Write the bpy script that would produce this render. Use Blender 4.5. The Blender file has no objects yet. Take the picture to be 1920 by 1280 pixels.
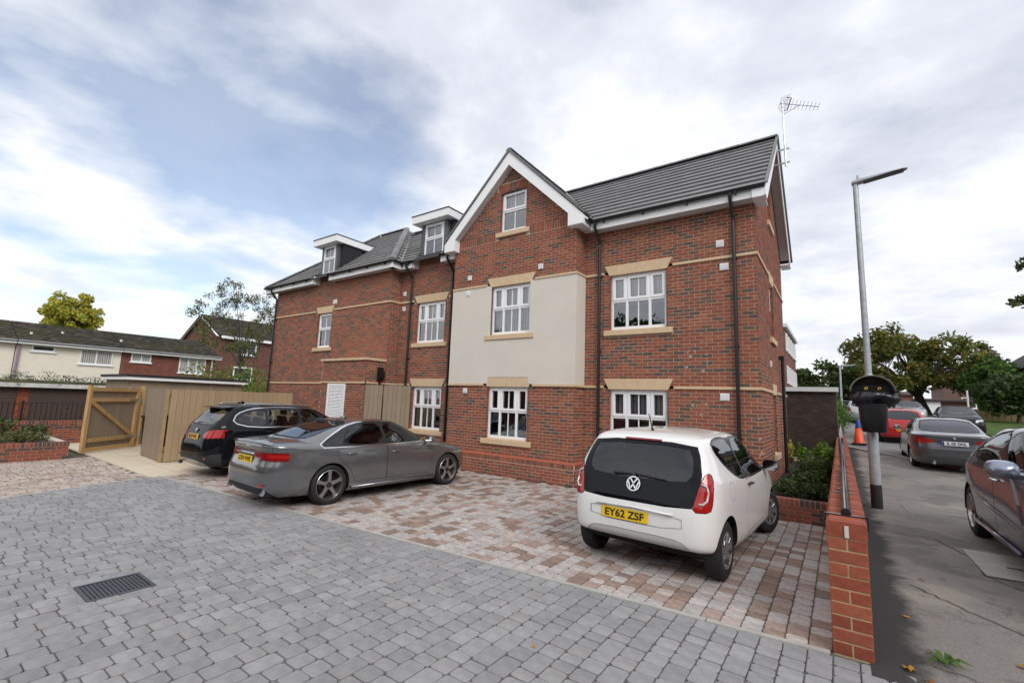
import bpy, bmesh, math, random
import numpy as np
from mathutils import Vector, Matrix
random.seed(7)
SC = bpy.context.scene
COL = SC.collection
R = math.radians
# ------------------------------------------------------------------ camera
cam_d = bpy.data.cameras.new('camera'); cam = bpy.data.objects.new('camera', cam_d); COL.objects.link(cam)
cam_d.sensor_width = 36.0; cam_d.lens = 850.87 / 1920 * 36.0; cam_d.clip_start = 0.05; cam_d.clip_end = 3000
cam.matrix_world = Matrix(((0.8132, 0.0467, 0.5801, 0), (0.5809, -0.1255, -0.8043, 0), (0.0352, 0.991, -0.1292, 1.88), (0, 0, 0, 1)))
SC.camera = cam
# ------------------------------------------------------------------ sky, sun, exposure
SUN_EL, SUN_AZ = R(38), (0.82, -0.572)          # direction towards the veiled sun
world = bpy.data.worlds.new('World'); SC.world = world; world.use_nodes = True
nt = world.node_tree; nt.nodes.clear(); N = nt.nodes.new; K = nt.links.new
def wmath(op, a, b=None, c=None):
    n = N('ShaderNodeMath'); n.operation = op
    for i, v in enumerate((a, b, c)):
        if v is None: continue
        if isinstance(v, (int, float)): n.inputs[i].default_value = v
        else: K(v, n.inputs[i])
    return n.outputs[0]
w_out = N('ShaderNodeOutputWorld')
sky = N('ShaderNodeTexSky'); sky.sky_type = 'NISHITA'; sky.sun_disc = False
sky.sun_elevation = SUN_EL; sky.sun_rotation = math.atan2(SUN_AZ[0], SUN_AZ[1])
sky.air_density = 1.0; sky.dust_density = 1.2; sky.ozone_density = 1.4
bg_sky = N('ShaderNodeBackground'); bg_sky.inputs[1].default_value = 0.15; K(sky.outputs[0], bg_sky.inputs[0])
tc = N('ShaderNodeTexCoord'); sep = N('ShaderNodeSeparateXYZ'); K(tc.outputs['Generated'], sep.inputs[0])
den = wmath('ADD', wmath('MAXIMUM', sep.outputs[2], 0.0), 0.16)
comb = N('ShaderNodeCombineXYZ'); K(wmath('DIVIDE', sep.outputs[0], den), comb.inputs[0]); K(wmath('DIVIDE', sep.outputs[1], den), comb.inputs[1])
def wnoise(scale, detail, rough, off, dist=0.0):
    mp = N('ShaderNodeMapping'); mp.inputs['Location'].default_value = off; K(comb.outputs[0], mp.inputs[0])
    n = N('ShaderNodeTexNoise'); n.inputs['Scale'].default_value = scale; n.inputs['Detail'].default_value = detail
    n.inputs['Roughness'].default_value = rough; n.inputs['Distortion'].default_value = dist; K(mp.outputs[0], n.inputs[0]); return n.outputs[0]
def wramp(fac, stops):
    r = N('ShaderNodeValToRGB'); K(fac, r.inputs[0]); e = r.color_ramp.elements
    while len(e) > 1: e.remove(e[0])
    e[0].position = stops[0][0]; e[0].color = (*stops[0][1], 1)
    for p, c in stops[1:]:
        x = e.new(p); x.color = (*c, 1)
    return r.outputs[0]
# the cloud sheet thins towards one side of the sky, where blue shows through
dotn = N('ShaderNodeVectorMath'); dotn.operation = 'DOT_PRODUCT'; K(tc.outputs['Generated'], dotn.inputs[0]); dotn.inputs[1].default_value = (-0.83, 0.29, 0.47)
thin = N('ShaderNodeMapRange'); thin.interpolation_type = 'SMOOTHSTEP'; K(dotn.outputs['Value'], thin.inputs[0])
for i, v in ((1, 0.80), (2, 1.0), (3, 0.0), (4, 0.24)): thin.inputs[i].default_value = v
cover = wmath('SUBTRACT', wnoise(1.5, 8, 0.52, (3.1, 1.7, 0), 0.15), thin.outputs[0])
mask = wramp(cover, [(0.20, (.28, .28, .28)), (0.29, (.60, .60, .60)), (0.38, (1, 1, 1))])
shade = wmath('ADD', wmath('MULTIPLY', wnoise(1.1, 7, 0.52, (9.3, 4.2, 0), 0.2), 0.70), wmath('MULTIPLY', wnoise(3.4, 7, 0.62, (1.0, 7.0, 0)), 0.30))
bank = N('ShaderNodeVectorMath'); bank.operation = 'DOT_PRODUCT'; K(tc.outputs['Generated'], bank.inputs[0]); bank.inputs[1].default_value = (0.65, 0.70, 0.30)   # heavier cloud bank over the street side
shade = wmath('ADD', shade, wmath('MULTIPLY', bank.outputs['Value'], 0.055))
c_cloud = wramp(shade, [(0.40, (1.0, 1.0, 1.0)), (0.49, (0.88, 0.90, 0.95)), (0.57, (0.70, 0.73, 0.81)), (0.68, (0.54, 0.57, 0.66))])
# bright horizon glow of an overcast sky, the same all round
hz = N('ShaderNodeMapRange'); K(sep.outputs[2], hz.inputs[0])
for i, v in ((1, 0.02), (2, 0.30), (3, 0.45), (4, 0.0)): hz.inputs[i].default_value = v
mixh = N('ShaderNodeMixRGB'); K(hz.outputs[0], mixh.inputs[0]); K(c_cloud, mixh.inputs[1]); mixh.inputs[2].default_value = (0.93, 0.94, 0.96, 1)
bg_cl = N('ShaderNodeBackground'); bg_cl.inputs[1].default_value = 1.0; K(mixh.outputs[0], bg_cl.inputs[0])
mixs = N('ShaderNodeMixShader'); K(mask, mixs.inputs[0]); K(bg_sky.outputs[0], mixs.inputs[1]); K(bg_cl.outputs[0], mixs.inputs[2]); K(mixs.outputs[0], w_out.inputs[0])
sun_d = bpy.data.lights.new('sun', 'SUN'); sun = bpy.data.objects.new('sun', sun_d); COL.objects.link(sun)
sun_d.energy = 1.6; sun_d.angle = R(28); sun_d.color = (1.0, 0.955, 0.90)
sv = Vector((SUN_AZ[0] * math.cos(SUN_EL), SUN_AZ[1] * math.cos(SUN_EL), math.sin(SUN_EL)))
sun.rotation_euler = sv.to_track_quat('Z', 'Y').to_euler()
SC.view_settings.view_transform = 'Standard'; SC.view_settings.look = 'None'; SC.view_settings.exposure = 0.22; SC.view_settings.gamma = 1
SC.view_settings.use_curve_mapping = False
SC.render.engine = 'CYCLES'; SC.render.resolution_x = 1024; SC.render.resolution_y = 682
SC.cycles.max_bounces = 8; SC.cycles.transparent_max_bounces = 16

# ------------------------------------------------------------------ helpers
def tag(o, label=None, cat=None, group=None, kind=None):
    if label: o['label'] = label
    if cat: o['category'] = cat
    if group: o['group'] = group
    if kind: o['kind'] = kind
    return o
def thing(name, label, cat, loc=(0, 0, 0), rz=0.0, group=None):
    o = bpy.data.objects.new(name, None); COL.objects.link(o); o.location = loc; o.rotation_euler = (0, 0, rz); o.empty_display_size = 0.2
    return tag(o, label, cat, group)
def link(name, me, parent=None, loc=None, rot=None, mw=None):
    o = bpy.data.objects.new(name, me); COL.objects.link(o)
    if mw is not None: o.matrix_local = mw
    if loc is not None: o.location = loc
    if rot is not None: o.rotation_euler = rot
    if parent is not None: o.parent = parent
    return o
class MB:
    """collects faces; build() links them as one mesh object"""
    def __init__(s): s.v = []; s.f = []; s.r = []; s.p = []
    def add(s, vs, fs, rnd=0.5):
        b = len(s.v); s.p.append((b, len(vs), len(s.f), len(fs))); s.v.extend([tuple(p) for p in vs]); s.f.extend([tuple(b + i for i in f) for f in fs]); s.r.extend([rnd] * len(fs)); return s
    def quad(s, *p, rnd=0.5): return s.add(p, [tuple(range(len(p)))], rnd)
    def box(s, x0, x1, y0, y1, z0, z1, rnd=0.5):
        if x0 > x1: x0, x1 = x1, x0
        if y0 > y1: y0, y1 = y1, y0
        if z0 > z1: z0, z1 = z1, z0
        return s.add([(x0, y0, z0), (x1, y0, z0), (x1, y1, z0), (x0, y1, z0), (x0, y0, z1), (x1, y0, z1), (x1, y1, z1), (x0, y1, z1)],
                     [(3, 2, 1, 0), (4, 5, 6, 7), (0, 1, 5, 4), (1, 2, 6, 5), (2, 3, 7, 6), (3, 0, 4, 7)], rnd)
    def obox(s, o, u, v, w, rnd=0.5):
        """box spanned by vectors u, v, w from corner o (right-handed)"""
        o, u, v, w = Vector(o), Vector(u), Vector(v), Vector(w)
        p = [o, o + u, o + u + v, o + v]; p += [q + w for q in p]
        return s.add(p, [(3, 2, 1, 0), (4, 5, 6, 7), (0, 1, 5, 4), (1, 2, 6, 5), (2, 3, 7, 6), (3, 0, 4, 7)], rnd)
    def bar(s, a, b, wd, ht, up=(0, 0, 1), rnd=0.5):
        """square bar from a to b centred on the line"""
        a, b = Vector(a), Vector(b); d = b - a; side = d.cross(Vector(up)); 
        if side.length < 1e-6: side = d.cross(Vector((1, 0, 0)))
        side.normalize(); u2 = side.cross(d).normalized()
        o = a - side * wd / 2 - u2 * ht / 2
        return s.obox(o, side * wd, d, u2 * ht, rnd)
    def tube(s, a, b, r0, r1=None, n=12, caps=True, rnd=0.5):
        return s.path([a, b], [r0, r0 if r1 is None else r1], n, caps, rnd)
    def path(s, pts, rad, n=8, caps=True, rnd=0.5):
        pts = [Vector(p) for p in pts]
        if isinstance(rad, (int, float)): rad = [rad] * len(pts)
        vs = []; prev = None
        for i, p in enumerate(pts):
            d = (pts[min(i + 1, len(pts) - 1)] - pts[max(i - 1, 0)])
            if d.length < 1e-9: d = Vector((0, 0, 1))
            d.normalize()
            if prev is None:
                a = d.orthogonal().normalized()
            else:
                a = prev - d * prev.dot(d)
                if a.length < 1e-6: a = d.orthogonal()
                a.normalize()
            prev = a; b = d.cross(a)
            for k in range(n):
                t = 2 * math.pi * k / n; vs.append(p + (a * math.cos(t) + b * math.sin(t)) * rad[i])
        fs = [(i * n + k, i * n + (k + 1) % n, (i + 1) * n + (k + 1) % n, (i + 1) * n + k) for i in range(len(pts) - 1) for k in range(n)]
        if caps: fs += [tuple(reversed(range(n))), tuple((len(pts) - 1) * n + k for k in range(n))]
        return s.add(vs, fs, rnd)
    def lathe(s, prof, n=32, axis='z', o=(0, 0, 0), rnd=0.5, close=False):
        """revolve (r, h) profile round an axis through o"""
        vs = []
        for r, h in prof:
            for k in range(n):
                t = 2 * math.pi * k / n; c, q = r * math.cos(t), r * math.sin(t)
                p = (c, q, h) if axis == 'z' else ((h, c, q) if axis == 'x' else (q, h, c))
                vs.append((p[0] + o[0], p[1] + o[1], p[2] + o[2]))
        m = len(prof); rng = m if close else m - 1
        fs = [(i * n + k, i * n + (k + 1) % n, ((i + 1) % m) * n + (k + 1) % n, ((i + 1) % m) * n + k) for i in range(rng) for k in range(n)]
        return s.add(vs, fs, rnd)
    def prism(s, poly, fn, d, rnd=0.5):
        """extrude polygon (2D list) : fn(a,b) gives a 3D point, d an offset vector"""
        n = len(poly); d = Vector(d); p = [Vector(fn(*q)) for q in poly]; p += [q + d for q in p]
        return s.add(p, [tuple(reversed(range(n))), tuple(range(n, 2 * n))] + [(i, (i + 1) % n, n + (i + 1) % n, n + i) for i in range(n)], rnd)
    def mesh(s, name, mat, smooth=False, fix=True):
        me = bpy.data.meshes.new(name); me.from_pydata([tuple(p) for p in s.v], [], s.f)
        if fix:
            bm = bmesh.new(); bm.from_mesh(me); bmesh.ops.recalc_face_normals(bm, faces=bm.faces); bm.to_mesh(me); bm.free()
        at = me.attributes.new('rnd', 'FLOAT', 'FACE'); at.data.foreach_set('value', s.r)
        if mat: me.materials.append(mat)
        if smooth: me.polygons.foreach_set('use_smooth', [True] * len(me.polygons))
        me.update(); return me
    def build(s, name, mat, parent=None, smooth=False, kind=None, fix=True, bevel=0, autosmooth=None):
        o = link(name, s.mesh(name, mat, smooth, fix), parent)
        if parent is not None and parent.type == 'EMPTY' and parent.name not in LOCAL:
            o.matrix_parent_inverse = parent_matrix(parent).inverted()
        if kind: o['kind'] = kind
        if bevel:
            md = o.modifiers.new('bevel', 'BEVEL'); md.width = bevel; md.segments = 2; md.limit_method = 'ANGLE'; md.angle_limit = R(40)
        if autosmooth: shade_by_angle(o.data, autosmooth)
        return o
LOCAL = set()      # names of things whose parts are modelled in the thing's own axes
def place(name, me, parent, mw):
    """one more piece that shares a mesh, at a world matrix"""
    o = bpy.data.objects.new(name, me); COL.objects.link(o); o.parent = parent
    if parent.type == 'EMPTY': o.matrix_parent_inverse = parent_matrix(parent).inverted()
    o.matrix_basis = mw; return o
def build_each(mb, name, mt, parent, smooth=None):
    """every shape collected so far becomes a part of its own"""
    for v0, nv, f0, nf in mb.p:
        q = MB(); q.v = mb.v[v0:v0 + nv]; q.f = [tuple(i - v0 for i in f) for f in mb.f[f0:f0 + nf]]; q.r = mb.r[f0:f0 + nf]
        q.build(name, mt, parent, autosmooth=smooth)
def parent_matrix(p):
    m = Matrix.Translation(p.location) @ p.rotation_euler.to_matrix().to_4x4()
    return m
def shade_by_angle(me, deg=35):
    me.polygons.foreach_set('use_smooth', [True] * len(me.polygons))
    bm = bmesh.new(); bm.from_mesh(me); lim = R(deg)
    for e in bm.edges:
        e.smooth = not (len(e.link_faces) == 2 and e.calc_face_angle(0) > lim)
    bm.to_mesh(me); bm.free()
# ------------------------------------------------------------------ materials
MATS = {}
def mat(name, col, rough=0.6, metal=0.0, var=0.12, scale=6.0, bump=0.0, bscale=None, spec=0.5, objvar=0.0, coat=0.0, ramp=None, src=None, stretch=None, dirt=None, dscale=1.2, darkwet=None):
    """procedural principled material. ramp+src ('object'|'attr') = colour picked per piece; noise varies it"""
    if name in MATS: return MATS[name]
    m = bpy.data.materials.new(name); m.use_nodes = True; t = m.node_tree; b = t.nodes['Principled BSDF']; n = t.nodes.new; k = t.links.new
    b.inputs['Roughness'].default_value = rough; b.inputs['Metallic'].default_value = metal
    b.inputs['Specular IOR Level'].default_value = spec
    if coat: b.inputs['Coat Weight'].default_value = coat; b.inputs['Coat Roughness'].default_value = 0.03
    tcn = n('ShaderNodeTexCoord'); vec = tcn.outputs['Object']
    if src == 'object' or objvar:
        oi = n('ShaderNodeObjectInfo')
    if stretch:
        mp = n('ShaderNodeMapping'); mp.inputs['Scale'].default_value = stretch; k(vec, mp.inputs[0]); vec = mp.outputs[0]
    ns = n('ShaderNodeTexNoise'); ns.inputs['Scale'].default_value = scale; ns.inputs['Detail'].default_value = 6; ns.inputs['Roughness'].default_value = 0.6
    k(vec, ns.inputs['Vector'])
    if ramp:
        rp = n('ShaderNodeValToRGB'); rp.color_ramp.interpolation = 'CONSTANT'; e = rp.color_ramp.elements
        while len(e) > 1: e.remove(e[0])
        e[0].position = 0; e[0].color = (*ramp[0], 1)
        for i, c in enumerate(ramp[1:], 1):
            x = e.new(i / len(ramp)); x.color = (*c, 1)
        if src == 'attr':
            at = n('ShaderNodeAttribute'); at.attribute_name = 'rnd'; k(at.outputs['Fac'], rp.inputs[0])
        else: k(oi.outputs['Random'], rp.inputs[0])
        base = rp.outputs[0]
    else:
        rgb = n('ShaderNodeRGB'); rgb.outputs[0].default_value = (*col, 1); base = rgb.outputs[0]
    mr = n('ShaderNodeMapRange'); k(ns.outputs['Fac'], mr.inputs[0]); mr.inputs[1].default_value = 0.3; mr.inputs[2].default_value = 0.7; mr.inputs[3].default_value = 1 - var; mr.inputs[4].default_value = 1 + var
    fac = mr.outputs[0]
    if objvar:
        mr2 = n('ShaderNodeMapRange'); k(oi.outputs['Random'], mr2.inputs[0]); mr2.inputs[3].default_value = 1 - objvar; mr2.inputs[4].default_value = 1 + objvar
        mu = n('ShaderNodeMath'); mu.operation = 'MULTIPLY'; k(fac, mu.inputs[0]); k(mr2.outputs[0], mu.inputs[1]); fac = mu.outputs[0]
    mx = n('ShaderNodeVectorMath'); mx.operation = 'SCALE'; k(base, mx.inputs[0]); k(fac, mx.inputs['Scale'])
    cur = mx.outputs[0]
    if dirt:
        d = n('ShaderNodeTexNoise'); d.inputs['Scale'].default_value = dscale; d.inputs['Detail'].default_value = 8; d.inputs['Roughness'].default_value = 0.65
        geo = n('ShaderNodeNewGeometry'); k(geo.outputs['Position'], d.inputs['Vector'])
        dr = n('ShaderNodeMapRange'); k(d.outputs['Fac'], dr.inputs[0]); dr.inputs[1].default_value = 0.5; dr.inputs[2].default_value = 0.72; dr.inputs[3].default_value = 0; dr.inputs[4].default_value = dirt[3] if len(dirt) > 3 else 0.6
        mm = n('ShaderNodeMixRGB'); k(dr.outputs[0], mm.inputs[0]); k(cur, mm.inputs[1]); mm.inputs[2].default_value = (*dirt[:3], 1); cur = mm.outputs[0]
    k(cur, b.inputs['Base Color'])
    if bump:
        bn = n('ShaderNodeTexNoise'); bn.inputs['Scale'].default_value = bscale or scale * 8; bn.inputs['Detail'].default_value = 5
        k(vec, bn.inputs['Vector']); bp = n('ShaderNodeBump'); bp.inputs['Strength'].default_value = bump; bp.inputs['Distance'].default_value = 0.01
        k(bn.outputs['Fac'], bp.inputs['Height']); k(bp.outputs[0], b.inputs['Normal'])
    MATS[name] = m; return m
BR = [(0.275, 0.090, 0.056), (0.30, 0.105, 0.066), (0.25, 0.082, 0.054), (0.325, 0.118, 0.072), (0.235, 0.082, 0.056), (0.28, 0.092, 0.058), (0.135, 0.086, 0.070),
      (0.15, 0.092, 0.072), (0.29, 0.098, 0.062), (0.26, 0.088, 0.057), (0.115, 0.080, 0.068), (0.31, 0.112, 0.068), (0.24, 0.084, 0.056), (0.18, 0.090, 0.064), (0.27, 0.090, 0.058), (0.28, 0.094, 0.06)]
BW = [(0.33, 0.092, 0.050), (0.29, 0.075, 0.042), (0.36, 0.105, 0.058), (0.26, 0.068, 0.040), (0.31, 0.088, 0.052)]
M_brick = mat('brick_faced', None, 0.85, var=0.2, scale=14, bump=0.35, bscale=90, ramp=BR, src='attr', spec=0.25)
M_brick_o = mat('brick_faced_single', None, 0.85, var=0.2, scale=14, bump=0.35, bscale=90, ramp=BR, src='object', spec=0.25)
M_mortar = mat('mortar', (0.51, 0.40, 0.30), 0.95, var=0.15, scale=20, bump=0.3, spec=0.2)
M_redbrick = mat('wall_brick', None, 0.8, var=0.22, scale=12, bump=0.3, bscale=80, ramp=BW, src='object', spec=0.3)
M_redbrick_a = mat('wall_brick_joined', None, 0.8, var=0.22, scale=12, bump=0.3, bscale=80, ramp=BW, src='attr', spec=0.3)
M_stone = mat('cast_stone', (0.64, 0.48, 0.315), 0.85, var=0.08, scale=9, bump=0.15, spec=0.25)
M_render = mat('render_panel', (0.68, 0.635, 0.57), 0.9, var=0.04, scale=1.5, bump=0.08, bscale=150, spec=0.2)
M_upvc = mat('white_upvc', (0.87, 0.88, 0.90), 0.35, var=0.03, scale=3)
M_black = mat('black_plastic', (0.012, 0.013, 0.015), 0.35, var=0.15)
M_lead = mat('lead_sheet', (0.12, 0.125, 0.135), 0.55, 0.3, var=0.3, scale=3)
M_tile = mat('roof_tile', (0.20, 0.199, 0.20), 0.8, var=0.14, scale=5, bump=0.25, bscale=60, objvar=0.10)
M_tile_a = mat('roof_tile_joined', None, 0.8, var=0.14, scale=5, bump=0.25, bscale=60, ramp=[(0.19, 0.189, 0.19), (0.215, 0.213, 0.213), (0.18, 0.179, 0.18), (0.20, 0.199, 0.20)], src='attr')
M_soffit = mat('grey_soffit', (0.62, 0.62, 0.63), 0.6, var=0.05)
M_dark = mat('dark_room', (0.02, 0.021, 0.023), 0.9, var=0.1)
M_blind = mat('window_blind', (0.60, 0.60, 0.59), 0.9, var=0.25, scale=3, stretch=(26, 26, 0.4))
def glass_mat(name, tint, mixv, ior=1.5):
    m = bpy.data.materials.new(name); m.use_nodes = True; t = m.node_tree; t.nodes.clear(); n = t.nodes.new; k = t.links.new
    o = n('ShaderNodeOutputMaterial'); tr = n('ShaderNodeBsdfTransparent'); tr.inputs[0].default_value = (*tint, 1)
    gl = n('ShaderNodeBsdfGlossy'); gl.inputs['Roughness'].default_value = 0.015; gl.inputs[0].default_value = (0.95, 0.97, 1, 1)
    fr = n('ShaderNodeFresnel'); fr.inputs[0].default_value = ior
    ad = n('ShaderNodeMath'); ad.operation = 'MULTIPLY_ADD'; k(fr.outputs[0], ad.inputs[0]); ad.inputs[1].default_value = 1.0; ad.inputs[2].default_value = mixv
    nz = n('ShaderNodeTexNoise'); nz.inputs['Scale'].default_value = 1.3; bp = n('ShaderNodeBump'); bp.inputs['Strength'].default_value = 0.05; bp.inputs['Distance'].default_value = 0.05; k(nz.outputs['Fac'], bp.inputs['Height']); k(bp.outputs[0], gl.inputs['Normal'])
    mx = n('ShaderNodeMixShader'); k(ad.outputs[0], mx.inputs[0]); k(tr.outputs[0], mx.inputs[1]); k(gl.outputs[0], mx.inputs[2]); k(mx.outputs[0], o.inputs[0])
    MATS[name] = m; return m
M_glass = glass_mat('window_glass', (0.84, 0.87, 0.89), 0.17)
M_carglass = glass_mat('car_glass', (0.66, 0.70, 0.70), 0.03)
M_carglass_dark = glass_mat('privacy_glass', (0.05, 0.05, 0.055), 0.03)
# ================================================================== the apartment building
YA, YB, YW, YP = 9.90, 9.44, 9.50, 8.77        # front planes: recesses, gabled bay, left wing, cupboard porch
XR, XB1, XB0, XW1, XW0 = -1.21, -4.98, -8.95, -11.81, -19.2
XP0, XP1 = -14.22, -11.86
YBACK = 14.95
CAMP = Vector((0, 0, 1.88))
bld = thing('apartment_building', 'new three-storey red brick apartment building with white windows and grey tiled roof', 'building', (-10, 12, 0))
facade = MB()            # joined far bricks
singles = []             # (size on screen, matrix) of candidate single bricks
back = MB()
reveal = MB()
def wallpoint(kind, pl, u, z, off):
    """kind 'F': plane y=pl facing -y ; 'R': plane x=pl facing +x"""
    return (u, pl - off, z) if kind == 'F' else (pl + off, u, z)
def brick(kind, pl, u0, u1, z0, z1, off=0.0, rnd=None, dep=0.02):
    rnd = random.random() if rnd is None else rnd
    j = random.uniform(-0.0015, 0.002); a = wallpoint(kind, pl, u0, z0, off - dep); b = wallpoint(kind, pl, u1, z1, off + j)
    c = Vector(wallpoint(kind, pl, (u0 + u1) / 2, (z0 + z1) / 2, off)); d = (c - CAMP)
    fwd = Vector((-0.5801, 0.8043, 0.1292)); dep_c = d.dot(fwd)
    size = 0
    if dep_c > 1 and abs((u1 - u0) - 0.2125) < 0.004 and abs((z1 - z0) - 0.0625) < 0.0025:
        nrm = Vector((0, -1, 0)) if kind == 'F' else Vector((1, 0, 0))
        size = -nrm.dot(d) / d.length ** 3
    singles.append((size, kind, c, a, b, rnd))
def subtract(iv, cuts):
    out = [iv]
    for c0, c1 in cuts:
        nx = []
        for a, b in out:
            if c1 <= a or c0 >= b: nx.append((a, b)); continue
            if c0 > a: nx.append((a, c0))
            if c1 < b: nx.append((c1, b))
        out = nx
    return out
def brick_field(kind, pl, u0, u1, z0, z1, openings=(), clip=None, off=0.0, phase=0.0, mortar=True):
    """stretcher bond with real joints; openings (u0,u1,z0,z1); clip(z)->(u0,u1)"""
    n = int(round((z1 - z0) / 0.075)); hgt = (z1 - z0) / max(n, 1)
    for i in range(n):
        a, b = z0 + i * hgt, z0 + i * hgt + hgt - 0.0125; zm = (a + b) / 2
        lo, hi = (u0, u1) if clip is None else clip(zm)
        if hi - lo < 0.05: continue
        cuts = [(o[0], o[1]) for o in openings if o[2] < zm < o[3]]
        s = u0 + phase + ((0.1125) if i % 2 else 0) - 0.225; segs = subtract((lo, hi), cuts)
        while s < hi:
            for q0, q1 in segs:
                x0, x1 = max(s, q0), min(s + 0.2125, q1)
                if x1 - x0 > 0.03: brick(kind, pl, x0, x1, a, b, off)
            s += 0.225
    if mortar:
        us = sorted({u0, u1, *[o[0] for o in openings], *[o[1] for o in openings]}); us = [u for u in us if u0 <= u <= u1]
        zs = sorted({z0, z1, *[o[2] for o in openings], *[o[3] for o in openings]}); zs = [z for z in zs if z0 <= z <= z1]
        if clip is None:
            for p, q in zip(us, us[1:]):
                for r, t in zip(zs, zs[1:]):
                    if any(o[0] < (p + q) / 2 < o[1] and o[2] < (r + t) / 2 < o[3] for o in openings): continue
                    P = lambda u, z: wallpoint(kind, pl, u, z, off - 0.004)
                    back.quad(P(p, r), P(q, r), P(q, t), P(p, t))
def soldier(kind, pl, u0, u1, z0, z1, off=0.0, clip=None):
    s = u0
    while s < u1 - 0.03:
        if clip is None or (clip((z0 + z1) / 2)[0] < s and s + 0.065 < clip((z0 + z1) / 2)[1]): brick(kind, pl, s, min(s + 0.065, u1), z0, z1, off)
        s += 0.075
def jambs(kind, pl, u0, u1, z0, z1, depth=0.105):
    for i in range(int((z1 - z0) / 0.075)):
        a = z0 + i * 0.075
        for u, d in ((u0, -1), (u1, 1)):
            p = wallpoint(kind, pl, u, a, -0.012); q = wallpoint(kind, pl, u + d * 0.02, a + 0.065, -depth)
            facade.box(p[0], q[0], p[1], q[1], p[2], q[2], random.random())
    for u, d in ((u0, -1), (u1, 1)):
        p = wallpoint(kind, pl, u + d * 0.006, z0, -0.004); q = wallpoint(kind, pl, u + d * 0.03, z1, -depth - 0.01)
        back.box(p[0], q[0], p[1], q[1], p[2], q[2])
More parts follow.
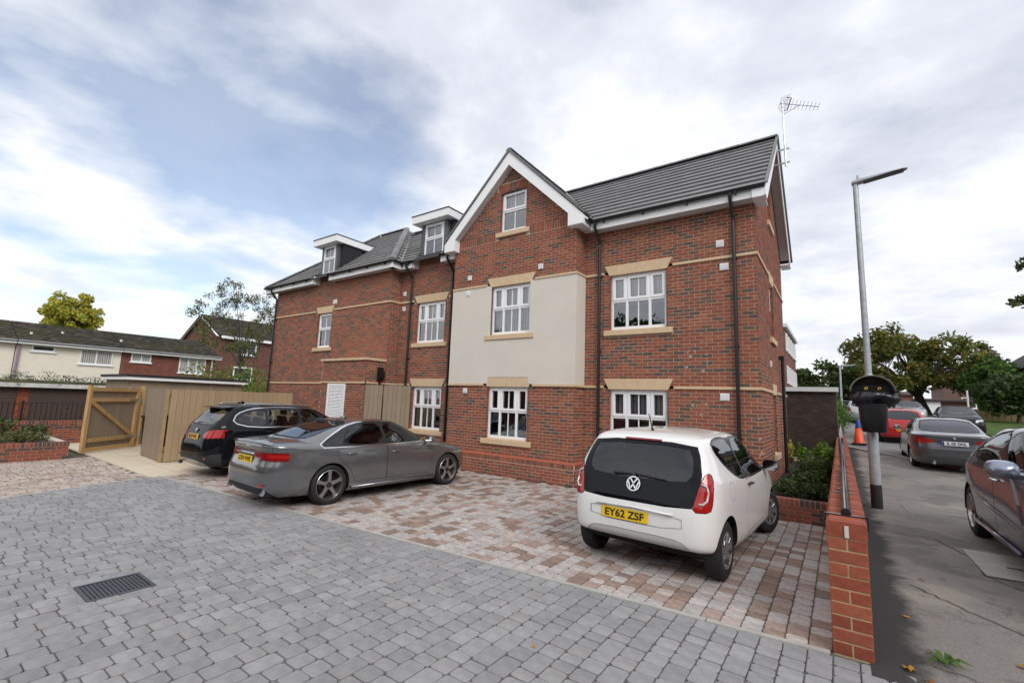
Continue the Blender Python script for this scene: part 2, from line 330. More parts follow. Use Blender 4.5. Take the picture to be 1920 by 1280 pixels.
# ---- windows
def rect(m, kind, pl, u0, u1, z0, z1, d0, d1):
    p = wallpoint(kind, pl, u0, z0, d0); q = wallpoint(kind, pl, u1, z1, d1); m.box(p[0], q[0], p[1], q[1], p[2], q[2])
def window(kind, pl, u0, u1, z0, z1, style='three', inset=0.075, room=None, blind=None, lbl=None, sill=True, lintel=True, wide=0.14):
    """upvc casement in its opening; pl = wall plane"""
    f = MB(); F = lambda a, b, c, d, e=0.0, t=0.06: rect(f, kind, pl, a, b, c, d, -inset + e, -inset - t)
    fw = 0.055; flip = (kind == 'R')
    F(u0, u0 + fw, z0, z1); F(u1 - fw, u1, z0, z1); F(u0 + fw, u1 - fw, z0, z0 + 0.07); F(u0 + fw, u1 - fw, z1 - fw, z1)
    zt = z0 + (z1 - z0) * 0.525; panes = []
    F(u0 + fw, u1 - fw, zt - 0.03, zt + 0.03, 0.001)
    sash = MB(); bars = MB()
    S = lambda a, b, c, d: rect(sash, kind, pl, a, b, c, d, -inset + 0.018, -inset - 0.05)
    Bq = lambda a, b, c, d: rect(bars, kind, pl, a, b, c, d, -inset - 0.012, -inset - 0.04)
    if style == 'three':
        c0, c1 = u0 + (u1 - u0) * 0.295, u0 + (u1 - u0) * 0.705
        for c in (c0, c1):
            F(c - 0.03, c + 0.03, z0 + 0.07, zt - 0.03, 0.0005); F(c - 0.03, c + 0.03, zt + 0.03, z1 - fw, 0.0005)
        cols = [(u0 + fw, c0 - 0.03), (c0 + 0.03, c1 - 0.03), (c1 + 0.03, u1 - fw)]
    else:
        cols = [(u0 + fw, u1 - fw)]
    for ci, (a, b) in enumerate(cols):
        panes.append((a, b, z0 + 0.07, zt - 0.03))
        w = 0.048; t0, t1 = zt + 0.03, z1 - fw
        S(a - 0.012, a + w, t0 - 0.012, t1 + 0.012); S(b - w, b + 0.012, t0 - 0.012, t1 + 0.012); S(a + w, b - w, t0 - 0.012, t0 + w); S(a + w, b - w, t1 - w, t1 + 0.012)
        panes.append((a + w, b - w, t0 + w, t1 - w))
        if style != 'three' or ci == 1:
            m = (a + b) / 2; Bq(m - 0.011, m + 0.011, z0 + 0.07, zt - 0.03); Bq(m - 0.011, m + 0.011, t0 + w, t1 - w)
    wo = f.build('window', M_upvc, bld, bevel=0.004)
    if lbl: wo['label'] = lbl
    sash.build('opening_sash', M_upvc, wo, bevel=0.005); bars.build('glazing_bar', M_upvc, wo)
    for a, b, c, d in panes:
        g = MB(); P = lambda u, z: wallpoint(kind, pl, u, z, -inset - 0.028)
        pts = [P(a - 0.006, c - 0.006), P(b + 0.006, c - 0.006), P(b + 0.006, d + 0.006), P(a - 0.006, d + 0.006)]
        g.quad(*pts); g.build('pane', M_glass, wo, fix=False)
    if blind:
        g = MB(); y = -inset - 0.16; n = max(3, int((u1 - u0) / 0.089))
        lo = z0 + 0.02 + (0 if blind == 'full' else (z1 - z0) * 0.45)
        for i in range(n):
            a = u0 + 0.03 + i * (u1 - u0 - 0.06) / n; b = a + (u1 - u0 - 0.06) / n * 0.96
            p0 = wallpoint(kind, pl, a, lo, y - 0.02); p1 = wallpoint(kind, pl, b, lo, y + 0.01)
            g.quad(p0, p1, (p1[0], p1[1], z1 - 0.03), (p0[0], p0[1], z1 - 0.03))
        g.build('blind', M_blind, wo)
    if blind == 'curtain': pass
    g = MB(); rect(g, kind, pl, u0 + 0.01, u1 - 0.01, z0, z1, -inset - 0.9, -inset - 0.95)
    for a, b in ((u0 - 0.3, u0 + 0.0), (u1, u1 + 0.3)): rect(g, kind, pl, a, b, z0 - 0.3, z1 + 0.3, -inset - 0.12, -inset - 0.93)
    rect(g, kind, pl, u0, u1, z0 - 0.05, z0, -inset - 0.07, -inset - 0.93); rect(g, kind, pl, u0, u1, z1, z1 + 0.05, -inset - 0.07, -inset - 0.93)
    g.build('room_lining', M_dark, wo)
    if sill:
        m = MB(); a = u0 - wide; b = u1 + wide
        rect(m, kind, pl, a, b, z0 - 0.145, z0 - 0.02, 0.055, -0.02); rect(m, kind, pl, u0 + 0.001, u1 - 0.001, z0 - 0.10, z0 - 0.002, -0.021, -inset - 0.05)
        m.build('sill', M_stone, wo, bevel=0.006)
    if lintel:
        m = MB(); P = lambda u, z: wallpoint(kind, pl, u, z, 0.016); d = Vector(wallpoint(kind, pl, 0, 0, -0.11)) - Vector(wallpoint(kind, pl, 0, 0, 0.016))
        half = [(u0 - 0.02, (u0 + u1) / 2 - 0.002), ((u0 + u1) / 2 + 0.002, u1 + 0.02)] if style == 'three' else [(u0 - 0.02, u1 + 0.02)]
        for i, (a, b) in enumerate(half):
            ta = a - wide * 0.85 if i == 0 else a; tb = b + wide * 0.85 if i == len(half) - 1 else b
            m.prism([(a, z1 + 0.004), (b, z1 + 0.004), (tb, z1 + 0.245), (ta, z1 + 0.245)], P, d)
        m.build('lintel', M_stone, wo)
    jambs(kind, pl, u0, u1, z0, z1)
    return wo
def opening(u0, u1, z0, z1, lint=True, sill=True, wide=0.14):
    return (u0, u1, z0 - (0.02 if sill else 0), z1 + 0.0)
WIN = []
def win(kind, pl, u0, u1, z0, z1, **k): WIN.append((kind, pl, u0, u1, z0, z1)); return window(kind, pl, u0, u1, z0, z1, **k)
win('F', YA, -4.31, -2.995, 3.61, 4.91, blind='half', lbl='first-floor window between the two black downpipes right of the gable')
win('F', YA, -4.31, -2.995, 0.91, 2.22, blind='half', lbl='ground-floor window behind the white hatchback')
win('F', YB, -7.55, -6.275, 3.61, 4.915, blind='full', lbl='first-floor window in the pale render panel')
win('F', YB, -7.55, -6.275, 0.91, 2.225, lbl='ground-floor window of the gabled bay')
win('F', YB, -7.335, -6.495, 6.42, 7.555, style='two', lintel=False, blind='half', wide=0.12, lbl='small attic window in the gable')
win('F', YA, -10.96, -9.71, 3.60, 4.89, blind='half', lbl='first-floor window between downpipes left of the gable')
win('F', YA, -10.96, -9.69, 0.92, 2.22, blind='half', lbl='ground-floor window beside the tan board screen')
win('F', YW, -15.99, -15.10, 3.60, 4.89, style='two', lbl='narrow first-floor window of the left wing')
win('R', XR, 11.85, 12.55, 3.55, 4.85, style='two', lbl='first-floor side window facing the street')
win('R', XR, 11.85, 12.45, 0.92, 2.22, style='two', lbl='ground-floor side window facing the street')
win('R', XR, 12.10, 12.75, 6.42, 7.55, style='two', lintel=False, lbl='attic window in the street-side gable')
def ops(kind, pl): return [(a, b, c - 0.02, d) for (k, p, a, b, c, d) in WIN if k == kind and p == pl] + \
    [(a - 0.14, b + 0.14, c - 0.145, c - 0.02) for (k, p, a, b, c, d) in WIN if k == kind and p == pl] + \
    [(a - 0.09, b + 0.09, d, d + 0.245) for (k, p, a, b, c, d) in WIN if k == kind and p == pl and d < 5.5]
Z1, Z2, ZE = 2.25, 4.95, 6.10        # string courses (under edge) and eaves soffit
bandm = MB()
def band(kind, pl, u0, u1, z, cuts=(), off=0.028):
    for a, b in subtract((u0, u1), cuts):
        rect(bandm, kind, pl, a, b, z, z + 0.055, off, -0.02)
def storeys(kind, pl, u0, u1, top, base=0.0, ph=0.0, bands=True, clip=None):
    o = ops(kind, pl); lc = [(a - 0.16, b + 0.16) for (k, p, a, b, c, d) in WIN if k == kind and p == pl and d < 5.5]
    brick_field(kind, pl, u0, u1, base, Z1, o, phase=ph); brick_field(kind, pl, u0, u1, Z1 + 0.055, Z2, o, phase=ph); brick_field(kind, pl, u0, u1, Z2 + 0.055, top, o, phase=ph)
    if bands:
        lo = [(a - 0.15, b + 0.15) for (k, p, a, b, c, d) in WIN if k == kind and p == pl and d < 3]
        hi = [(a - 0.15, b + 0.15) for (k, p, a, b, c, d) in WIN if k == kind and p == pl and 3 < d < 5.5]
        band(kind, pl, u0, u1 + (0.028 if kind == 'F' and u1 == XR else 0), Z1, lo); band(kind, pl, u0, u1 + (0.028 if kind == 'F' and u1 == XR else 0), Z2, hi)
# right recess, street side
storeys('F', YA, XB1, XR, ZE)
storeys('R', XR, YA, YBACK, ZE, ph=0.1125)
RY, RZ, EZ = 12.42, 8.66, 6.22       # main ridge and eaves
gclip = lambda z: (YA + max(0, (z - ZE)) / 0.875, YBACK - max(0, (z - ZE)) / 0.875)
o_gab = ops('R', XR)
def gable_field(kind, pl, z0, z1, clip, o, centre):
    brick_field(kind, pl, clip(z0)[0], clip(z0)[1], z0, z1, o, clip=clip, mortar=False)
    P = lambda u, z: wallpoint(kind, pl, u, z, -0.004)
    zs = sorted({z0, z1, *[q for w in o for q in (w[2], w[3]) if z0 < q < z1]})
    for r, t in zip(zs, zs[1:]):
        cuts = [(w[0], w[1]) for w in o if w[2] < (r + t) / 2 < w[3]]
        n = 8
        for i in range(n):
            ra, ta = r + (t - r) * i / n, r + (t - r) * (i + 1) / n; lo, hi = clip(ra); lo2, hi2 = clip(ta)
            if not cuts: back.quad(P(lo, ra), P(hi, ra), P(hi2, ta), P(lo2, ta))
            else:
                c0, c1 = min(c[0] for c in cuts), max(c[1] for c in cuts)
                if c0 > lo: back.quad(P(lo, ra), P(c0, ra), P(c0, ta), P(lo2, ta))
                if c1 < hi: back.quad(P(c1, ra), P(hi, ra), P(hi2, ta), P(c1, ta))
gable_field('R', XR, ZE, 8.4, gclip, o_gab, RY)
# gabled bay: brick plinth, ground floor, render panel, brick above, gable
def plinth(kind, pl, u0, u1, ph=0.0):
    brick_field(kind, pl, u0, u1, 0.0, 0.36, off=0.045, phase=ph); soldier(kind, pl, u0, u1, 0.37, 0.475, off=0.045)
    a = wallpoint(kind, pl, u0, 0.36, 0.039); b = wallpoint(kind, pl, u1, 0.475, -0.01); back.box(a[0], b[0], a[1], b[1], 0.36, 0.476)
    P = lambda u, z, o: wallpoint(kind, pl, u, z, o)
    cham.quad(P(u0, 0.478, 0.046), P(u1, 0.478, 0.046), P(u1, 0.525, 0.002), P(u0, 0.525, 0.002))
cham = MB()
oB = ops('F', YB)
plinth('F', YB, XB0 - 0.04, XB1 + 0.045); plinth('R', XB1, YB, YA, 0.1125)
plinth('F', YA, XB1 + 0.05, XR, 0.05)
brick_field('F', YB, XB0, XB1, 0.525, Z1, oB); brick_field('R', XB1, YB, YA, 0.525, Z1, phase=0.1125)
brick_field('F', YB, XB0, XB1, Z2 + 0.055, ZE + 0.1, oB); brick_field('R', XB1, YB, YA, Z2 + 0.055, ZE + 0.1, phase=0.1125)
BX = -6.965
bclip = lambda z: (XB0 + max(0, z - 6.25) / 1.0, XB1 - max(0, z - 6.25) / 1.0)
gable_field('F', YB, ZE + 0.1, 8.2, bclip, [w for w in oB if w[3] > 6.2], BX)
singles = [s for s in singles if not (s[1] == 'F' and abs(s[2].y - YB) < 0.01 and ((6.2 < s[2].z < 6.42 and (s[2].x < -7.46 or s[2].x > -6.37)) or (7.58 < s[2].z < 7.79 and -7.45 < s[2].x < -6.42)))]
soldier('F', YB, XB0 + 0.03, -7.48, 6.205, 6.415, clip=bclip); soldier('F', YB, -6.36, XB1 - 0.03, 6.205, 6.415, clip=bclip); soldier('F', YB, -7.42, -6.42, 7.585, 7.79, clip=bclip)
band('F', YB, XB0, XB1 + 0.03, Z2, [(-7.70, -6.13)], 0.045); band('F', YB, XB0, XB1 + 0.03, Z1, [(-7.70, -6.13)], 0.045); band('R', XB1, YB - 0.02, YA - 0.03, Z2, (), 0.044); band('R', XB1, YB - 0.02, YA - 0.03, Z1, (), 0.044)
rend = MB(); wv = (-7.55, -6.275, 3.61, 4.915)
def rpanel(u0, u1, z0, z1): rect(rend, 'F', YB, u0, u1, z0, z1, 0.024, -0.05)
rpanel(XB0, -7.55, Z1 + 0.057, Z2 - 0.002); rpanel(-6.275, XB1, Z1 + 0.057, Z2 - 0.002); rpanel(-7.55, -6.275, Z1 + 0.225, 3.46); 
rect(rend, 'R', XB1, YB - 0.022, YA - 0.002, Z1 + 0.057, Z2 - 0.002, 0.024, -0.05)
rend.build('render_panel', M_render, bld)
brick_field('R', XB1, YB, YA, Z1 + 0.06, Z2, mortar=True) if False else None
# left recess and wing
storeys('F', YA, XW1, XB0, ZE + 0.30, ph=0.06)
storeys('F', YW, XW0, XW1, ZE, ph=0.02)
brick_field('F', YW, -16.05, -15.12, ZE, ZE + 0.30)
brick_field('R', XW1, YW, YA, 0.0, Z1, phase=0.1125); brick_field('R', XW1, YW, YA, Z1 + 0.055, Z2, phase=0.1125); brick_field('R', XW1, YW, YA, Z2 + 0.055, ZE, phase=0.1125)
band('R', XW1, YW - 0.02, YA - 0.03, Z2); band('R', XW1, YW - 0.02, YA - 0.03, Z1)
# projecting cupboard porch
dl = [(-13.82, -12.83, 0.0, 2.24)]
brick_field('F', YP, XP0, XP1, 0.0, Z1, dl); brick_field('F', YP, XP0, XP1, Z1 + 0.055, 2.98); brick_field('R', XP1, YP, YW, 0.0, Z1, phase=0.1125); brick_field('R', XP1, YP, YW, Z1 + 0.055, 2.98, phase=0.1125)
band('F', YP, XP0 - 0.03, XP1 + 0.03, Z1); band('R', XP1, YP - 0.02, YW, Z1, (), 0.03)
rect(bandm, 'F', YP, XP0 - 0.05, XP1 + 0.05, 2.98, 3.055, 0.05, -0.73)
build_each(bandm, 'string_course', M_stone, bld)
cham.build('plinth_chamfer', M_redbrick_a, bld)
lv = MB(); rect(lv, 'F', YP, -13.82, -13.74, 0.02, 2.24, 0.01, -0.06); rect(lv, 'F', YP, -12.91, -12.83, 0.02, 2.24, 0.01, -0.06); rect(lv, 'F', YP, -13.74, -12.91, 2.15, 2.24, 0.01, -0.06); rect(lv, 'F', YP, -13.74, -12.91, 0.02, 0.12, 0.01, -0.06)
ld = lv.build('louvre_door', M_upvc, bld)
slat = MB(); slat.add([(-13.74, -0.03, 0), (-12.91, -0.03, 0), (-12.91, 0.006, 0.046), (-13.74, 0.006, 0.046), (-13.74, -0.022, -0.002), (-12.91, -0.022, -0.002), (-12.91, 0.014, 0.044), (-13.74, 0.014, 0.044)], [(0, 1, 2, 3), (7, 6, 5, 4), (0, 4, 5, 1), (3, 2, 6, 7)])
slm = slat.mesh('slat', M_upvc)
for i in range(43): link('slat', slm, ld, loc=(0, YP + 0.022, 0.125 + i * 0.047))
g = MB(); rect(g, 'F', YP, -13.74, -12.91, 0.1, 2.16, -0.062, -0.08); g.build('louvre_backing', M_dark, ld)
# the bricks: the 300 that show largest become single parts, the rest one joined part
singles.sort(key=lambda s: -s[0])
bm_ = MB(); bm_.box(-0.10625, 0.10625, -0.001, 0.02, -0.03125, 0.03125); brick_me = bm_.mesh('brick', M_brick_o)
for i, (sz, kind, c, a, b, rnd) in enumerate(singles):
    if i < 300 and sz > 0:
        m = Matrix.Translation(c)
        if kind == 'R': m = m @ Matrix.Rotation(R(90), 4, 'Z')
        place('brick', brick_me, bld, m)
    else: facade.box(a[0], b[0], a[1], b[1], a[2], b[2], rnd)
facade.build('brickwork', M_brick, bld, kind='stuff')
# body that closes the mass behind the faces
body = MB(); body.box(XW0 + 0.03, XR - 0.05, YBACK - 0.3, YBACK, 0, ZE); body.box(XW0, XW0 + 0.03, YW, YBACK, 0, ZE); body.box(XP0, XP0 + 0.03, YP, YW, 0, 2.97)
body.build('rear_wall', M_mortar, bld)
back.build('mortar_bed', M_mortar, bld, fix=False)
# white paint flecks on the brickwork right of the gable
fl = MB(); random.seed(3)
for (x, z) in ((-2.55, 3.02), (-2.42, 3.04), (-2.5, 2.93), (-2.2, 2.94), (-2.17, 2.80), (-2.6, 2.72), (-2.25, 2.62), (-2.45, 1.93), (-2.2, 1.95), (-2.3, 1.75), (-1.23, 1.7), (-1.235, 1.35), (-1.23, 1.05), (-13.0, 4.23)):
    for k in range(3):
        a = random.uniform(0.012, 0.035); b = random.uniform(0.004, 0.009); ang = random.uniform(0.5, 1.1); cx, cz = x + random.uniform(-.03, .03), z + random.uniform(-.03, .03)
        c, s = math.cos(ang), math.sin(ang); y = (YW if x < -11.9 else YA) - 0.005
        fl.quad(*[(cx + c * p - s * q, y, cz + s * p + c * q) for p, q in ((-a, -b), (a, -b * .5), (a * .8, b), (-a * .9, b * .7))])
fl.build('paint_fleck', mat('paint_fleck', (0.62, 0.58, 0.52), 0.8), bld, kind='stuff')

# ------------------------------------------------------------------ roof
TG, TW = 0.31, 0.325      # tile gauge and width
PITCH = math.atan2(RZ - EZ, RY - 9.56)
tb = MB(); tb.add([(-.16, 0, 0.012), (.16, 0, 0.012), (.16, 0.36, -0.012), (-.16, 0.36, -0.012), (-.16, 0, 0.052), (.16, 0, 0.052), (.16, 0.36, 0.008), (-.16, 0.36, 0.008)],
                  [(3, 2, 1, 0), (4, 5, 6, 7), (0, 1, 5, 4), (1, 2, 6, 5), (2, 3, 7, 6), (3, 0, 4, 7)])
tile_me = tb.mesh('roof_tile', M_tile); tiles_rest = MB(); TILEV = [Vector(v) for v in tb.v]; TILEF = tb.f
tile_list = []
roof = MB()
def slope(o, udir, vdir, ulen, vlen, inside, single=False):
    """tiles on a plane: o eave corner, udir along eave, vdir up the slope (unit); inside(u,v)"""
    o, u, v = Vector(o), Vector(udir).normalized(), Vector(vdir).normalized(); n = u.cross(v); 
    if n.z < 0: n = -n
    xd = v.cross(n)
    for r in range(int(math.ceil(vlen / TG))):
        off = (TW / 2 if r % 2 else 0) - TW
        k = off
        while k < ulen + TW:
            um, vm = k + TW / 2, r * TG + TG / 2; sx = 1.0
            if k < -0.01 and k + TW > 0.05: um = (k + TW) / 2; sx = (k + TW) / TW
            if inside(um, vm):
                p = o + u * um + v * (r * TG - 0.02)
                if vm + 0.2 > vlen: p = p - v * max(0, r * TG + 0.36 - vlen)
                m = Matrix(((xd.x, v.x, n.x, p.x), (xd.y, v.y, n.y, p.y), (xd.z, v.z, n.z, p.z), (0, 0, 0, 1))) @ Matrix.Diagonal((sx, 1, 1, 1))
                if single: tile_list.append(m)
                else: tiles_rest.add([m @ q for q in TILEV], TILEF, random.random())
            k += TW
E1 = Vector((0, RY - 9.56, RZ - EZ)); SL = E1.length
VX = -0.95
# right-hand main slope: valley against the bay roof
def in_right(u, v):
    x = VX - u; z = EZ + v * math.sin(PITCH); xv = BX + (8.62 - z) / 1.0 - 0.05
    return x > max(xv, -6.9) and x < VX
slope((VX, 9.56, EZ), (-1, 0, 0), E1, 6.2, SL, in_right, True)
roof.quad((VX - .02, 9.56, EZ - .02), (-14.4, 9.56, EZ - .02), (-14.4, RY, RZ - .02), (VX - .02, RY, RZ - .02)); roof.quad((VX - .02, RY, RZ - .02), (-14.4, RY, RZ - .02), (-14.4, 15.3, EZ - .02), (VX - .02, 15.3, EZ - .02))
# left of the bay up to the valley beside the wing hip
def in_left(u, v):
    x = -8.0 - u; z = EZ + v * math.sin(PITCH); y = 9.56 + v * math.cos(PITCH)
    if -11.0 < x < -9.78 and z < 7.45: return False
    return x < BX - (8.62 - z) and x > -11.42 - (y - 9.2) + 0.1 - 0.3
slope((-8.0, 9.56, EZ), (-1, 0, 0), E1, 6.5, SL, in_left)
# wing: hipped both ends
WE, WZ = 9.20, 6.22; WR = 12.42; WRZ = WZ + (WR - WE) * math.tan(PITCH); E2 = Vector((0, WR - WE, WRZ - WZ)); SL2 = E2.length
XH1, XH0 = -11.50, -19.72
def in_wing(u, v):
    x = XH1 - u; y = WE + v * math.cos(PITCH); z = WZ + v * math.sin(PITCH)
    if -16.25 < x < -14.98 and z < 7.4: return False
    return x < XH1 - (y - WE) and x > XH0 + (y - WE)
slope((XH1, WE, WZ), (-1, 0, 0), E2, 8.3, SL2, in_wing)
def in_hip(u, v):
    y = WE + u; x = XH1 - v * math.cos(PITCH); z = WZ + v * math.sin(PITCH)
    return y > WE + (XH1 - x) - 0.02 and y < WE + (XH1 - x) + 0.75
slope((XH1, WE, WZ), (0, 1, 0), (-(WR - WE), 0, WRZ - WZ), 5.2, SL2, in_hip)
q = -.02
roof.quad((XH1, WE, WZ + q), (XH0, WE, WZ + q), (XH0 + 3.22, WR, WRZ + q), (XH1 - 3.22, WR, WRZ + q)); roof.quad((XH1, WE, WZ + q), (XH1 - 3.22, WR, WRZ + q), (XH1, 15.6, WZ + q)); roof.quad((XH0, WE, WZ + q), (XH0, 15.6, WZ + q), (XH0 + 3.22, WR, WRZ + q)); roof.quad((XH1, 15.6, WZ + q), (XH1 - 3.22, WR, WRZ + q), (XH0 + 3.22, WR, WRZ + q), (XH0, 15.6, WZ + q))
# bay gable roof
BRZ = 8.60; BEZ = 6.36
for sgn in (1, -1):
    ex = BX + sgn * (BRZ - BEZ); bl = math.hypot(BRZ - BEZ, BRZ - BEZ)
    slope((ex, 9.22, BEZ), (0, 1, 0), (-sgn, 0, 1), 3.1, bl, lambda u, v: (9.22 + u) < 9.50 + 0.1 + (BEZ + v * 0.707 - EZ) / math.tan(PITCH) and u > 0)
    roof.quad((ex, 9.24, BEZ - .02), (BX, 9.24, BRZ - .02), (BX, 12.3, BRZ - .02), (ex, 9.9, BEZ - .02))
roof_o = roof.build('roof', mat('roof_felt', (0.03, 0.03, 0.032), 0.9), bld, fix=False)
if len(tile_list) > 300:
    for m in tile_list[300:]: tiles_rest.add([m @ q_ for q_ in TILEV], TILEF, random.random())
for m in tile_list[:300]:
    o = bpy.data.objects.new('roof_tile', tile_me); COL.objects.link(o); o.parent = roof_o; o.matrix_basis = m
tiles_rest.build('roof_tiling', M_tile_a, roof_o, kind='stuff')
rc = MB()
def ridge(a, b, r=0.105):
    a, b = Vector(a), Vector(b); n = max(1, int((b - a).length / 0.42)); d = (b - a) / n; up = Vector((0, 0, 1)); side = d.cross(up).normalized(); nv = side.cross(d).normalized()
    for i in range(n):
        p0 = a + d * i; p1 = p0 + d * 1.04; vs = []
        for p, rr in ((p0, r), (p1, r * 0.94)):
            for k in range(7):
                t = math.pi * (k / 6) ; vs.append(p + side * math.cos(t) * rr * 1.15 + nv * (math.sin(t) * rr * 0.8 - 0.02))
        rc.add(vs, [(k, k + 1, 8 + k, 7 + k) for k in range(6)] + [tuple(range(7))], random.random())
ridge((VX, RY, RZ + .03), (-14.3, RY, RZ + .03)); ridge((XH1 + .02, WE - .02, WZ + .05), (XH1 - 3.22, WR, WRZ + .05)); ridge((XH1 - 3.22, WR, WRZ + .04), (XH0 + 3.22, WR, WRZ + .04)); ridge((XH0, WE, WZ + .05), (XH0 + 3.22, WR, WRZ + .05)); ridge((BX, 9.20, BRZ + .03), (BX, 12.3, BRZ + .03), 0.09)
build_each(rc, 'ridge_tile', M_tile_a, roof_o)
vly = MB()   # pale mortar line in the valleys
vly.bar((-4.66, 9.52, 6.30), (-6.85, 12.2, 8.56), 0.05, 0.03); vly.bar((-11.55, 9.62, 6.33), (-14.0, 12.05, 8.36), 0.04, 0.03)
vly.build('valley', mat('valley_mortar', (0.36, 0.33, 0.27), 0.9), roof_o)
# eaves: fascia, soffit, gutter
fas = MB(); sof = MB(); gut = MB(); brk = MB()
def gutter(a, b, n=7):
    a, b = Vector(a), Vector(b); d = (b - a).normalized(); out = d.cross(Vector((0, 0, 1))); 
    if (a + out - CAMP).length > (a - out - CAMP).length: out = -out
    vs = []
    for p in (a, b):
        for k in range(n): t = math.pi * k / (n - 1); vs.append(p + out * (0.058 - math.cos(t) * 0.058) - Vector((0, 0, math.sin(t) * 0.062)))
        for k in range(n): t = math.pi * (n - 1 - k) / (n - 1); vs.append(p + out * (0.058 - math.cos(t) * 0.05) - Vector((0, 0, math.sin(t) * 0.052)))
    m = 2 * n
    gut.add(vs, [(k, (k + 1) % m, m + (k + 1) % m, m + k) for k in range(m)] + [tuple(range(m)), tuple(range(m, 2 * m))])
    L = (b - a).length; i = 0.35
    while i < L:
        p = a + d * i; brk.bar(p + out * 0.0 - Vector((0, 0, 0.085)), p + out * 0.11 - Vector((0, 0, 0.07)), 0.03, 0.03); i += 0.95
def eave(x0, x1, wall, y, ends=()):
    fas.box(x0, x1, y + 0.002, y + 0.024, 6.02, 6.20); sof.box(x0, x1, y + 0.026, wall - 0.002, 6.035, 6.047)
    gutter((x0, y, 6.235), (x1, y, 6.235))
    for x in ends: fas.box(x - 0.012, x + 0.012, y + 0.03, wall + 0.12, 6.02, 6.32)
eave(-4.70, VX - 0.03, YA, 9.60)
eave(-9.72, -9.12, YA, 9.60, (-9.75,)); eave(-11.47, -11.04, YA, 9.60, (-11.0,))
eave(XH0 + .02, -16.14, YW, 9.22, (-16.10,)); eave(-15.06, XH1 - .03, YW, 9.22, (-15.08,))
fas.box(XH1 - .028, XH1 - .004, 9.22, 9.60, 6.02, 6.20); sof.box(XW1 + .002, XH1 - .03, 9.25, YA - .01, 6.035, 6.047); gutter((XH1, 9.20, 6.235), (XH1, 9.62, 6.235))
# bay verge boards and eaves boxes
by0 = 9.22
def barge(sgn):
    ex = BX + sgn * 2.245
    pts = [(BX, 8.60 - 0.03), (ex, 6.36 - 0.03), (ex, 6.10), (ex - sgn * 0.40, 6.10), (ex - sgn * 0.40, 6.42), (BX, 8.60 - 0.40)]
    fas.prism(pts, lambda a, b: (a, by0, b), (0, 0.025, 0))
    fas.box(ex - sgn * .40, ex, by0 + .026, YA if sgn > 0 else YA, 6.09, 6.10 + .02)
    fas.box(ex - sgn * .02, ex, by0 + .026, YA - .1 if sgn > 0 else YA - .1, 6.12, 6.32)
    fas.box(ex - sgn * .40, ex - sgn * .385, by0 + .026, YB - .005, 6.12, 6.44)
    sof.prism([(BX, 8.20), (ex - sgn * .40, 6.425), (ex - sgn * .40, 6.445), (BX, 8.22)], lambda a, b: (a, by0 + .026, b), (0, YB - by0 - .03, 0))
    fas2.prism([(BX, 8.66), (ex + sgn * .03, 6.40), (ex + sgn * .03, 6.345), (BX, 8.575)], lambda a, b: (a, by0 - .03, b), (0, 0.06, 0))
    gutter((ex + sgn * .002, by0 + .1, 6.25), (ex + sgn * .002, YA - .3, 6.25))
fas2 = MB()
barge(1); barge(-1)
# street-side verge: boards, soffit, end boxes
for s in (-1, 1):
    yy = lambda t: RY + s * t
    pts = [(0, RZ + 0.0), (2.86, EZ - 0.02), (2.86, EZ - 0.20), (2.6, EZ - 0.20), (0, RZ - 0.26)]
    fas.prism(pts, lambda a, b: (VX - 0.02, yy(a), b), (-0.022, 0, 0))
    sof.prism([(0, RZ - 0.10), (2.6, EZ + .01), (2.6, EZ - .005), (0, RZ - 0.115)], lambda a, b: (VX - 0.044, yy(a), b), (XR - VX + 0.044, 0, 0))
    fas2.prism([(0, RZ + 0.075), (2.9, EZ + 0.045), (2.9, EZ - 0.005), (0, RZ + 0.02)], lambda a, b: (VX + 0.025, yy(a), b), (-0.06, 0, 0))
    fas.box(VX - .045, XR + .002, yy(2.3), yy(2.86), EZ - .22, EZ - .20); fas.box(VX - .045, XR + .002, yy(2.84), yy(2.86), EZ - .20, EZ - .05)
gutter((VX, 15.27, 6.235), (XR - 1.5, 15.27, 6.235))
build_each(fas, 'fascia_board', M_upvc, bld); build_each(sof, 'soffit', M_soffit, bld); build_each(fas2, 'verge_trim', M_tile_a, bld); build_each(gut, 'gutter', M_black, bld, 40); build_each(brk, 'gutter_bracket', M_black, bld)
# dormers
def dormer(x0, x1, wx0, wx1, yf, top, roofy, lbl):
    """cheek planes x0,x1; window wx0..wx1 on plane yf"""
    d = MB()
    d.box(x0, wx0, yf, yf + 0.09, 6.36, top); d.box(wx1, x1, yf, yf + 0.09, 6.36, top); d.box(wx0, wx1, yf + .012, yf + .09, 7.53, top)
    do = d.build('dormer', M_lead, bld); do['label'] = lbl
    yb = roofy(top)
    for x, w in ((x0, 0.02), (x1 - .02, 0.02)):
        c = MB(); c.prism([(yf + .09, 6.30), (yb + .1, top), (yf + .09, top)], lambda a, b: (x, a, b), (w, 0, 0)); c.build('lead_cheek', M_lead, do)
    sm = MB()
    for t in (0.35, 0.75): sm.bar((x1 + .006, yf + t, roofy.__call__(0) if False else 6.3 + (t - .09) * (top - 6.3) / (yb - yf) ), (x1 + .006, yf + t, top), 0.02, 0.012, up=(0, 1, 0))
    sm.build('lead_seam', M_lead, do)
    f = MB(); f.box(x0 - .24, x1 + .24, yf - .26, yf - .24, top, top + .235); f.box(x0 - .24, x0 - .22, yf - .24, yb + .25, top, top + .235); f.box(x1 + .22, x1 + .24, yf - .24, yb + .25, top, top + .235); f.box(x0 - .22, x1 + .22, yf - .24, yb + .2, top, top + .015)
    f.build('dormer_fascia', M_upvc, do)
    r = MB(); r.box(x0 - .26, x1 + .26, yf - .28, yb + .45, top + .236, top + .262); r.build('dormer_roof', mat('dormer_felt', (0.05, 0.052, 0.056), 0.8), do)
    return do
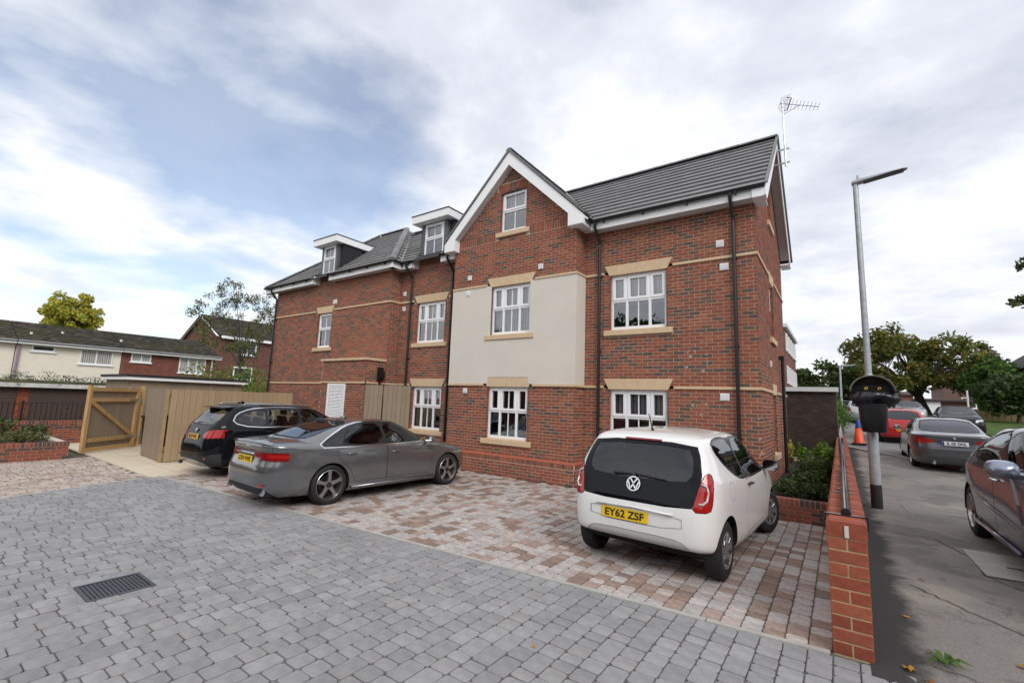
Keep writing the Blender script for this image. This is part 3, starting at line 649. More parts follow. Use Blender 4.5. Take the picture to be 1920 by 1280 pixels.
dormer(-16.10, -15.06, -15.97, -15.20, YW, 7.515, lambda z: WE + (z - WZ) / math.tan(PITCH), 'left dormer on the far wing roof')
dormer(-10.95, -9.80, -10.80, -9.95, YA, 7.515, lambda z: 9.56 + (z - EZ) / math.tan(PITCH), 'dormer beside the gable')
window('F', YW - .03, -15.97, -15.20, 6.40, 7.51, style='two', inset=0.03, lintel=False, sill=False, blind='half', lbl='window of the left dormer')
window('F', YA - .03, -10.80, -9.95, 6.40, 7.49, style='two', inset=0.03, lintel=False, sill=False, blind='half', lbl='window of the dormer beside the gable')
# downpipes
def downpipe(pts, r=0.036, hop=None):
    m = MB(); m.path(pts, r, 10); z = pts[-2][2] - 0.8
    p = Vector(pts[-1])
    while z > p.z + 0.2:
        m.tube((p.x, p.y, z), (p.x, p.y, z + 0.05), r + 0.009, n=10); m.box(p.x - .05, p.x + .05, p.y + .02, p.y + .06, z + .01, z + .04); z -= 1.8
    return m.build('downpipe', M_black, bld, autosmooth=40)
def dp(x, wall, eavey, ztop=6.18, zb=0.02):
    y = wall - 0.07
    downpipe([(x, eavey - .058, ztop), (x, eavey - .058, ztop - .12), (x, y, ztop - .42), (x, y, ztop - .5), (x, y, zb)])
dp(-1.60, YA, 9.60); dp(-4.56, YA, 9.60); dp(-9.40, YA, 9.60); dp(-11.22, YA, 9.60); dp(-19.12, YW, 9.22)
m = MB(); m.path([(-1.13, 13.4, 3.2), (-1.13, 13.4, 0.05)], 0.04, 10); m.box(-1.20, -1.09, 13.34, 13.46, 3.15, 3.25); m.build('downpipe', M_black, bld)
m = MB(); m.prism([(-.06, 0), (.06, 0), (.13, .12), (.13, .30), (.06, .30), (.06, .42), (-.06, .42), (-.06, .30), (-.13, .30), (-.13, .12)], lambda a, b: (-11.80 + a, 9.20, 2.36 + b), (0, .16, 0)); m.path([(-11.80, 9.28, 2.4), (-11.80, 9.28, 0.02)], 0.04, 10); m.build('rainwater_hopper', M_black, bld)
# vents
def vent(kind, pl, u, z, w=0.12, h=0.12):
    m = MB(); rect(m, kind, pl, u - w / 2, u + w / 2, z - h / 2, z + h / 2, 0.02, -0.01)
    for i in range(4): zz = z - h / 2 + h * (0.18 + 0.2 * i); rect(m, kind, pl, u - w * .42, u + w * .42, zz, zz + h * .09, 0.03, 0.019)
    m.build('vent', M_upvc, bld)
for x, z, w in ((-1.872, 5.281, .15), (-1.80, 4.776, .17), (-1.85, 2.103, .17)): vent('F', YA, x, z, w, .14)
for x, z, w in ((-5.976, 5.266, .13), (-8.34, 5.269, .13), (-8.372, 4.824, .15), (-8.318, 2.109, .13)): vent('F', YB - .02, x, z, w, .13)
for x, z in ((-11.60, 5.27), (-11.60, 4.761)): vent('F', YA, x, z, .13, .14)
for x, z, w in ((-14.95, 5.26, .22), (-14.5, 2.55, .12)): vent('F', YW, x, z, w, .15)
vent('R', XR, 11.6, 2.9, .12, .14)
# corner of lead flashing over the porch and a drip line
# ================================================================== ground, paving, pavement, road
def zg(y): return float(np.interp(y, [4.7, 6.5, 18, 26, 60], [0, .17, .17, .60, 2.1]))
def sheet(name, xs, ys, zf, m, kind='structure'):
    mb = MB(); n = len(xs)
    vs = [(x, y, zf(x, y)) for y in ys for x in xs]
    mb.add(vs, [(j * n + i, j * n + i + 1, (j + 1) * n + i + 1, (j + 1) * n + i) for j in range(len(ys) - 1) for i in range(n - 1)])
    o = mb.build(name, m, fix=False, smooth=True); tag(o, kind=kind); return o
M_ground = mat('waste_ground', (0.10, 0.105, 0.06), 0.95, var=0.35, scale=0.6, bump=0.4, bscale=8, spec=0.2)
M_asphalt = mat('road_asphalt', (0.20, 0.197, 0.194), 0.85, var=0.18, scale=1.2, bump=0.5, bscale=120, spec=0.35, dirt=(0.09, 0.085, 0.08, 0.5), dscale=0.5)
M_foot = mat('footway_asphalt', (0.175, 0.165, 0.153), 0.85, var=0.25, scale=1.6, bump=0.55, bscale=110, spec=0.35, dirt=(0.075, 0.07, 0.066, 0.75), dscale=0.9)
def footway_material():
    """old asphalt: lighter worn areas, darker repairs, and a band of fresh tarmac along the wall"""
    m = mat('footway_worn_asphalt', (0.225, 0.212, 0.198), 0.9, var=.2, scale=60, bump=.75, bscale=140, spec=.3); t = m.node_tree; n = t.nodes.new; k = t.links.new; b = t.nodes['Principled BSDF']
    src = b.inputs['Base Color'].links[0].from_socket; geo = n('ShaderNodeNewGeometry'); sp = n('ShaderNodeSeparateXYZ'); k(geo.outputs['Position'], sp.inputs[0])
    def nz(sc, det, rg=.6, off=0):
        q = n('ShaderNodeTexNoise'); q.inputs['Scale'].default_value = sc; q.inputs['Detail'].default_value = det; q.inputs['Roughness'].default_value = rg; q.inputs['Distortion'].default_value = .4
        mp = n('ShaderNodeMapping'); mp.inputs['Location'].default_value = (off, off * 2, 0); k(geo.outputs['Position'], mp.inputs[0]); k(mp.outputs[0], q.inputs['Vector']); return q.outputs['Fac']
    def rng(v, a, c, d=0., e=1.):
        q = n('ShaderNodeMapRange'); q.interpolation_type = 'SMOOTHSTEP'; k(v, q.inputs[0])
        for i, x in enumerate((a, c, d, e), 1): q.inputs[i].default_value = x
        return q.outputs[0]
    def mixc(f, c1, col):
        q = n('ShaderNodeMixRGB'); k(f, q.inputs[0]); k(c1, q.inputs[1]); q.inputs[2].default_value = (*col, 1); return q.outputs[0]
    def add(a, c, sc=1.0):
        q = n('ShaderNodeMath'); q.operation = 'MULTIPLY_ADD'; k(a, q.inputs[0]); q.inputs[1].default_value = sc; k(c, q.inputs[2]); return q.outputs[0]
    c = mixc(rng(nz(.55, 4, .5, 3), .50, .56, 0, .75), src, (.30, .275, .24))
    c = mixc(rng(nz(.8, 5, .55, 9), .56, .60, 0, .6), c, (.14, .132, .125))
    c = mixc(rng(nz(4, 10, .75, 1), .53, .66, 0, .6), c, (.11, .10, .095))
    c = mixc(rng(nz(38, 5, .75, 5), .54, .68, 0, .65), c, (.34, .30, .25))
    edge = add(nz(2.2, 8, .7, 7), sp.outputs[0], -.55)
    c = mixc(rng(edge, .26, .06, 0, .92), c, (.034, .033, .035))
    k(c, b.inputs['Base Color']); return m
M_foot = footway_material()
M_foot2 = mat('footway_patch_asphalt', (0.185, 0.174, 0.16), 0.85, var=0.2, scale=2.5, bump=0.55, bscale=130, spec=0.35, dirt=(0.10, 0.095, 0.09, 0.6), dscale=1.6)
M_tarmac = mat('fresh_tarmac', (0.038, 0.037, 0.039), 0.8, var=0.4, scale=30, bump=0.9, bscale=160, spec=0.4, dirt=(0.10, 0.09, 0.08, 0.4), dscale=3)
M_lawn = mat('lawn_soil', (0.06, 0.10, 0.022), 0.95, var=0.35, scale=2, bump=0.6, bscale=30, spec=0.2)
M_joint = mat('paver_joint_sand', (0.13, 0.12, 0.11), 0.95, var=0.3, scale=30, bump=0.4, spec=0.2)
sheet('ground', [-600, -60, -20, -0.2], [-300, -20, 8, 20, 60, 900], lambda x, y: -0.06, M_ground)
ysr = [-200, -30, -10, 0, 4.7, 6.5, 12, 18, 20, 26, 36, 50, 60, 120, 900]
sheet('road', [-0.13, 6, 14, 40, 900], ysr, lambda x, y: zg(y) - 0.025, M_asphalt)
sheet('road', [-300, -40, -0.13], [27, 30, 36, 50, 60, 120, 900], lambda x, y: zg(y) - 0.03, M_asphalt)
# footway beside the wall, its end kerb and patches
fw = MB(); ring = [(0.10, -8), (3.0, -8), (3.0, 19.6), (1.7, 21.4), (0.1, 23.6)]
def zfan(name, polys, m, dz, kind='structure', fine=False, parent=None):
    mb = MB()
    for poly in polys: mb.add([(x, y, zg(y) + dz) for x, y in poly], [tuple(range(len(poly)))])
    o = mb.build(name, m, parent, fix=False)
    if parent is None: tag(o, kind=kind)
    return o
def strips(xa, xb, ys): return [[(xa(y0), y0), (xb(y0), y0), (xb(y1), y1), (xa(y1), y1)] for y0, y1 in zip(ys, ys[1:])]
ysf = [-8, 0, 4, 4.7, 6.5, 12, 18, 19.6]
footway = zfan('footway', strips(lambda y: 0.10, lambda y: 3.0, ysf) + [[(0.1, 19.6), (3.0, 19.6), (0.1, 23.6)]], M_foot, 0.0)
random.seed(11)
def wob(y, s): return 0.10 * math.sin(y * 2.1 + s) + 0.06 * math.sin(y * 5.3 + s * 2) + 0.03 * math.sin(y * 13 + s * 3)
ysd = [2.4 + i * 0.035 for i in range(420)]; rj = random.Random(2); jag = [0.0]
for _ in range(420): jag.append(jag[-1] * .75 + rj.gauss(0, .022))
def blob(cx, cy, rx, ry, s, n=40): return [(cx + rx * math.cos(t) * (1 + .18 * math.sin(3 * t + s) + .08 * math.sin(7 * t + 2 * s)), cy + ry * math.sin(t) * (1 + .15 * math.sin(2 * t + s * 3) + .07 * math.sin(9 * t + s))) for t in [2 * math.pi * i / n for i in range(n)]]
cr = MB()
def crack(pts, w=0.006):
    out = []
    for (x0, y0), (x1, y1) in zip(pts, pts[1:]):
        for i in range(10): t = i / 10; out.append((x0 + (x1 - x0) * t + random.uniform(-.012, .012), y0 + (y1 - y0) * t + random.uniform(-.02, .02)))
    for (x0, y0), (x1, y1) in zip(out, out[1:]):
        d = math.hypot(x1 - x0, y1 - y0) or 1; nx, ny = -(y1 - y0) / d * w, (x1 - x0) / d * w
        z0, z1 = zg(y0) + .0095, zg(y1) + .0095
        cr.quad((x0 - nx, y0 - ny, z0), (x1 - nx, y1 - ny, z1), (x1 + nx, y1 + ny, z1), (x0 + nx, y0 + ny, z0))
crack([(0.55, 8.9), (1.0, 8.9), (1.25, 7.9), (1.2, 7.3), (1.6, 6.6), (2.4, 6.3)]); crack([(0.5, 6.4), (0.9, 6.0), (1.5, 5.5), (2.2, 5.3)]); crack([(0.7, 12.2), (1.3, 12.0), (2.0, 11.7)], .004)
crack([(0.5, 9.9), (1.2, 9.6), (1.4, 9.2)], .004); crack([(0.45, 4.9), (1.0, 4.75), (1.7, 4.7)], .004); crack([(1.3, 10.6), (0.9, 10.9), (0.85, 11.9)], .003)
tag(cr.build('footway_crack', M_tarmac, footway, fix=False), kind='stuff')
M_conc = mat('concrete_kerb', (0.40, 0.385, 0.36), 0.85, var=0.14, scale=5, bump=0.3, bscale=70)
kb = MB()
for i in range(6):
    t0, t1 = i / 6, (i + 1) / 6 - 0.01; a = Vector((0.2 + 2.8 * t0, 23.4 - 3.8 * t0, 0)); b = Vector((0.2 + 2.8 * t1, 23.4 - 3.8 * t1, 0)); a.z = zg(a.y) + .01; b.z = zg(b.y) + .01
    kb.bar(a, b, 0.13, 0.12)
for i in range(22):
    y0 = -2 + i * 1.0
    if y0 < 19: kb.bar((3.06, y0, zg(y0) - .01), (3.06, y0 + .985, zg(y0 + .985) - .01), 0.125, 0.12)
kerb = thing('kerb', 'grey concrete kerb stones edging the asphalt footway at the road', 'kerb', (1.6, 21, 0.4)); build_each(kb, 'kerb_stone', M_conc, kerb)
# inspection cover by the dark car
cv = thing('access_cover', 'pale concrete inspection cover set in the footway beside the dark purple car', 'manhole cover', (1.3, 7.9, .17))
m = MB(); m.prism([(1.206, 8.47), (1.77, 8.49), (1.77, 7.30), (1.215, 7.28)], lambda a, b: (a, b, 0.178), (0, 0, 0.008)); m.build('cover_plate', M_foot2 if False else mat('cover_concrete', (0.40, 0.385, 0.365), 0.8, var=0.1, scale=4, bump=.2), cv)
m = MB(); m.box(1.47, 1.60, 7.78, 7.81, 0.187, 0.191); m.build('key_slot', M_black, cv)

# ------------------------------------------------------------------ block paving
def c2w(u, v, z=0): return (-0.13 - u, 4.655 + v - 0.0707 * u, z)      # u leftwards from the wall, v away from the edging (which runs slightly askew)
FWD = Vector((-0.5801, 0.8043, 0.1292)); RGT = Vector((0.8132, 0.5809, 0.0352)); UPV = Vector((0.0467, -0.1255, 0.991))
def on_screen(p, mgn=80):
    d = Vector(p) - CAMP; z = d.dot(FWD)
    if z < 0.3: return None
    u = 960 + 850.87 * d.dot(RGT) / z; v = 640 - 850.87 * d.dot(UPV) / z
    return z if -mgn < u < 1920 + mgn and -mgn < v < 1280 + mgn else None
PAVE_ROW = 0.166
def paver_shape(lu, lv, h=0.05, ch=0.006, dz=0.004):
    a, b = lu / 2, lv / 2; c = min(0.018, a * .3)
    oct_ = lambda a, b, c: [(-a + c, -b), (a - c, -b), (a, -b + c), (a, b - c), (a - c, b), (-a + c, b), (-a, b - c), (-a, -b + c)]
    vs = [(x, y, 0) for x, y in oct_(a - ch, b - ch, c)] + [(x, y, -dz) for x, y in oct_(a, b, c)] + [(x, y, -h * .6) for x, y in oct_(a, b, c)]
    fs = [tuple(range(8))] + [(i, 8 + i, 8 + (i + 1) % 8, (i + 1) % 8) for i in range(8)] + [(8 + i, 16 + i, 16 + (i + 1) % 8, 8 + (i + 1) % 8) for i in range(8)]
    return vs, fs
LENS = (0.122, 0.166, 0.166, 0.245)
def paving(name, region, u0, u1, v0, v1, m_single, m_join, seed, rowdir='v', nsingle=300, holes=()):
    """rows of blocks; region(u,v)->bool; the nearest ones are parts of their own"""
    rnd = random.Random(seed); base = MB()
    items = []
    u = u0
    while u < u1:
        v = v0; back_ = v1 < v0
        while (v > v1) if back_ else (v < v1):
            L = rnd.choice(LENS); uc, vc = u + PAVE_ROW / 2, v + (-L / 2 if back_ else L / 2)
            if region(uc, vc, L / 2):
                p = c2w(uc, vc); z = on_screen(p)
                if not any(h[0] < p[0] < h[1] and h[2] < p[1] < h[3] for h in holes): items.append((z if z else 99, uc, vc, L))
            v += -L if back_ else L
        u += PAVE_ROW
    items.sort(); rest = MB(); parent = None
    return items, rest
def finish(par, items, rest, m_single, m_join, seed, nsingle=300):
    rnd = random.Random(seed + 1); meshes = {}
    for L in set(LENS):
        for k in range(2):
            vs, fs = paver_shape(PAVE_ROW - 0.008 - k * .002, L - 0.008 - k * .002); q = MB(); q.add(vs, fs); meshes[(L, k)] = q.mesh('paver', m_single)
    ang = 0.0
    for i, (z, u, v, L) in enumerate(items):
        p = c2w(u, v, rnd.uniform(-0.003, 0.003) + 0.002); t = Matrix.Translation(p) @ Matrix.Rotation(ang + rnd.gauss(0, .012), 4, 'Z') @ Matrix.Rotation(rnd.gauss(0, .008), 4, 'X') @ Matrix.Rotation(rnd.gauss(0, .008), 4, 'Y')
        if i < nsingle: place('paver', meshes[(L, i % 2)], par, t)
        else:
            vs, fs = paver_shape(PAVE_ROW - 0.008 - rnd.uniform(0, .003), L - 0.008 - rnd.uniform(0, .003)); 
            if z > 9: fs = fs[:9]; vs = vs[:16]
            rest.add([t @ Vector(q) for q in vs], fs, rnd.random())
    o = rest.build('paver_field', m_join, par, kind='stuff', fix=False)
PG = [(0.292, 0.290, 0.298), (0.272, 0.270, 0.279), (0.315, 0.312, 0.318), (0.282, 0.280, 0.288), (0.303, 0.300, 0.306), (0.262, 0.261, 0.270), (0.295, 0.289, 0.287), (0.25, 0.248, 0.256)]
PC = [(0.43, 0.385, 0.365), (0.47, 0.415, 0.395), (0.40, 0.37, 0.36), (0.275, 0.190, 0.152), (0.44, 0.40, 0.385), (0.36, 0.27, 0.235), (0.46, 0.43, 0.415), (0.33, 0.245, 0.205), (0.42, 0.35, 0.33), (0.235, 0.172, 0.145), (0.45, 0.395, 0.36), (0.41, 0.385, 0.375), (0.30, 0.215, 0.175)]
kw = dict(rough=0.85, var=0.16, scale=9, bump=0.3, bscale=120, spec=0.3)
M_pg = mat('grey_paver', None, ramp=PG, src='object', dirt=(0.19, 0.185, 0.18, 0.5), dscale=0.8, **kw); M_pga = mat('grey_paver_joined', None, ramp=PG, src='attr', dirt=(0.19, 0.185, 0.18, 0.5), dscale=0.8, **kw)
kw['var'] = 0.27; kw['scale'] = 13
M_pc = mat('mixed_paver', None, ramp=PC, src='object', dirt=(0.16, 0.125, 0.105, 0.45), dscale=2.2, **kw); M_pca = mat('mixed_paver_joined', None, ramp=PC, src='attr', dirt=(0.16, 0.125, 0.105, 0.45), dscale=2.2, **kw)
PT = [(0.46, 0.38, 0.32), (0.42, 0.36, 0.32), (0.36, 0.27, 0.22), (0.48, 0.41, 0.36), (0.40, 0.33, 0.29)]
M_pta = mat('buff_paver_joined', None, ramp=PT, src='attr', dirt=(0.2, 0.16, 0.13, 0.4), dscale=2, **kw)
GR = (-5.92, -5.42, 1.32, 1.82)      # drain cover
def reg_grey(u, v, h):
    p = c2w(u, v); return v + h < -0.03 and p[0] < 0.42 and p[0] > -11.98 - 0.0 + (3.7 - p[1]) * 0.34
def reg_mix(u, v, h):
    p = c2w(u, v)
    if p[0] > -0.13 or p[1] > 9.36: return False
    if p[0] < -11.9 and p[1] < 5.25: return False
    if p[0] < -13.95: return False
    if p[1] > 8.7 and p[0] < -11.8: return False
    return True
gp = sheet('grey_block_paving', [-12.6, -6, 0.5], [-3, 1, 4.7], lambda x, y: -0.012, M_joint); cp = sheet('mixed_block_paving', [-14.2, -8, -0.1], [3.6, 7, 9.95], lambda x, y: -0.014, M_joint)
it, rest = paving('g', reg_grey, -0.498, 12.6, -0.038, -7.5, None, None, 5, holes=(GR,)); finish(gp, it, rest, M_pg, M_pga, 5)
it, rest = paving('c', reg_mix, 0.002, 14.2, 0.04, 6.6, None, None, 9); finish(cp, it, rest, M_pc, M_pca, 9)
bp_ = sheet('buff_block_paving', [-17.0, -11.0], [-3, 1, 3.62], lambda x, y: -0.016, M_joint)
it, rest = paving('b', lambda u, v, h: (lambda p: p[0] > -16.3 and p[0] < -12.10 + (3.7 - p[1]) * 0.34 and p[1] < 3.62)(c2w(u, v)), 10.5, 16.8, 0.3, -7.0, None, None, 15); finish(bp_, it, rest, M_pta, M_pta, 15, 0)
# concrete edging strips
ed = thing('paving_edging', 'thin pale concrete edging between the grey and the mixed block paving', 'edging', (-6, 4.3, 0)); m = MB(); u = 0.02
while u < 11.9:
    a, b = u, u + 0.905; m.add([c2w(a, -.034, -.05), c2w(b, -.034, -.05), c2w(b, .036, -.05), c2w(a, .036, -.05), c2w(a, -.03, .005), c2w(b, -.03, .005), c2w(b, .032, .005), c2w(a, .032, .005)], [(3, 2, 1, 0), (4, 5, 6, 7), (0, 1, 5, 4), (1, 2, 6, 5), (2, 3, 7, 6), (3, 0, 4, 7)]); u += 0.915
build_each(m, 'edging_kerb', M_conc, ed)
ed2 = thing('paving_edging', 'thin concrete edging on the left side of the grey paving', 'edging', (-11.6, 2.5, 0)); m = MB()
for i in range(7): a = Vector((-12.02 + i * .915 * .322, 3.68 - i * .915 * .947, -.02)); b = a + Vector((.905 * .322, -.905 * .947, 0)); m.bar(a, b, .09, .055)
build_each(m, 'edging_kerb', M_conc, ed2)
ed3 = thing('paving_edging', 'short concrete edging at the foot of the brick pier', 'edging', (0.45, 3.5, 0)); m = MB()
for i in range(4): m.bar((0.455, 4.6 - i * .915, -.02), (0.455, 4.6 - i * .915 - .905, -.02), .09, .06)
build_each(m, 'edging_kerb', M_conc, ed3)
# cream slabs by the bin store
sl = sheet('slab_path', [-21.5, -11.9], [3.6, 5.35], lambda x, y: -0.02, M_joint)
M_slab = mat('cream_slab', (0.60, 0.52, 0.40), 0.85, var=0.06, scale=4, bump=0.2, bscale=80, objvar=0.06)
q = MB(); q.box(-.2955, .2955, -.2955, .2955, -.03, 0.0); slm = q.mesh('slab', M_slab)
for i in range(16):
    for j in range(3):
        x, y = -12.25 - i * .6, 3.93 + j * .6
        place('slab', slm, sl, Matrix.Translation((x, y, 0.004 + 0.001 * ((i + j) % 3))))
# drain cover
dr = thing('drain_cover', 'black ribbed drain cover set into the grey block paving', 'drain cover', (-5.67, 1.57, 0)); M_iron = mat('cast_iron', (0.085, 0.09, 0.10), 0.55, 0.5, var=0.2, scale=20)
m = MB(); x0, x1, y0, y1 = GR[0] + .0, GR[1] - .0, GR[2] + .0, GR[3] - .0
for a in ((x0, x1, y0, y0 + .03), (x0, x1, y1 - .03, y1), (x0, x0 + .03, y0 + .03, y1 - .03), (x1 - .03, x1, y0 + .03, y1 - .03)): m.box(*a, -.04, .006)
m.build('frame', M_iron, dr); m = MB(); m.box(x0 - .13, x1 + .13, y0 - .13, y0 - .001, -.04, -.003); m.box(x0 - .13, x1 + .13, y1 + .001, y1 + .13, -.04, -.003); m.box(x0 - .13, x0 - .001, y0, y1, -.04, -.0032); m.box(x1 + .001, x1 + .13, y0, y1, -.04, -.0032); m.build('mortar_surround', mat('grey_mortar', (.25, .25, .255), .9, var=.12, scale=8, bump=.3), dr); m = MB(); m.box(x0 + .03, x1 - .03, y0 + .03, y1 - .03, -.06, -.03); m.build('pan', M_dark, dr)
m = MB(); m.box(-.21, .21, -.008, .008, -.028, .002); rbm = m.mesh('rib', M_iron); m = MB(); m.box(-.007, .007, -.21, .21, -.026, -.001); rbm2 = m.mesh('rib', M_iron)
for i in range(14): place('rib', rbm, dr, Matrix.Translation(((x0 + x1) / 2, y0 + .05 + i * .0305, 0)))
for i in range(7): place('rib', rbm2, dr, Matrix.Translation((x0 + .06 + i * .063, (y0 + y1) / 2, 0)))
# ------------------------------------------------------------------ street wall with pier end, coping and rail
WT = 0.885
sw = thing('boundary_wall', 'low red brick wall with brick coping along the footway', 'wall', (0, 4.7, 0))
m = MB(); m.box(-.124, .124, 4.672, 23.5, -.02, WT - .004); m.box(-.124, .124, 4.674, 23.5, WT - .004, .985); m.build('mortar_core', mat('buff_mortar', (0.50, 0.36, 0.20), 0.95, var=.15, scale=25, bump=.3), sw)
random.seed(5)
H9 = WT / 9
q = MB(); q.box(-.13, .13, 0, .1, 0, H9 - .013); me_full = q.mesh('brick', M_redbrick); q = MB(); q.box(-.13, -.007, 0, .1, 0, H9 - .013); me_l = q.mesh('brick', M_redbrick); q = MB(); q.box(.007, .13, 0, .1, 0, H9 - .013); me_r = q.mesh('brick', M_redbrick)
def bev(o, w=.004):
    md = o.modifiers.new('bevel', 'BEVEL'); md.width = w; md.segments = 2; return o
for i in range(9):
    z = i * H9 + .006; y = 4.665 + random.uniform(-.002, .002)
    if i % 2: bev(place('brick', me_full, sw, Matrix.Translation((0, y, z))))
    else: bev(place('brick', me_l, sw, Matrix.Translation((0, y, z)))); bev(place('brick', me_r, sw, Matrix.Translation((0, y, z))))
side = MB()
for i in range(9):
    for sx in (-1, 1):
        y = 4.772 + (0 if i % 2 else .14)
        if i % 2 == 0: side.box(sx * .13, sx * .115, 4.772, 4.90, i * H9 + .006, (i + 1) * H9 - .007, random.random())
        while y < 23.3:
            side.box(sx * .13, sx * .115, y, y + .262, i * H9 + .006, (i + 1) * H9 - .007, random.random()); y += .275
side.build('side_bricks', M_redbrick_a, sw, kind='stuff')
q = MB(); a, t = .135, .118
q.add([(-a, 0, 0), (a, 0, 0), (a, .085, 0), (-a, .085, 0), (-a, 0, t - .02), (a, 0, t - .02), (a, .085, t - .02), (-a, .085, t - .02), (-a + .02, .0, t), (a - .02, .0, t), (a - .02, .085, t), (-a + .02, .085, t)],
      [(3, 2, 1, 0), (0, 1, 5, 9, 8, 4), (2, 3, 7, 11, 10, 6), (1, 2, 6, 5), (3, 0, 4, 7), (5, 6, 10, 9), (7, 4, 8, 11), (8, 9, 10, 11)])
me_cop = q.mesh('coping_brick', M_redbrick)
q2 = MB(); q2.v = [(x, y * 1.0, z) for x, y, z in q.v]; q2.f = q.f; q2.r = q.r
for i in range(198): place('coping_brick', me_cop, sw, Matrix.Translation((random.uniform(-.002, .002), 4.664 + i * .0945, WT + .004 + random.uniform(-.002, .002))))
m = MB(); m.box(-.014, .014, 4.655, 4.668, WT + .005, WT + .095); m.build('mortar_plug', mat('pale_mortar', (.62, .60, .57), .9), sw)
rl = thing('wall_rail', 'black metal rail bolted along the top of the brick wall', 'railing', (0, 5, 1.0))
M_rail = mat('black_gloss_metal', (0.012, 0.013, 0.016), 0.22, 0.0, var=0.1, coat=0.4)
zt = WT + .122
m = MB(); m.box(-.145, .145, 4.93, 4.96, zt, zt + .012); m.box(-.152, -.14, 4.93, 4.96, zt - .10, zt + .012); m.box(.14, .152, 4.93, 4.96, zt - .10, zt + .012); m.build('strap', M_rail, rl)
m = MB(); m.path([(0.0, 4.96, zt + .03), (0.0, 8.6, zt + .055), (-.01, 9.1, zt + .30), (-.01, 9.3, zt + .42), (-.01, 23, zt + .42)], .034, 10); m.build('rail_tube', M_rail, rl, autosmooth=40)
m = MB(); mat('worn_metal', (.35, .35, .36), .4, .7); m.path([(.03, 5.0, zt + .012), (.03, 23, zt + .012)], .012, 6); m.build('base_bar', M_rail, rl)
for y in (6.6, 7.5, 9.3, 12.5, 16, 20): 
    m = MB(); m.tube((-.01, y, zt), (-.01, y, zt + (.06 if y < 9 else .44)), .022, n=8); m.box(-.06, .06, y - .03, y + .03, zt, zt + .01); m.build('rail_post', M_rail, rl)
for y in (6.3, 7.0, 7.9, 8.7):
    m = MB(); m.box(-.09, .09, y - .012, y + .012, zt + .002, zt + .010); m.build('fixing_plate', MATS['worn_metal'], rl)
# ------------------------------------------------------------------ raised beds
M_soil = mat('soil', (0.045, 0.034, 0.026), 0.95, var=0.4, scale=12, bump=0.9, bscale=30, spec=0.2)
M_pbrick = mat('planter_brick', None, 0.85, var=0.22, scale=12, bump=0.3, bscale=80, ramp=[(0.22, 0.062, 0.04), (0.26, 0.075, 0.045), (0.12, 0.06, 0.048), (0.24, 0.07, 0.045), (0.09, 0.055, 0.05), (0.28, 0.085, 0.05)], src='object')
def low_wall(th, kind, pl, u0, u1, top, depth=0.215, cap=True, base=0.0, caplen=0.215):
    """kind/pl as for facades; bricks are parts"""
    m = MB(); a = wallpoint(kind, pl, u0 + .006, base - .02, -.006); b = wallpoint(kind, pl, u1 - .006, top - .006, -depth + .004); m.box(a[0], b[0], a[1], b[1], a[2], b[2]); m.build('mortar_core', M_mortar, th)
    ct = top - (0.105 if cap else 0); n = max(1, int(round((ct - base) / .075))); h = (ct - base) / n; ms = {}
    def mesh_for(L, H, D):
        k = (round(L, 3), round(H, 3), round(D, 3))
        if k not in ms:
            q = MB(); q.box(0, L, -0.0, D, 0, H) ; ms[k] = q.mesh('brick', M_pbrick)
        return ms[k]
    def put(u, z, L, H, D):
        mt = Matrix.Translation(wallpoint(kind, pl, u, z, 0.0))
        if kind == 'R': mt = mt @ Matrix.Rotation(R(90), 4, 'Z')
        place('brick', mesh_for(L, H, D), th, mt)
    for i in range(n):
        u = u0 - (0.1125 if i % 2 else 0)
        while u < u1 - .02:
            x0, x1 = max(u, u0), min(u + .215, u1)
            if x1 - x0 > .03: put(x0, base + i * h + .004, x1 - x0, h - .010, .05)
            u += .225
    if cap:
        u = u0; 
        while u < u1 - .03: put(u, ct + .002, min(.065, u1 - u), .103, caplen + .002); u += .075
pl1 = thing('raised_bed', 'low dark red brick raised bed between the building and the boundary wall', 'planter', (-.65, 9.4, 0))
low_wall(pl1, 'F', 9.40, XR + .06, -.137, 0.37)
m = MB(); m.add([(XR + .01, 9.6, .30), (-.135, 9.6, .30), (-.135, 12, .36), (XR + .01, 12, .34), (-.135, 22, .42), (XR + .01, 22, .40)], [(0, 1, 2, 3), (3, 2, 4, 5)]); m.build('soil_bed', M_soil, pl1, fix=False)
m = MB(); m.box(XR + .02, -.14, 16.3, 16.4, .2, .50); m.build('stone_edging', M_stone, pl1)
pl2 = thing('raised_bed', 'red brick raised bed with clipped shrubs on the left beside the gate', 'planter', (-17, 2, 0))
low_wall(pl2, 'R', -16.2, -1.5, 3.12, 0.43)
m = MB(); m.box(-20.4, -16.42, 2.95, 3.12, 0, .41); m.build('side_kerb', mat('pale_coping', (.55, .47, .38), .85), pl2); m = MB(); m.box(-20.4, -16.41, -3, 2.94, 0, .36); m.build('soil_bed', M_soil, pl2)
gw = thing('garden_wall', 'low red brick wall under black railings in front of the garages', 'wall', (-20.6, 1, 0)); low_wall(gw, 'R', -20.5, -3.0, 4.35, 0.73)
gr = thing('garden_railing', 'thin black iron railing on the low brick wall before the garages', 'railing', (-20.6, 1, .73)); m = MB()
for z in (0.80, 1.28): q = MB(); q.bar((-20.6, -3, z), (-20.6, 4.3, z), .03, .02); q.build('rail', M_black, gr)
q = MB(); q.tube((0, 0, 0), (0, 0, .56), .009, n=6); bme = q.mesh('baluster', M_black)
for i in range(60): place('baluster', bme, gr, Matrix.Translation((-20.6, -2.95 + i * .12, .735)))
for y in (-1.2, 2.75): q = MB(); q.box(-20.63, -20.57, y - .03, y + .03, .73, 1.36); q.build('post', M_black, gr)
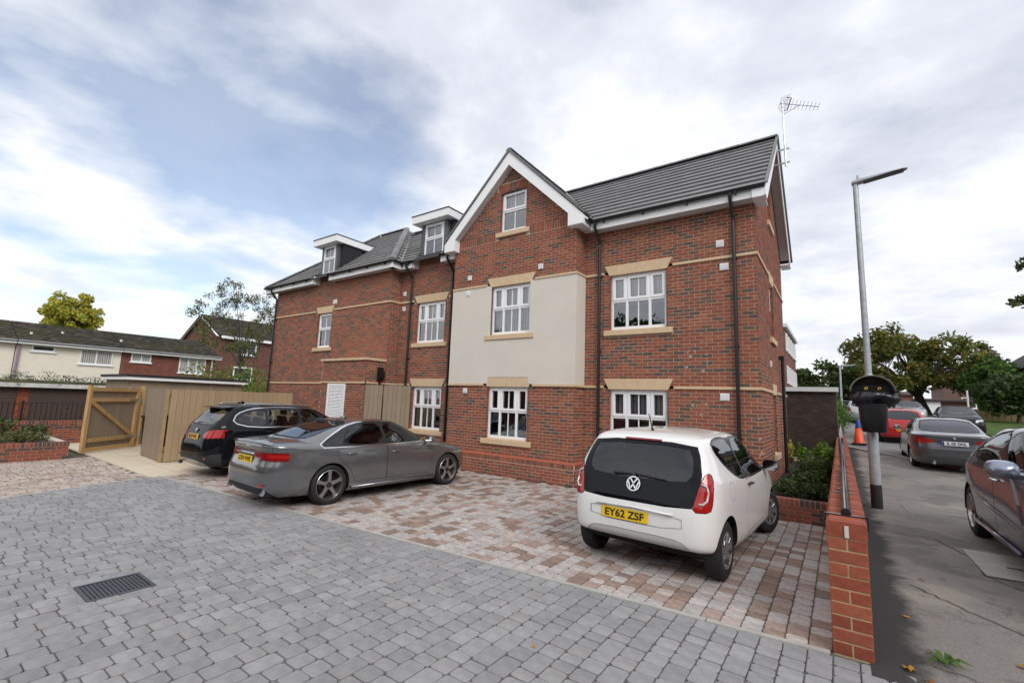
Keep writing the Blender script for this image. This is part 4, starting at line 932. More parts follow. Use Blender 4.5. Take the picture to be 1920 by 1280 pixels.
# ------------------------------------------------------------------ bin store: board fences, gate, shed
M_board = mat('tan_board', (0.36, 0.258, 0.152), 0.75, var=0.10, scale=3, stretch=(8, 8, .6), objvar=0.07, bump=.12, bscale=30)
M_boardg = mat('brown_shade_board', (0.275, 0.215, 0.155), 0.8, var=0.12, scale=3, stretch=(8, 8, .6), objvar=0.07, bump=.12, bscale=30)  # brown boards; on the fence's side panel this tone stands for shade
M_timber = mat('new_timber', (0.46, 0.29, 0.125), 0.75, var=0.20, scale=3, stretch=(6, 6, 1), bump=.15, bscale=25, objvar=.08)
def board_fence(th, a, b, top, base=0.03, w=0.145, m=None, t=0.022):
    a, b = Vector((*a, 0)), Vector((*b, 0)); L = (b - a).length; n = max(1, int(round(L / w))); w = L / n; ang = math.atan2((b - a).y, (b - a).x)
    q = MB(); q.box(0.003, w - .003, -t / 2, t / 2, 0, top - base); me = q.mesh('board', m or M_board)
    for i in range(n):
        p = a + (b - a) * (i / n); place('board', me, th, Matrix.Translation((p.x, p.y, base + random.uniform(-.003, .003))) @ Matrix.Rotation(ang, 4, 'Z'))
    q = MB(); d = (b - a).normalized(); nrm = Vector((-d.y, d.x, 0))
    for z in (0.35, top - .25): q.bar(a + nrm * .045 + Vector((0, 0, z)), b + nrm * .045 + Vector((0, 0, z)), .04, .08)
    build_each(q, 'rail', M_timber, th)
fn = thing('board_fence', 'tan composite board fence of the bin store facing the car park', 'fence', (-14.05, 4.45, 0))
board_fence(fn, (-14.05, 4.50), (-14.05, 7.70), 1.865, m=M_board); board_fence(fn, (-16.0, 4.58), (-14.12, 4.46), 1.865, m=M_boardg)  # same boards on both faces; the side panel's shade is painted into its colour
for x, y in ((-14.10, 4.44), (-16.02, 4.62), (-14.10, 7.72)):
    q = MB(); q.box(x - .03, x + .03, y - .03, y + .03, 0, 1.86); q.build('post', mat('fence_post', (.36, .245, .13), .8, var=.15), fn)
sc = thing('board_screen', 'tan board screen between the cupboard porch and the ground-floor window', 'fence', (-11.4, 9.2, 0)); board_fence(sc, (-11.82, 8.78), (-11.45, 9.15), 2.21, m=M_boardg); board_fence(sc, (-11.43, 9.17), (-10.99, 9.86), 2.22, m=M_boardg)
gt = thing('timber_gate', 'open timber framed gate with diagonal brace at the bin store', 'gate', (-18.25, 5.0, 0))
ga, gb = Vector((-18.2, 4.97, 0)), Vector((-17.0, 3.5, 0)); gd = (gb - ga).normalized(); gn = Vector((-gd.y, gd.x, 0))
if gn.x < 0: gn = -gn
GL = (gb - ga).length; GZ = lambda z: Vector((0, 0, z))
def gbar(name, p, q, w, h, mm=M_timber): m = MB(); m.bar(p, q, w, h); return m.build(name, mm, gt)
for s in (0.05, GL - .05): m = MB(); m.bar(ga + gd * s + GZ(.03), ga + gd * s + GZ(1.90 if s > .1 else 1.84), .10, .075, up=gn); m.build('stile', M_timber, gt)
for z in (1.79, 1.49, .36, .10): gbar('cross_rail', ga + gd * .1 + GZ(z), ga + gd * (GL - .1) + GZ(z), .06, .11)
gbar('brace', ga + gd * .14 + gn * .004 + GZ(.42), ga + gd * (GL - .14) + gn * .004 + GZ(1.43), .055, .10)
q = MB(); nb = 12; wb = (GL - .16) / nb; q.box(.003, wb - .003, -.01, .01, 0, 1.72); me = q.mesh('board', M_boardg)
for i in range(nb): p = ga + gd * (.08 + i * wb) - gn * .045; place('board', me, gt, Matrix.Translation((p.x, p.y, .06)) @ Matrix.Rotation(math.atan2(gd.y, gd.x), 4, 'Z'))
for z in (1.49, .36):
    m = MB(); m.bar(ga + gd * -.02 + gn * .035 + GZ(z), ga + gd * .42 + gn * .035 + GZ(z), .008, .035); m.bar(ga + gd * .0 + gn * .04 + GZ(z - .09), ga + gd * .0 + gn * .04 + GZ(z + .09), .012, .05, up=gn); m.build('strap_hinge', mat('galvanised', (.38, .40, .42), .45, .8, var=.2), gt)
gp2 = thing('gate_post', 'timber gate post and header behind the open gate', 'post', (-18.35, 5.1, 0)); m = MB(); m.box(-18.42, -18.3, 5.02, 5.14, 0, 1.92); m.build('post', M_timber, gp2); m = MB(); m.box(-18.3, -16.9, 5.3, 5.36, 1.68, 1.82); m.build('header', M_timber, gp2)
fb = thing('board_fence', 'brown board fence seen behind the open gate', 'fence', (-17.5, 5.6, 0)); board_fence(fb, (-19.0, 5.5), (-15.5, 5.5), 1.8, m=M_boardg)
sh = thing('bin_shed', 'flat-roofed board shed with black roof edge and white fascia', 'shed', (-20.5, 6.6, 0))
q = MB(); q.box(0, .142, -.012, .012, 0, 2.10); me = q.mesh('board', M_boardg)
for i in range(24): place('board', me, sh, Matrix.Translation((-19.15, 4.95 + i * .145, .02)) @ Matrix.Rotation(R(90), 4, 'Z'))
for i in range(18): place('board', me, sh, Matrix.Translation((-21.8 + i * .145, 4.93, .02)))
m = MB(); m.box(-21.9, -18.98, 4.78, 8.5, 2.13, 2.225); m.build('fascia', M_upvc, sh); m = MB(); m.box(-21.92, -18.96, 4.76, 8.52, 2.227, 2.31); m.build('roof_edge', mat('roof_black', (.02, .021, .024), .7), sh)
bn = thing('wheelie_bin', 'dark wheelie bin just inside the bin store', 'bin', (-16.6, 5.0, 0))
m = MB(); m.add([(-16.85, 4.8, .08), (-16.35, 4.8, .08), (-16.35, 5.25, .08), (-16.85, 5.25, .08), (-16.9, 4.75, 1.0), (-16.3, 4.75, 1.0), (-16.3, 5.3, 1.0), (-16.9, 5.3, 1.0)], [(3, 2, 1, 0), (4, 5, 6, 7), (0, 1, 5, 4), (1, 2, 6, 5), (2, 3, 7, 6), (3, 0, 4, 7)]); m.build('bin_body', M_black, bn, bevel=.03)
m = MB(); m.prism([(4.72, 1.0), (5.34, 1.0), (5.34, 1.06), (5.1, 1.12), (4.72, 1.05)], lambda a, b: (-16.92, a, b), (.64, 0, 0)); m.build('lid', M_black, bn, bevel=.015)
# ================================================================== car builder
def interp_levels(L, per=6):
    """smooth rows of control levels"""
    A = np.array(L, float); n = len(A); out = []
    for i in range(n - 1):
        p0, p1, p2, p3 = A[max(i - 1, 0)], A[i], A[i + 1], A[min(i + 2, n - 1)]
        for k in range(per):
            t = k / per; m1 = (p2 - p0) / 2; m2 = (p3 - p1) / 2
            lim = 1.5 * (p2 - p1)
            out.append((2 * t ** 3 - 3 * t ** 2 + 1) * p1 + (t ** 3 - 2 * t ** 2 + t) * m1 + (-2 * t ** 3 + 3 * t ** 2) * p2 + (t ** 3 - t ** 2) * m2)
    out.append(A[-1]); return np.array(out)
def outline(row, n=128, xm=None):
    """closed outline of one level: x forward, y left. row = xf zf xr zr w zs nf nr"""
    xf, zf, xr, zr, w, zs, nf, nr = row; xm = (xf * 0.5 + xr * 0.5) if xm is None else min(max(xm, xr + .02), xf - .02)
    t = np.linspace(0, 2 * np.pi, 1441)[:-1]; c, s = np.cos(t), np.sin(t)
    e = np.where(c >= 0, 2 / nf, 2 / nr); fx = np.sign(c) * np.abs(c) ** e; fy = np.sign(s) * np.abs(s) ** e
    x = xm + np.where(fx >= 0, fx * (xf - xm), fx * (xm - xr)); y = w * fy
    z = zs + np.where(fx >= 0, (zf - zs), (zr - zs)) * np.abs(fx) ** 2.2
    P = np.stack([x, y, z], 1); d = np.linalg.norm(np.diff(np.vstack([P, P[:1]]), axis=0), axis=1); cum = np.concatenate([[0], np.cumsum(d)]); tot = cum[-1]
    q = np.linspace(0, tot, n + 1)[:-1]; PP = np.vstack([P, P[:1]])
    return np.stack([np.interp(q, cum, PP[:, k]) for k in range(3)], 1)
def pip(poly, x, y):
    c = False; n = len(poly); j = n - 1
    for i in range(n):
        xi, yi = poly[i]; xj, yj = poly[j]
        if (yi > y) != (yj > y) and x < (xj - xi) * (y - yi) / (yj - yi) + xi: c = not c
        j = i
    return c
def offset_poly(poly, d):
    n = len(poly); area = sum(poly[i][0] * poly[(i + 1) % n][1] - poly[(i + 1) % n][0] * poly[i][1] for i in range(n)); s = 1 if area > 0 else -1; out = []
    for i in range(n):
        a, b, c = Vector(poly[i - 1]), Vector(poly[i]), Vector(poly[(i + 1) % n]); e1 = (b - a).normalized(); e2 = (c - b).normalized()
        n1 = Vector((e1.y, -e1.x)) * s; n2 = Vector((e2.y, -e2.x)) * s; m = (n1 + n2); k = m.length
        m = m / k if k > 1e-6 else n1; cosv = max(0.5, m.dot(n1)); q = b + m * d / cosv; out.append((q.x, q.y))
    return out
def smooth_poly(poly, it=2):
    for _ in range(it):
        q = []
        for i in range(len(poly)):
            a, b = poly[i], poly[(i + 1) % len(poly)]
            q += [(a[0] * .78 + b[0] * .22, a[1] * .78 + b[1] * .22), (a[0] * .22 + b[0] * .78, a[1] * .22 + b[1] * .78)]
        poly = q
    return poly
PROJ = {'L': (0, 2, Vector((0, 1, 0))), 'R': (0, 2, Vector((0, -1, 0))), 'B': (1, 2, Vector((-1, 0, 0))), 'F': (1, 2, Vector((1, 0, 0))), 'T': (0, 1, Vector((0, 0, 1)))}
def facing(f, pr, thr=0.12, lim=None):
    c = f.calc_center_median()
    if pr == 'L' and c.y < 0.12 or pr == 'R' and c.y > -0.12: return False
    if lim is not None and pr == 'B' and c.x > lim: return False
    return f.normal.dot(PROJ[pr][2]) > thr
def cut_poly(bm, pr, poly, thr, lim=None):
    ia, ib, dr = PROJ[pr]; n = len(poly)
    bx0, bx1 = min(p[0] for p in poly) - .04, max(p[0] for p in poly) + .04; by0, by1 = min(p[1] for p in poly) - .04, max(p[1] for p in poly) + .04
    def bbox(f):
        xs = [v.co[ia] for v in f.verts]; ys = [v.co[ib] for v in f.verts]; return (min(xs), max(xs), min(ys), max(ys))
    cand = {}
    for f in bm.faces:
        if f.normal.dot(dr) <= thr: continue
        bb = bbox(f)
        if bb[1] < bx0 or bb[0] > bx1 or bb[3] < by0 or bb[2] > by1: continue
        if facing(f, pr, thr, lim): cand[f] = bb
    for i in range(n):
        a, b = poly[i], poly[(i + 1) % n]; dx, dy = b[0] - a[0], b[1] - a[1]; L = math.hypot(dx, dy)
        if L < 1e-5: continue
        l0, l1 = min(a[0], b[0]) - .01, min(a[1], b[1]) - .01; h0, h1 = max(a[0], b[0]) + .01, max(a[1], b[1]) + .01
        co = Vector((0, 0, 0)); co[ia] = a[0]; co[ib] = a[1]; no = Vector((0, 0, 0)); no[ia] = -dy / L; no[ib] = dx / L
        geom = [f for f, bb in cand.items() if not (bb[1] < l0 or bb[0] > h0 or bb[3] < l1 or bb[2] > h1)]
        if not geom: continue
        es = set(); vs = set()
        for f in geom: es.update(f.edges); vs.update(f.verts)
        r = bmesh.ops.bisect_plane(bm, geom=list(vs) + list(es) + geom, dist=1e-5, plane_co=co, plane_no=no)
        for f in geom: 
            if not f.is_valid: cand.pop(f, None)
        for f in r['geom']:
            if isinstance(f, bmesh.types.BMFace) and f.is_valid: f.normal_update(); cand[f] = bbox(f)
def car_shell(levels, per=6, n=128, xm=None, kf=1.5, kr=1.75):
    levels = [(*l[:6], l[6] * kf, l[7] * kr) for l in levels]
    rows = interp_levels(levels, per); pts = [outline(r, n, xm) for r in rows]
    bm = bmesh.new(); rings = [[bm.verts.new(tuple(p)) for p in ring] for ring in pts]
    for a, b in zip(rings, rings[1:]):
        for k in range(n): bm.faces.new((a[k], a[(k + 1) % n], b[(k + 1) % n], b[k]))
    bm.faces.new(rings[-1]); bm.normal_update(); return bm
def car_parts(th, levels, feats, bodymat, arches, per=6, n=128, xm=None, lining=None, kf=1.5, kr=1.75):
    """feats: (part, material, proj, polygon, ring(width,part,material)|None, push, thr)"""
    bm = car_shell(levels, per, n, xm, kf, kr); xmin = min(l[2] for l in levels)
    lay = bm.faces.layers.int.new('part')
    table = ['body']; mats = {'body': bodymat}; push = {'body': 0}; order = []
    allf = []
    for ft in feats:
        part, mt, prs, poly, ring, ps = ft[:6]; thr = ft[6] if len(ft) > 6 else 0.12
        for pr in prs: allf.append((part, mt, pr[0], [(-x, y) for x, y in poly] if pr.endswith('m') else poly, ring, ps, thr, (xmin + .36) if (part.startswith('tail_lamp') or 'bumper' in part or part == 'diffuser') else None))
    for part, mt, pr, poly, ring, ps, thr, lim in allf:
        cut_poly(bm, pr, poly, thr, lim)
        if ring: cut_poly(bm, pr, offset_poly(poly, ring[0]), thr, lim)
    for cx, cz, r in arches:
        poly = [(cx + r * math.cos(2 * math.pi * i / 36), cz + r * math.sin(2 * math.pi * i / 36)) for i in range(36)]
        for pr in 'LR': cut_poly(bm, pr, poly, 0.05)
    bm.normal_update()
    groups = {}; OP = [offset_poly(a[3], a[4][0]) if a[4] else None for a in allf]
    for f in list(bm.faces):
        c = f.calc_center_median(); done = None
        for cx, cz, r in arches:
            if abs(c.y) > 0.3 and math.hypot(c.x - cx, c.z - cz) < r - 0.001: done = 'DEL'
        if not done:
            for idx, (part, mt, pr, poly, ring, ps, thr, lim) in enumerate(allf):
                if not facing(f, pr, thr, lim): continue
                ia, ib, _ = PROJ[pr]
                if pip(poly, c[ia], c[ib]): done = ('F', idx); break
            if not done:
                for idx, (part, mt, pr, poly, ring, ps, thr, lim) in enumerate(allf):
                    if not ring or not facing(f, pr, thr, lim): continue
                    ia, ib, _ = PROJ[pr]
                    if pip(OP[idx], c[ia], c[ib]): done = ('R', idx); break
        groups.setdefault(done or 'body', []).append(f)
    vn = {v: v.normal.copy() for v in bm.verts}
    outs = {}
    def emit(fs, name, mt, ps, parent):
        vmap = {}; co = []; nn = []; faces = []
        for f in fs:
            ids = []
            for v in f.verts:
                if v not in vmap: vmap[v] = len(co); co.append(tuple(v.co + vn[v] * ps)); nn.append(tuple(vn[v]))
                ids.append(vmap[v])
            faces.append(ids)
        me = bpy.data.meshes.new(name); me.from_pydata(co, [], faces); me.materials.append(mt)
        me.polygons.foreach_set('use_smooth', [True] * len(me.polygons)); me.normals_split_custom_set_from_vertices(nn); me.update()
        return link(name, me, parent)
    body = emit(groups.get('body', []), 'body', bodymat, 0.0, th)
    for key, fs in groups.items():
        if key in ('body', 'DEL'): continue
        part, mt, pr, poly, ring, ps, thr, lim = allf[key[1]]
        if key[0] == 'F': outs.setdefault(part, []).append(emit(fs, part, mt, ps, th))
        else: emit(fs, ring[1], ring[2], ring[3] if len(ring) > 3 else -0.004, th)
    if lining:
        fs = [f for f in groups.get('body', []) if f.calc_center_median().z > 0.5]
        emit(fs, 'cabin_lining', lining, -0.03, th)
    bm.free(); return body, outs
M_tyre = mat('tyre_rubber', (0.014, 0.014, 0.015), 0.8, var=0.25, scale=20, bump=.2)
M_alloy = mat('alloy', (0.42, 0.40, 0.39), 0.3, 0.9, var=.05)
M_alloyd = mat('dark_alloy', (0.06, 0.06, 0.065), 0.35, 0.7, var=.1)
M_trim = mat('wheel_trim_grey', (0.20, 0.20, 0.21), 0.4, 0.4, var=.1)
M_chrome = mat('chrome', (0.75, 0.76, 0.78), 0.12, 1.0, var=.02)
M_gap = mat('panel_gap', (0.008, 0.008, 0.009), 0.8)
M_blackpl = mat('rough_black_plastic', (0.022, 0.023, 0.025), 0.6, var=.2, scale=20)
M_redlamp = mat('red_lamp', (0.20, 0.004, 0.008), 0.15, coat=.5, var=.2, scale=25)
M_redlamp2 = mat('bright_red_lamp', (0.36, 0.010, 0.010), 0.15, coat=.5, var=.15, scale=25)
M_clearlamp = mat('clear_lamp', (0.55, 0.56, 0.58), 0.1, 0.3, coat=1.0, var=.2, scale=15)
M_cabin = mat('cabin_cloth', (0.03, 0.031, 0.034), 0.9, var=.2)
M_cabin_light = mat('cabin_headlining', (0.22, 0.22, 0.21), 0.9, var=.1)
M_ply = mat('yellow_plate', (0.80, 0.52, 0.02), 0.4, var=.04, spec=.3); M_plw = mat('white_plate', (0.72, 0.73, 0.74), 0.4, var=.04)
M_ink = mat('plate_ink', (0.008, 0.008, 0.009), 0.5)
def wheel(th, x, y, r, w, style, side, steer=0.0, tilt=0):
    """one wheel at (x,y), outer face towards side*y"""
    hub = bpy.data.objects.new('wheel', None)
    rim = r * ({'trim': .62, 'five': .75}.get(style, .68)); h = w / 2
    m = MB(); prof = [(rim, -h * .92), (r * .86, -h), (r * .965, -h * .82), (r, -h * .45), (r, 0), (r, h * .45), (r * .965, h * .82), (r * .86, h), (rim, h * .92), (rim * .96, h * .7), (rim * .96, -h * .7)]
    m.lathe(prof, 48, 'y', close=True); 
    me = m.mesh('tyre', M_tyre); shade_by_angle(me, 30)
    ty = link('wheel', me, th); ty.location = (x, y, r); ty.rotation_euler = (0, 0, steer + (math.pi if side < 0 else 0))
    m = MB(); m.lathe([(rim, h * .93), (rim * .97, h * .98), (rim * .93, h * .80), (rim * .90, h * .2), (rim * .90, -h * .8)], 48, 'y'); me = m.mesh('rim', M_alloy if style != 'trim' else M_trim); shade_by_angle(me, 40); link('rim', me, ty)
    m = MB(); m.lathe([(0.001, h * .05), (rim * .6, h * .05), (rim * .6, -h * .02)], 32, 'y'); me = m.mesh('brake_disc', M_alloyd); link('brake_disc', me, ty)
    m = MB(); m.lathe([(0.001, -h * .3), (rim * .93, -h * .3)], 32, 'y'); me = m.mesh('wheel_back', M_gap); link('wheel_back', me, ty)
    yo = h * .80
    if style == 'trim':
        m = MB(); m.lathe([(0.001, yo + .004), (rim * .35, yo + .010), (rim * .8, yo), (rim * .97, yo + .012)], 48, 'y'); me = m.mesh('wheel_trim', M_trim); shade_by_angle(me, 40); link('wheel_trim', me, ty)
        for k in range(7):
            t = 2 * math.pi * k / 7; q = MB(); pts = []
            for rr, dt in ((.44, -.10), (.78, -.20), (.80, .02), (.46, .08)): pts.append((rim * rr * math.sin(t + dt), yo + .014, rim * rr * math.cos(t + dt)))
            q.quad(*pts); q.build('trim_slot', M_gap if k % 2 else M_alloyd, ty)
            q = MB(); q.path([(rim * .46 * math.sin(t + .13), yo + .012, rim * .46 * math.cos(t + .13)), (rim * .82 * math.sin(t + .08), yo + .016, rim * .82 * math.cos(t + .08)), (rim * .83 * math.sin(t - .18), yo + .014, rim * .83 * math.cos(t - .18))], .006, 5); q.build('trim_rib', M_chrome, ty)
    else:
        ns = 5 if style in ('five', 'twin') else 10
        for k in range(ns):
            t0 = 2 * math.pi * k / ns
            legs = ((-.0, .19),) if style == 'five' else (((-.14, .085), (.14, .085)) if style == 'twin' else ((0, .085),))
            for dt, wd in legs:
                q = MB(); vs = []
                for rr, ww, yy in ((.10, wd * 1.0 * .26 / .26, yo - .012), (.55, wd * .62, yo + .008), (.95, wd * .95, yo - .004)):
                    tt = t0 + dt * (rr if style == 'twin' else 1) * 1.0
                    d = Vector((math.sin(tt), 0, math.cos(tt))); s = Vector((math.cos(tt), 0, -math.sin(tt)))
                    c = d * rim * rr; hw = rim * ww
                    for sg, dep in ((-1, 0), (1, 0), (1, -.03), (-1, -.03)): vs.append(c + s * hw * sg * (.8 if dep == 0 else 1) + Vector((0, yy + dep, 0)))
                fs = [(0, 1, 5, 4), (1, 2, 6, 5), (2, 3, 7, 6), (3, 0, 4, 7), (4, 5, 9, 8), (5, 6, 10, 9), (6, 7, 11, 10), (7, 4, 8, 11), (8, 9, 10, 11), (3, 2, 1, 0)]
                q.add(vs, fs); q.build('spoke', M_alloy, ty, bevel=.004)
        m = MB(); m.lathe([(0.001, yo + .012), (rim * .17, yo + .010), (rim * .2, yo - .02)], 24, 'y'); me = m.mesh('hub_cap', M_alloyd); link('hub_cap', me, ty)
    return ty
def liner(th, x, z, r, y0, y1, mt=None):
    m = MB(); n = 20
    for s in (-1, 1):
        vs = []
        for k in range(n + 1):
            t = math.pi * (1.06 * k / n - .03); 
            for y in (y0, y1): vs.append((x + r * math.cos(t), s * y, z + r * math.sin(t)))
        q = MB(); q.add(vs, [(2 * k, 2 * k + 1, 2 * k + 3, 2 * k + 2) for k in range(n)]); 
        c = len(q.v); q.add([(x, s * y0, z)] + [vs[2 * k] for k in range(n + 1)], [(0, k + 1, k + 2) for k in range(n)])
        q.build('wheel_arch_liner', mt or M_gap, th)
def lettering(name, txt, size, parent, mt, M, ext=.0015, width=None, bold=0.0):
    cu = bpy.data.curves.new(name, 'FONT'); cu.body = txt; cu.size = size; cu.extrude = ext; cu.align_x = 'CENTER'; cu.align_y = 'CENTER'; cu.offset = bold
    tmp = bpy.data.objects.new('tmp_text', cu); COL.objects.link(tmp)
    dg = bpy.context.evaluated_depsgraph_get(); me = bpy.data.meshes.new_from_object(tmp.evaluated_get(dg)); bpy.data.objects.remove(tmp); bpy.data.curves.remove(cu)
    me.name = name; me.materials.clear(); me.materials.append(mt)
    if width:
        xs = [v.co.x for v in me.vertices]; w = max(xs) - min(xs); k = width / w; c = (max(xs) + min(xs)) / 2
        for v in me.vertices: v.co.x = (v.co.x - c) * k
        me.update()
    o = link(name, me, parent); o.matrix_basis = M; return o
def rear_frame(x, y, z, lean=0.0):
    """matrix whose local x runs right as seen from behind, local y up, local z backwards"""
    m = Matrix(((0, 0, -1, x), (-1, 0, 0, y), (0, 1, 0, z), (0, 0, 0, 1)))
    return m @ Matrix.Rotation(lean, 4, 'X')
def front_frame(x, y, z, lean=0.0):
    m = Matrix(((0, 0, 1, x), (1, 0, 0, y), (0, 1, 0, z), (0, 0, 0, 1)))
    return m @ Matrix.Rotation(lean, 4, 'X')
def plate(th, M, w, h, mt, txt, tw, euro=False):
    q = MB(); q.box(-w / 2, w / 2, -h / 2, h / 2, -.006, .004); o = q.build('number_plate', mt, th, bevel=.003); o.matrix_basis = M
    lettering('plate_lettering', txt, h * .92, o, M_ink, Matrix.Translation(((.03 if euro else 0), -.002, .006)), width=tw, bold=.0022)
    if euro:
        q = MB(); q.box(-w / 2 + .004, -w / 2 + .045, -h / 2 + .004, h / 2 - .004, .004, .0065); q.build('plate_band', mat('plate_blue', (.01, .06, .35), .4), o)
    return o
def paint(name, col, metal=0.0, rough=0.3, flake=0.03):
    dark = max(col) < .03
    return mat(name, col, rough, metal, var=flake, scale=3, coat=.6 if dark else 1.0, spec=0.0 if dark else .25)
def mirror(th, x, y, z, sc, mshell, s, mglass, l=.10, h=.075):
    """door mirror: housing, foot and glass; s = side sign; glass faces backwards"""
    q = MB(); prof = [(0, .0), (.3, .75), (.6, .95), (.85, .8), (1, .25)]
    n = 14; vs = []
    for k, (a, rr) in enumerate(((0.0, .92), (.25, 1.0), (.6, .9), (.85, .62), (1.0, .12))):
        for i in range(n):
            t = 2 * math.pi * i / n; c, d = math.cos(t), math.sin(t); c = math.copysign(abs(c) ** .75, c); d = math.copysign(abs(d) ** .75, d)
            vs.append((x + a * .13 * sc, y + s * (c * l * rr + l * 1.0) * sc * 1.0, z + d * h * rr * sc))
    q.add(vs, [(k * n + i, k * n + (i + 1) % n, (k + 1) * n + (i + 1) % n, (k + 1) * n + i) for k in range(4) for i in range(n)] + [tuple(4 * n + i for i in range(n))])
    o = q.build('door_mirror', mshell, th, smooth=True)
    q = MB(); q.add([vs[i] for i in range(n)], [tuple(range(n))]); g = q.build('mirror_glass', mglass, o); 
    q = MB(); q.bar((x + .05 * sc, y - s * .05, z - h * .75 * sc), (x + .05 * sc, y + s * .10 * sc, z - h * .55 * sc), .05 * sc, .03 * sc); q.build('mirror_foot', M_blackpl, o)
    return o
def handle(th, x, y, z, s, mt, L=.20):
    q = MB(); q.path([(x - L / 2, y, z), (x - L / 2 + .02, y + s * .035, z + .004), (x + L / 2 - .03, y + s * .04, z + .006), (x + L / 2, y, z + .004)], [.010, .014, .014, .010], 8); q.build('door_handle', mt, th, smooth=True)
def seat(th, x, y, mt, z=.34):
    q = MB(); q.box(x - .22, x + .26, y - .23, y + .23, z, z + .16); o = q.build('seat', mt, th, bevel=.05)
    q = MB(); q.prism([(-.20, z + .1), (-.08, z + .1), (-.20, z + .72), (-.30, z + .72)], lambda a, b: (x + a, y - .22, b), (0, .44, 0)); q.build('seat_back', mt, o, bevel=.05)
    q = MB(); q.prism([(-.24, z + .74), (-.15, z + .74), (-.18, z + .93), (-.26, z + .93)], lambda a, b: (x + a, y - .13, b), (0, .26, 0)); q.build('headrest', mt, o, bevel=.04)
def cabin(th, x0, x1, w, z, rows, mt=None):
    q = MB(); q.box(x0, x1, -w, w, z - .05, z + .1); q.build('cabin_floor', M_cabin, th)
    for x in rows:
        for y in (-w * .5, w * .5): seat(th, x, y, M_cabin, z + .08)
    q = MB(); q.box(x1 - .35, x1 + .1, -w, w, z + .35, z + .58); q.build('dashboard', M_cabin, th, bevel=.05)

def surf(levels, y, z, kf=1.5, kr=1.75, front=False):
    """x of the car shell at (y, z) seen from behind (or the front)"""
    rows = interp_levels([(*l[:6], l[6] * kf, l[7] * kr) for l in levels], 8); best = None
    for r in rows:
        P = outline(r, 256); P = P[P[:, 0] > 0] if front else P[P[:, 0] < 0]
        d = (P[:, 1] - y) ** 2 + (P[:, 2] - z) ** 2
        if len(d) == 0: continue
        i = int(np.argmin(d))
        if best is None or d[i] < best[0]: best = (d[i], P[i, 0])
    return float(best[1])
# ================================================================== the parked cars
def new_car(name, label, loc, rz, scale=1.0, group=None, cat='car'):
    t = thing(name, label, cat, loc, rz, group); t.scale = (scale,) * 3; LOCAL.add(t.name); return t
# ------------------------------------------------------------------ white hatchback
P_white = paint('white_paint', (0.80, 0.80, 0.79), 0, 0.32, .01)
vw = new_car('hatchback', 'white three-door hatchback with black glass tailgate parked by the brick wall', (-1.863, 7.09, 0), R(86.8), 1.08)
LV = [(1.66, .22, -1.62, .31, .77, .22, 3.0, 3.4), (1.75, .30, -1.715, .36, .805, .30, 3.2, 3.8), (1.795, .46, -1.742, .47, .818, .46, 3.3, 4.0), (1.79, .58, -1.748, .62, .822, .60, 3.3, 4.0), (1.74, .70, -1.735, .74, .82, .74, 3.2, 4.2), (1.62, .82, -1.70, .84, .812, .86, 3.0, 4.5),
      (1.30, .93, -1.665, .94, .798, .95, 3.0, 5.0), (.98, 1.01, -1.63, 1.03, .775, 1.015, 3.0, 5.2), (.66, 1.18, -1.565, 1.18, .715, 1.18, 3.2, 5.2), (.36, 1.335, -1.48, 1.335, .645, 1.335, 3.5, 5.0), (.20, 1.40, -1.42, 1.395, .60, 1.395, 3.6, 4.6), (-.02, 1.445, -1.26, 1.44, .50, 1.44, 3.0, 3.6), (-.3, 1.475, -.95, 1.468, .30, 1.47, 2.6, 2.8), (-.55, 1.482, -.65, 1.48, .05, 1.48, 2, 2)]
hatch = smooth_poly([(-.585, .735), (.585, .735), (.61, .82), (.665, 1.02), (.625, 1.22), (.565, 1.352), (-.565, 1.352), (-.625, 1.22), (-.665, 1.02), (-.61, .82)], 1)
hclear = smooth_poly([(-.50, .97), (.50, .97), (.585, 1.06), (.56, 1.22), (.50, 1.315), (-.50, 1.315), (-.56, 1.22), (-.585, 1.06)], 1)
lamp = smooth_poly([(.60, .722), (.745, .72), (.757, .80), (.755, .98), (.72, 1.085), (.675, 1.05), (.622, .84)], 1)
lin = [(.655, .80), (.745, .79), (.75, .90), (.70, .945), (.665, .90)]
sidew = smooth_poly([(.78, 1.005), (-.40, 1.0), (-.72, 1.03), (-1.04, 1.16), (-1.16, 1.27), (-1.14, 1.355), (-.8, 1.385), (.18, 1.365), (.50, 1.22)], 1)
dq = [(w, z) for w, z in sidew if w > -.36]; dwin = [(.86, .955), (-.37, .94), (-.47, 1.38), (.19, 1.368), (.52, 1.20)]
door = [(.72, .34), (.82, .60), (.84, .93), (-.36, .915), (-.42, .62), (-.36, .32)]
wind = smooth_poly([(-.60, 1.03), (.60, 1.03), (.54, 1.36), (-.54, 1.36)], 1)
qwin = smooth_poly([(-.42, .945), (-.70, .98), (-1.04, 1.13), (-1.20, 1.27), (-1.16, 1.36), (-.85, 1.385), (-.53, 1.382)], 1)
valance = smooth_poly([(-.60, .29), (.60, .29), (.52, .40), (.40, .43), (-.40, .43), (-.52, .40)], 1)
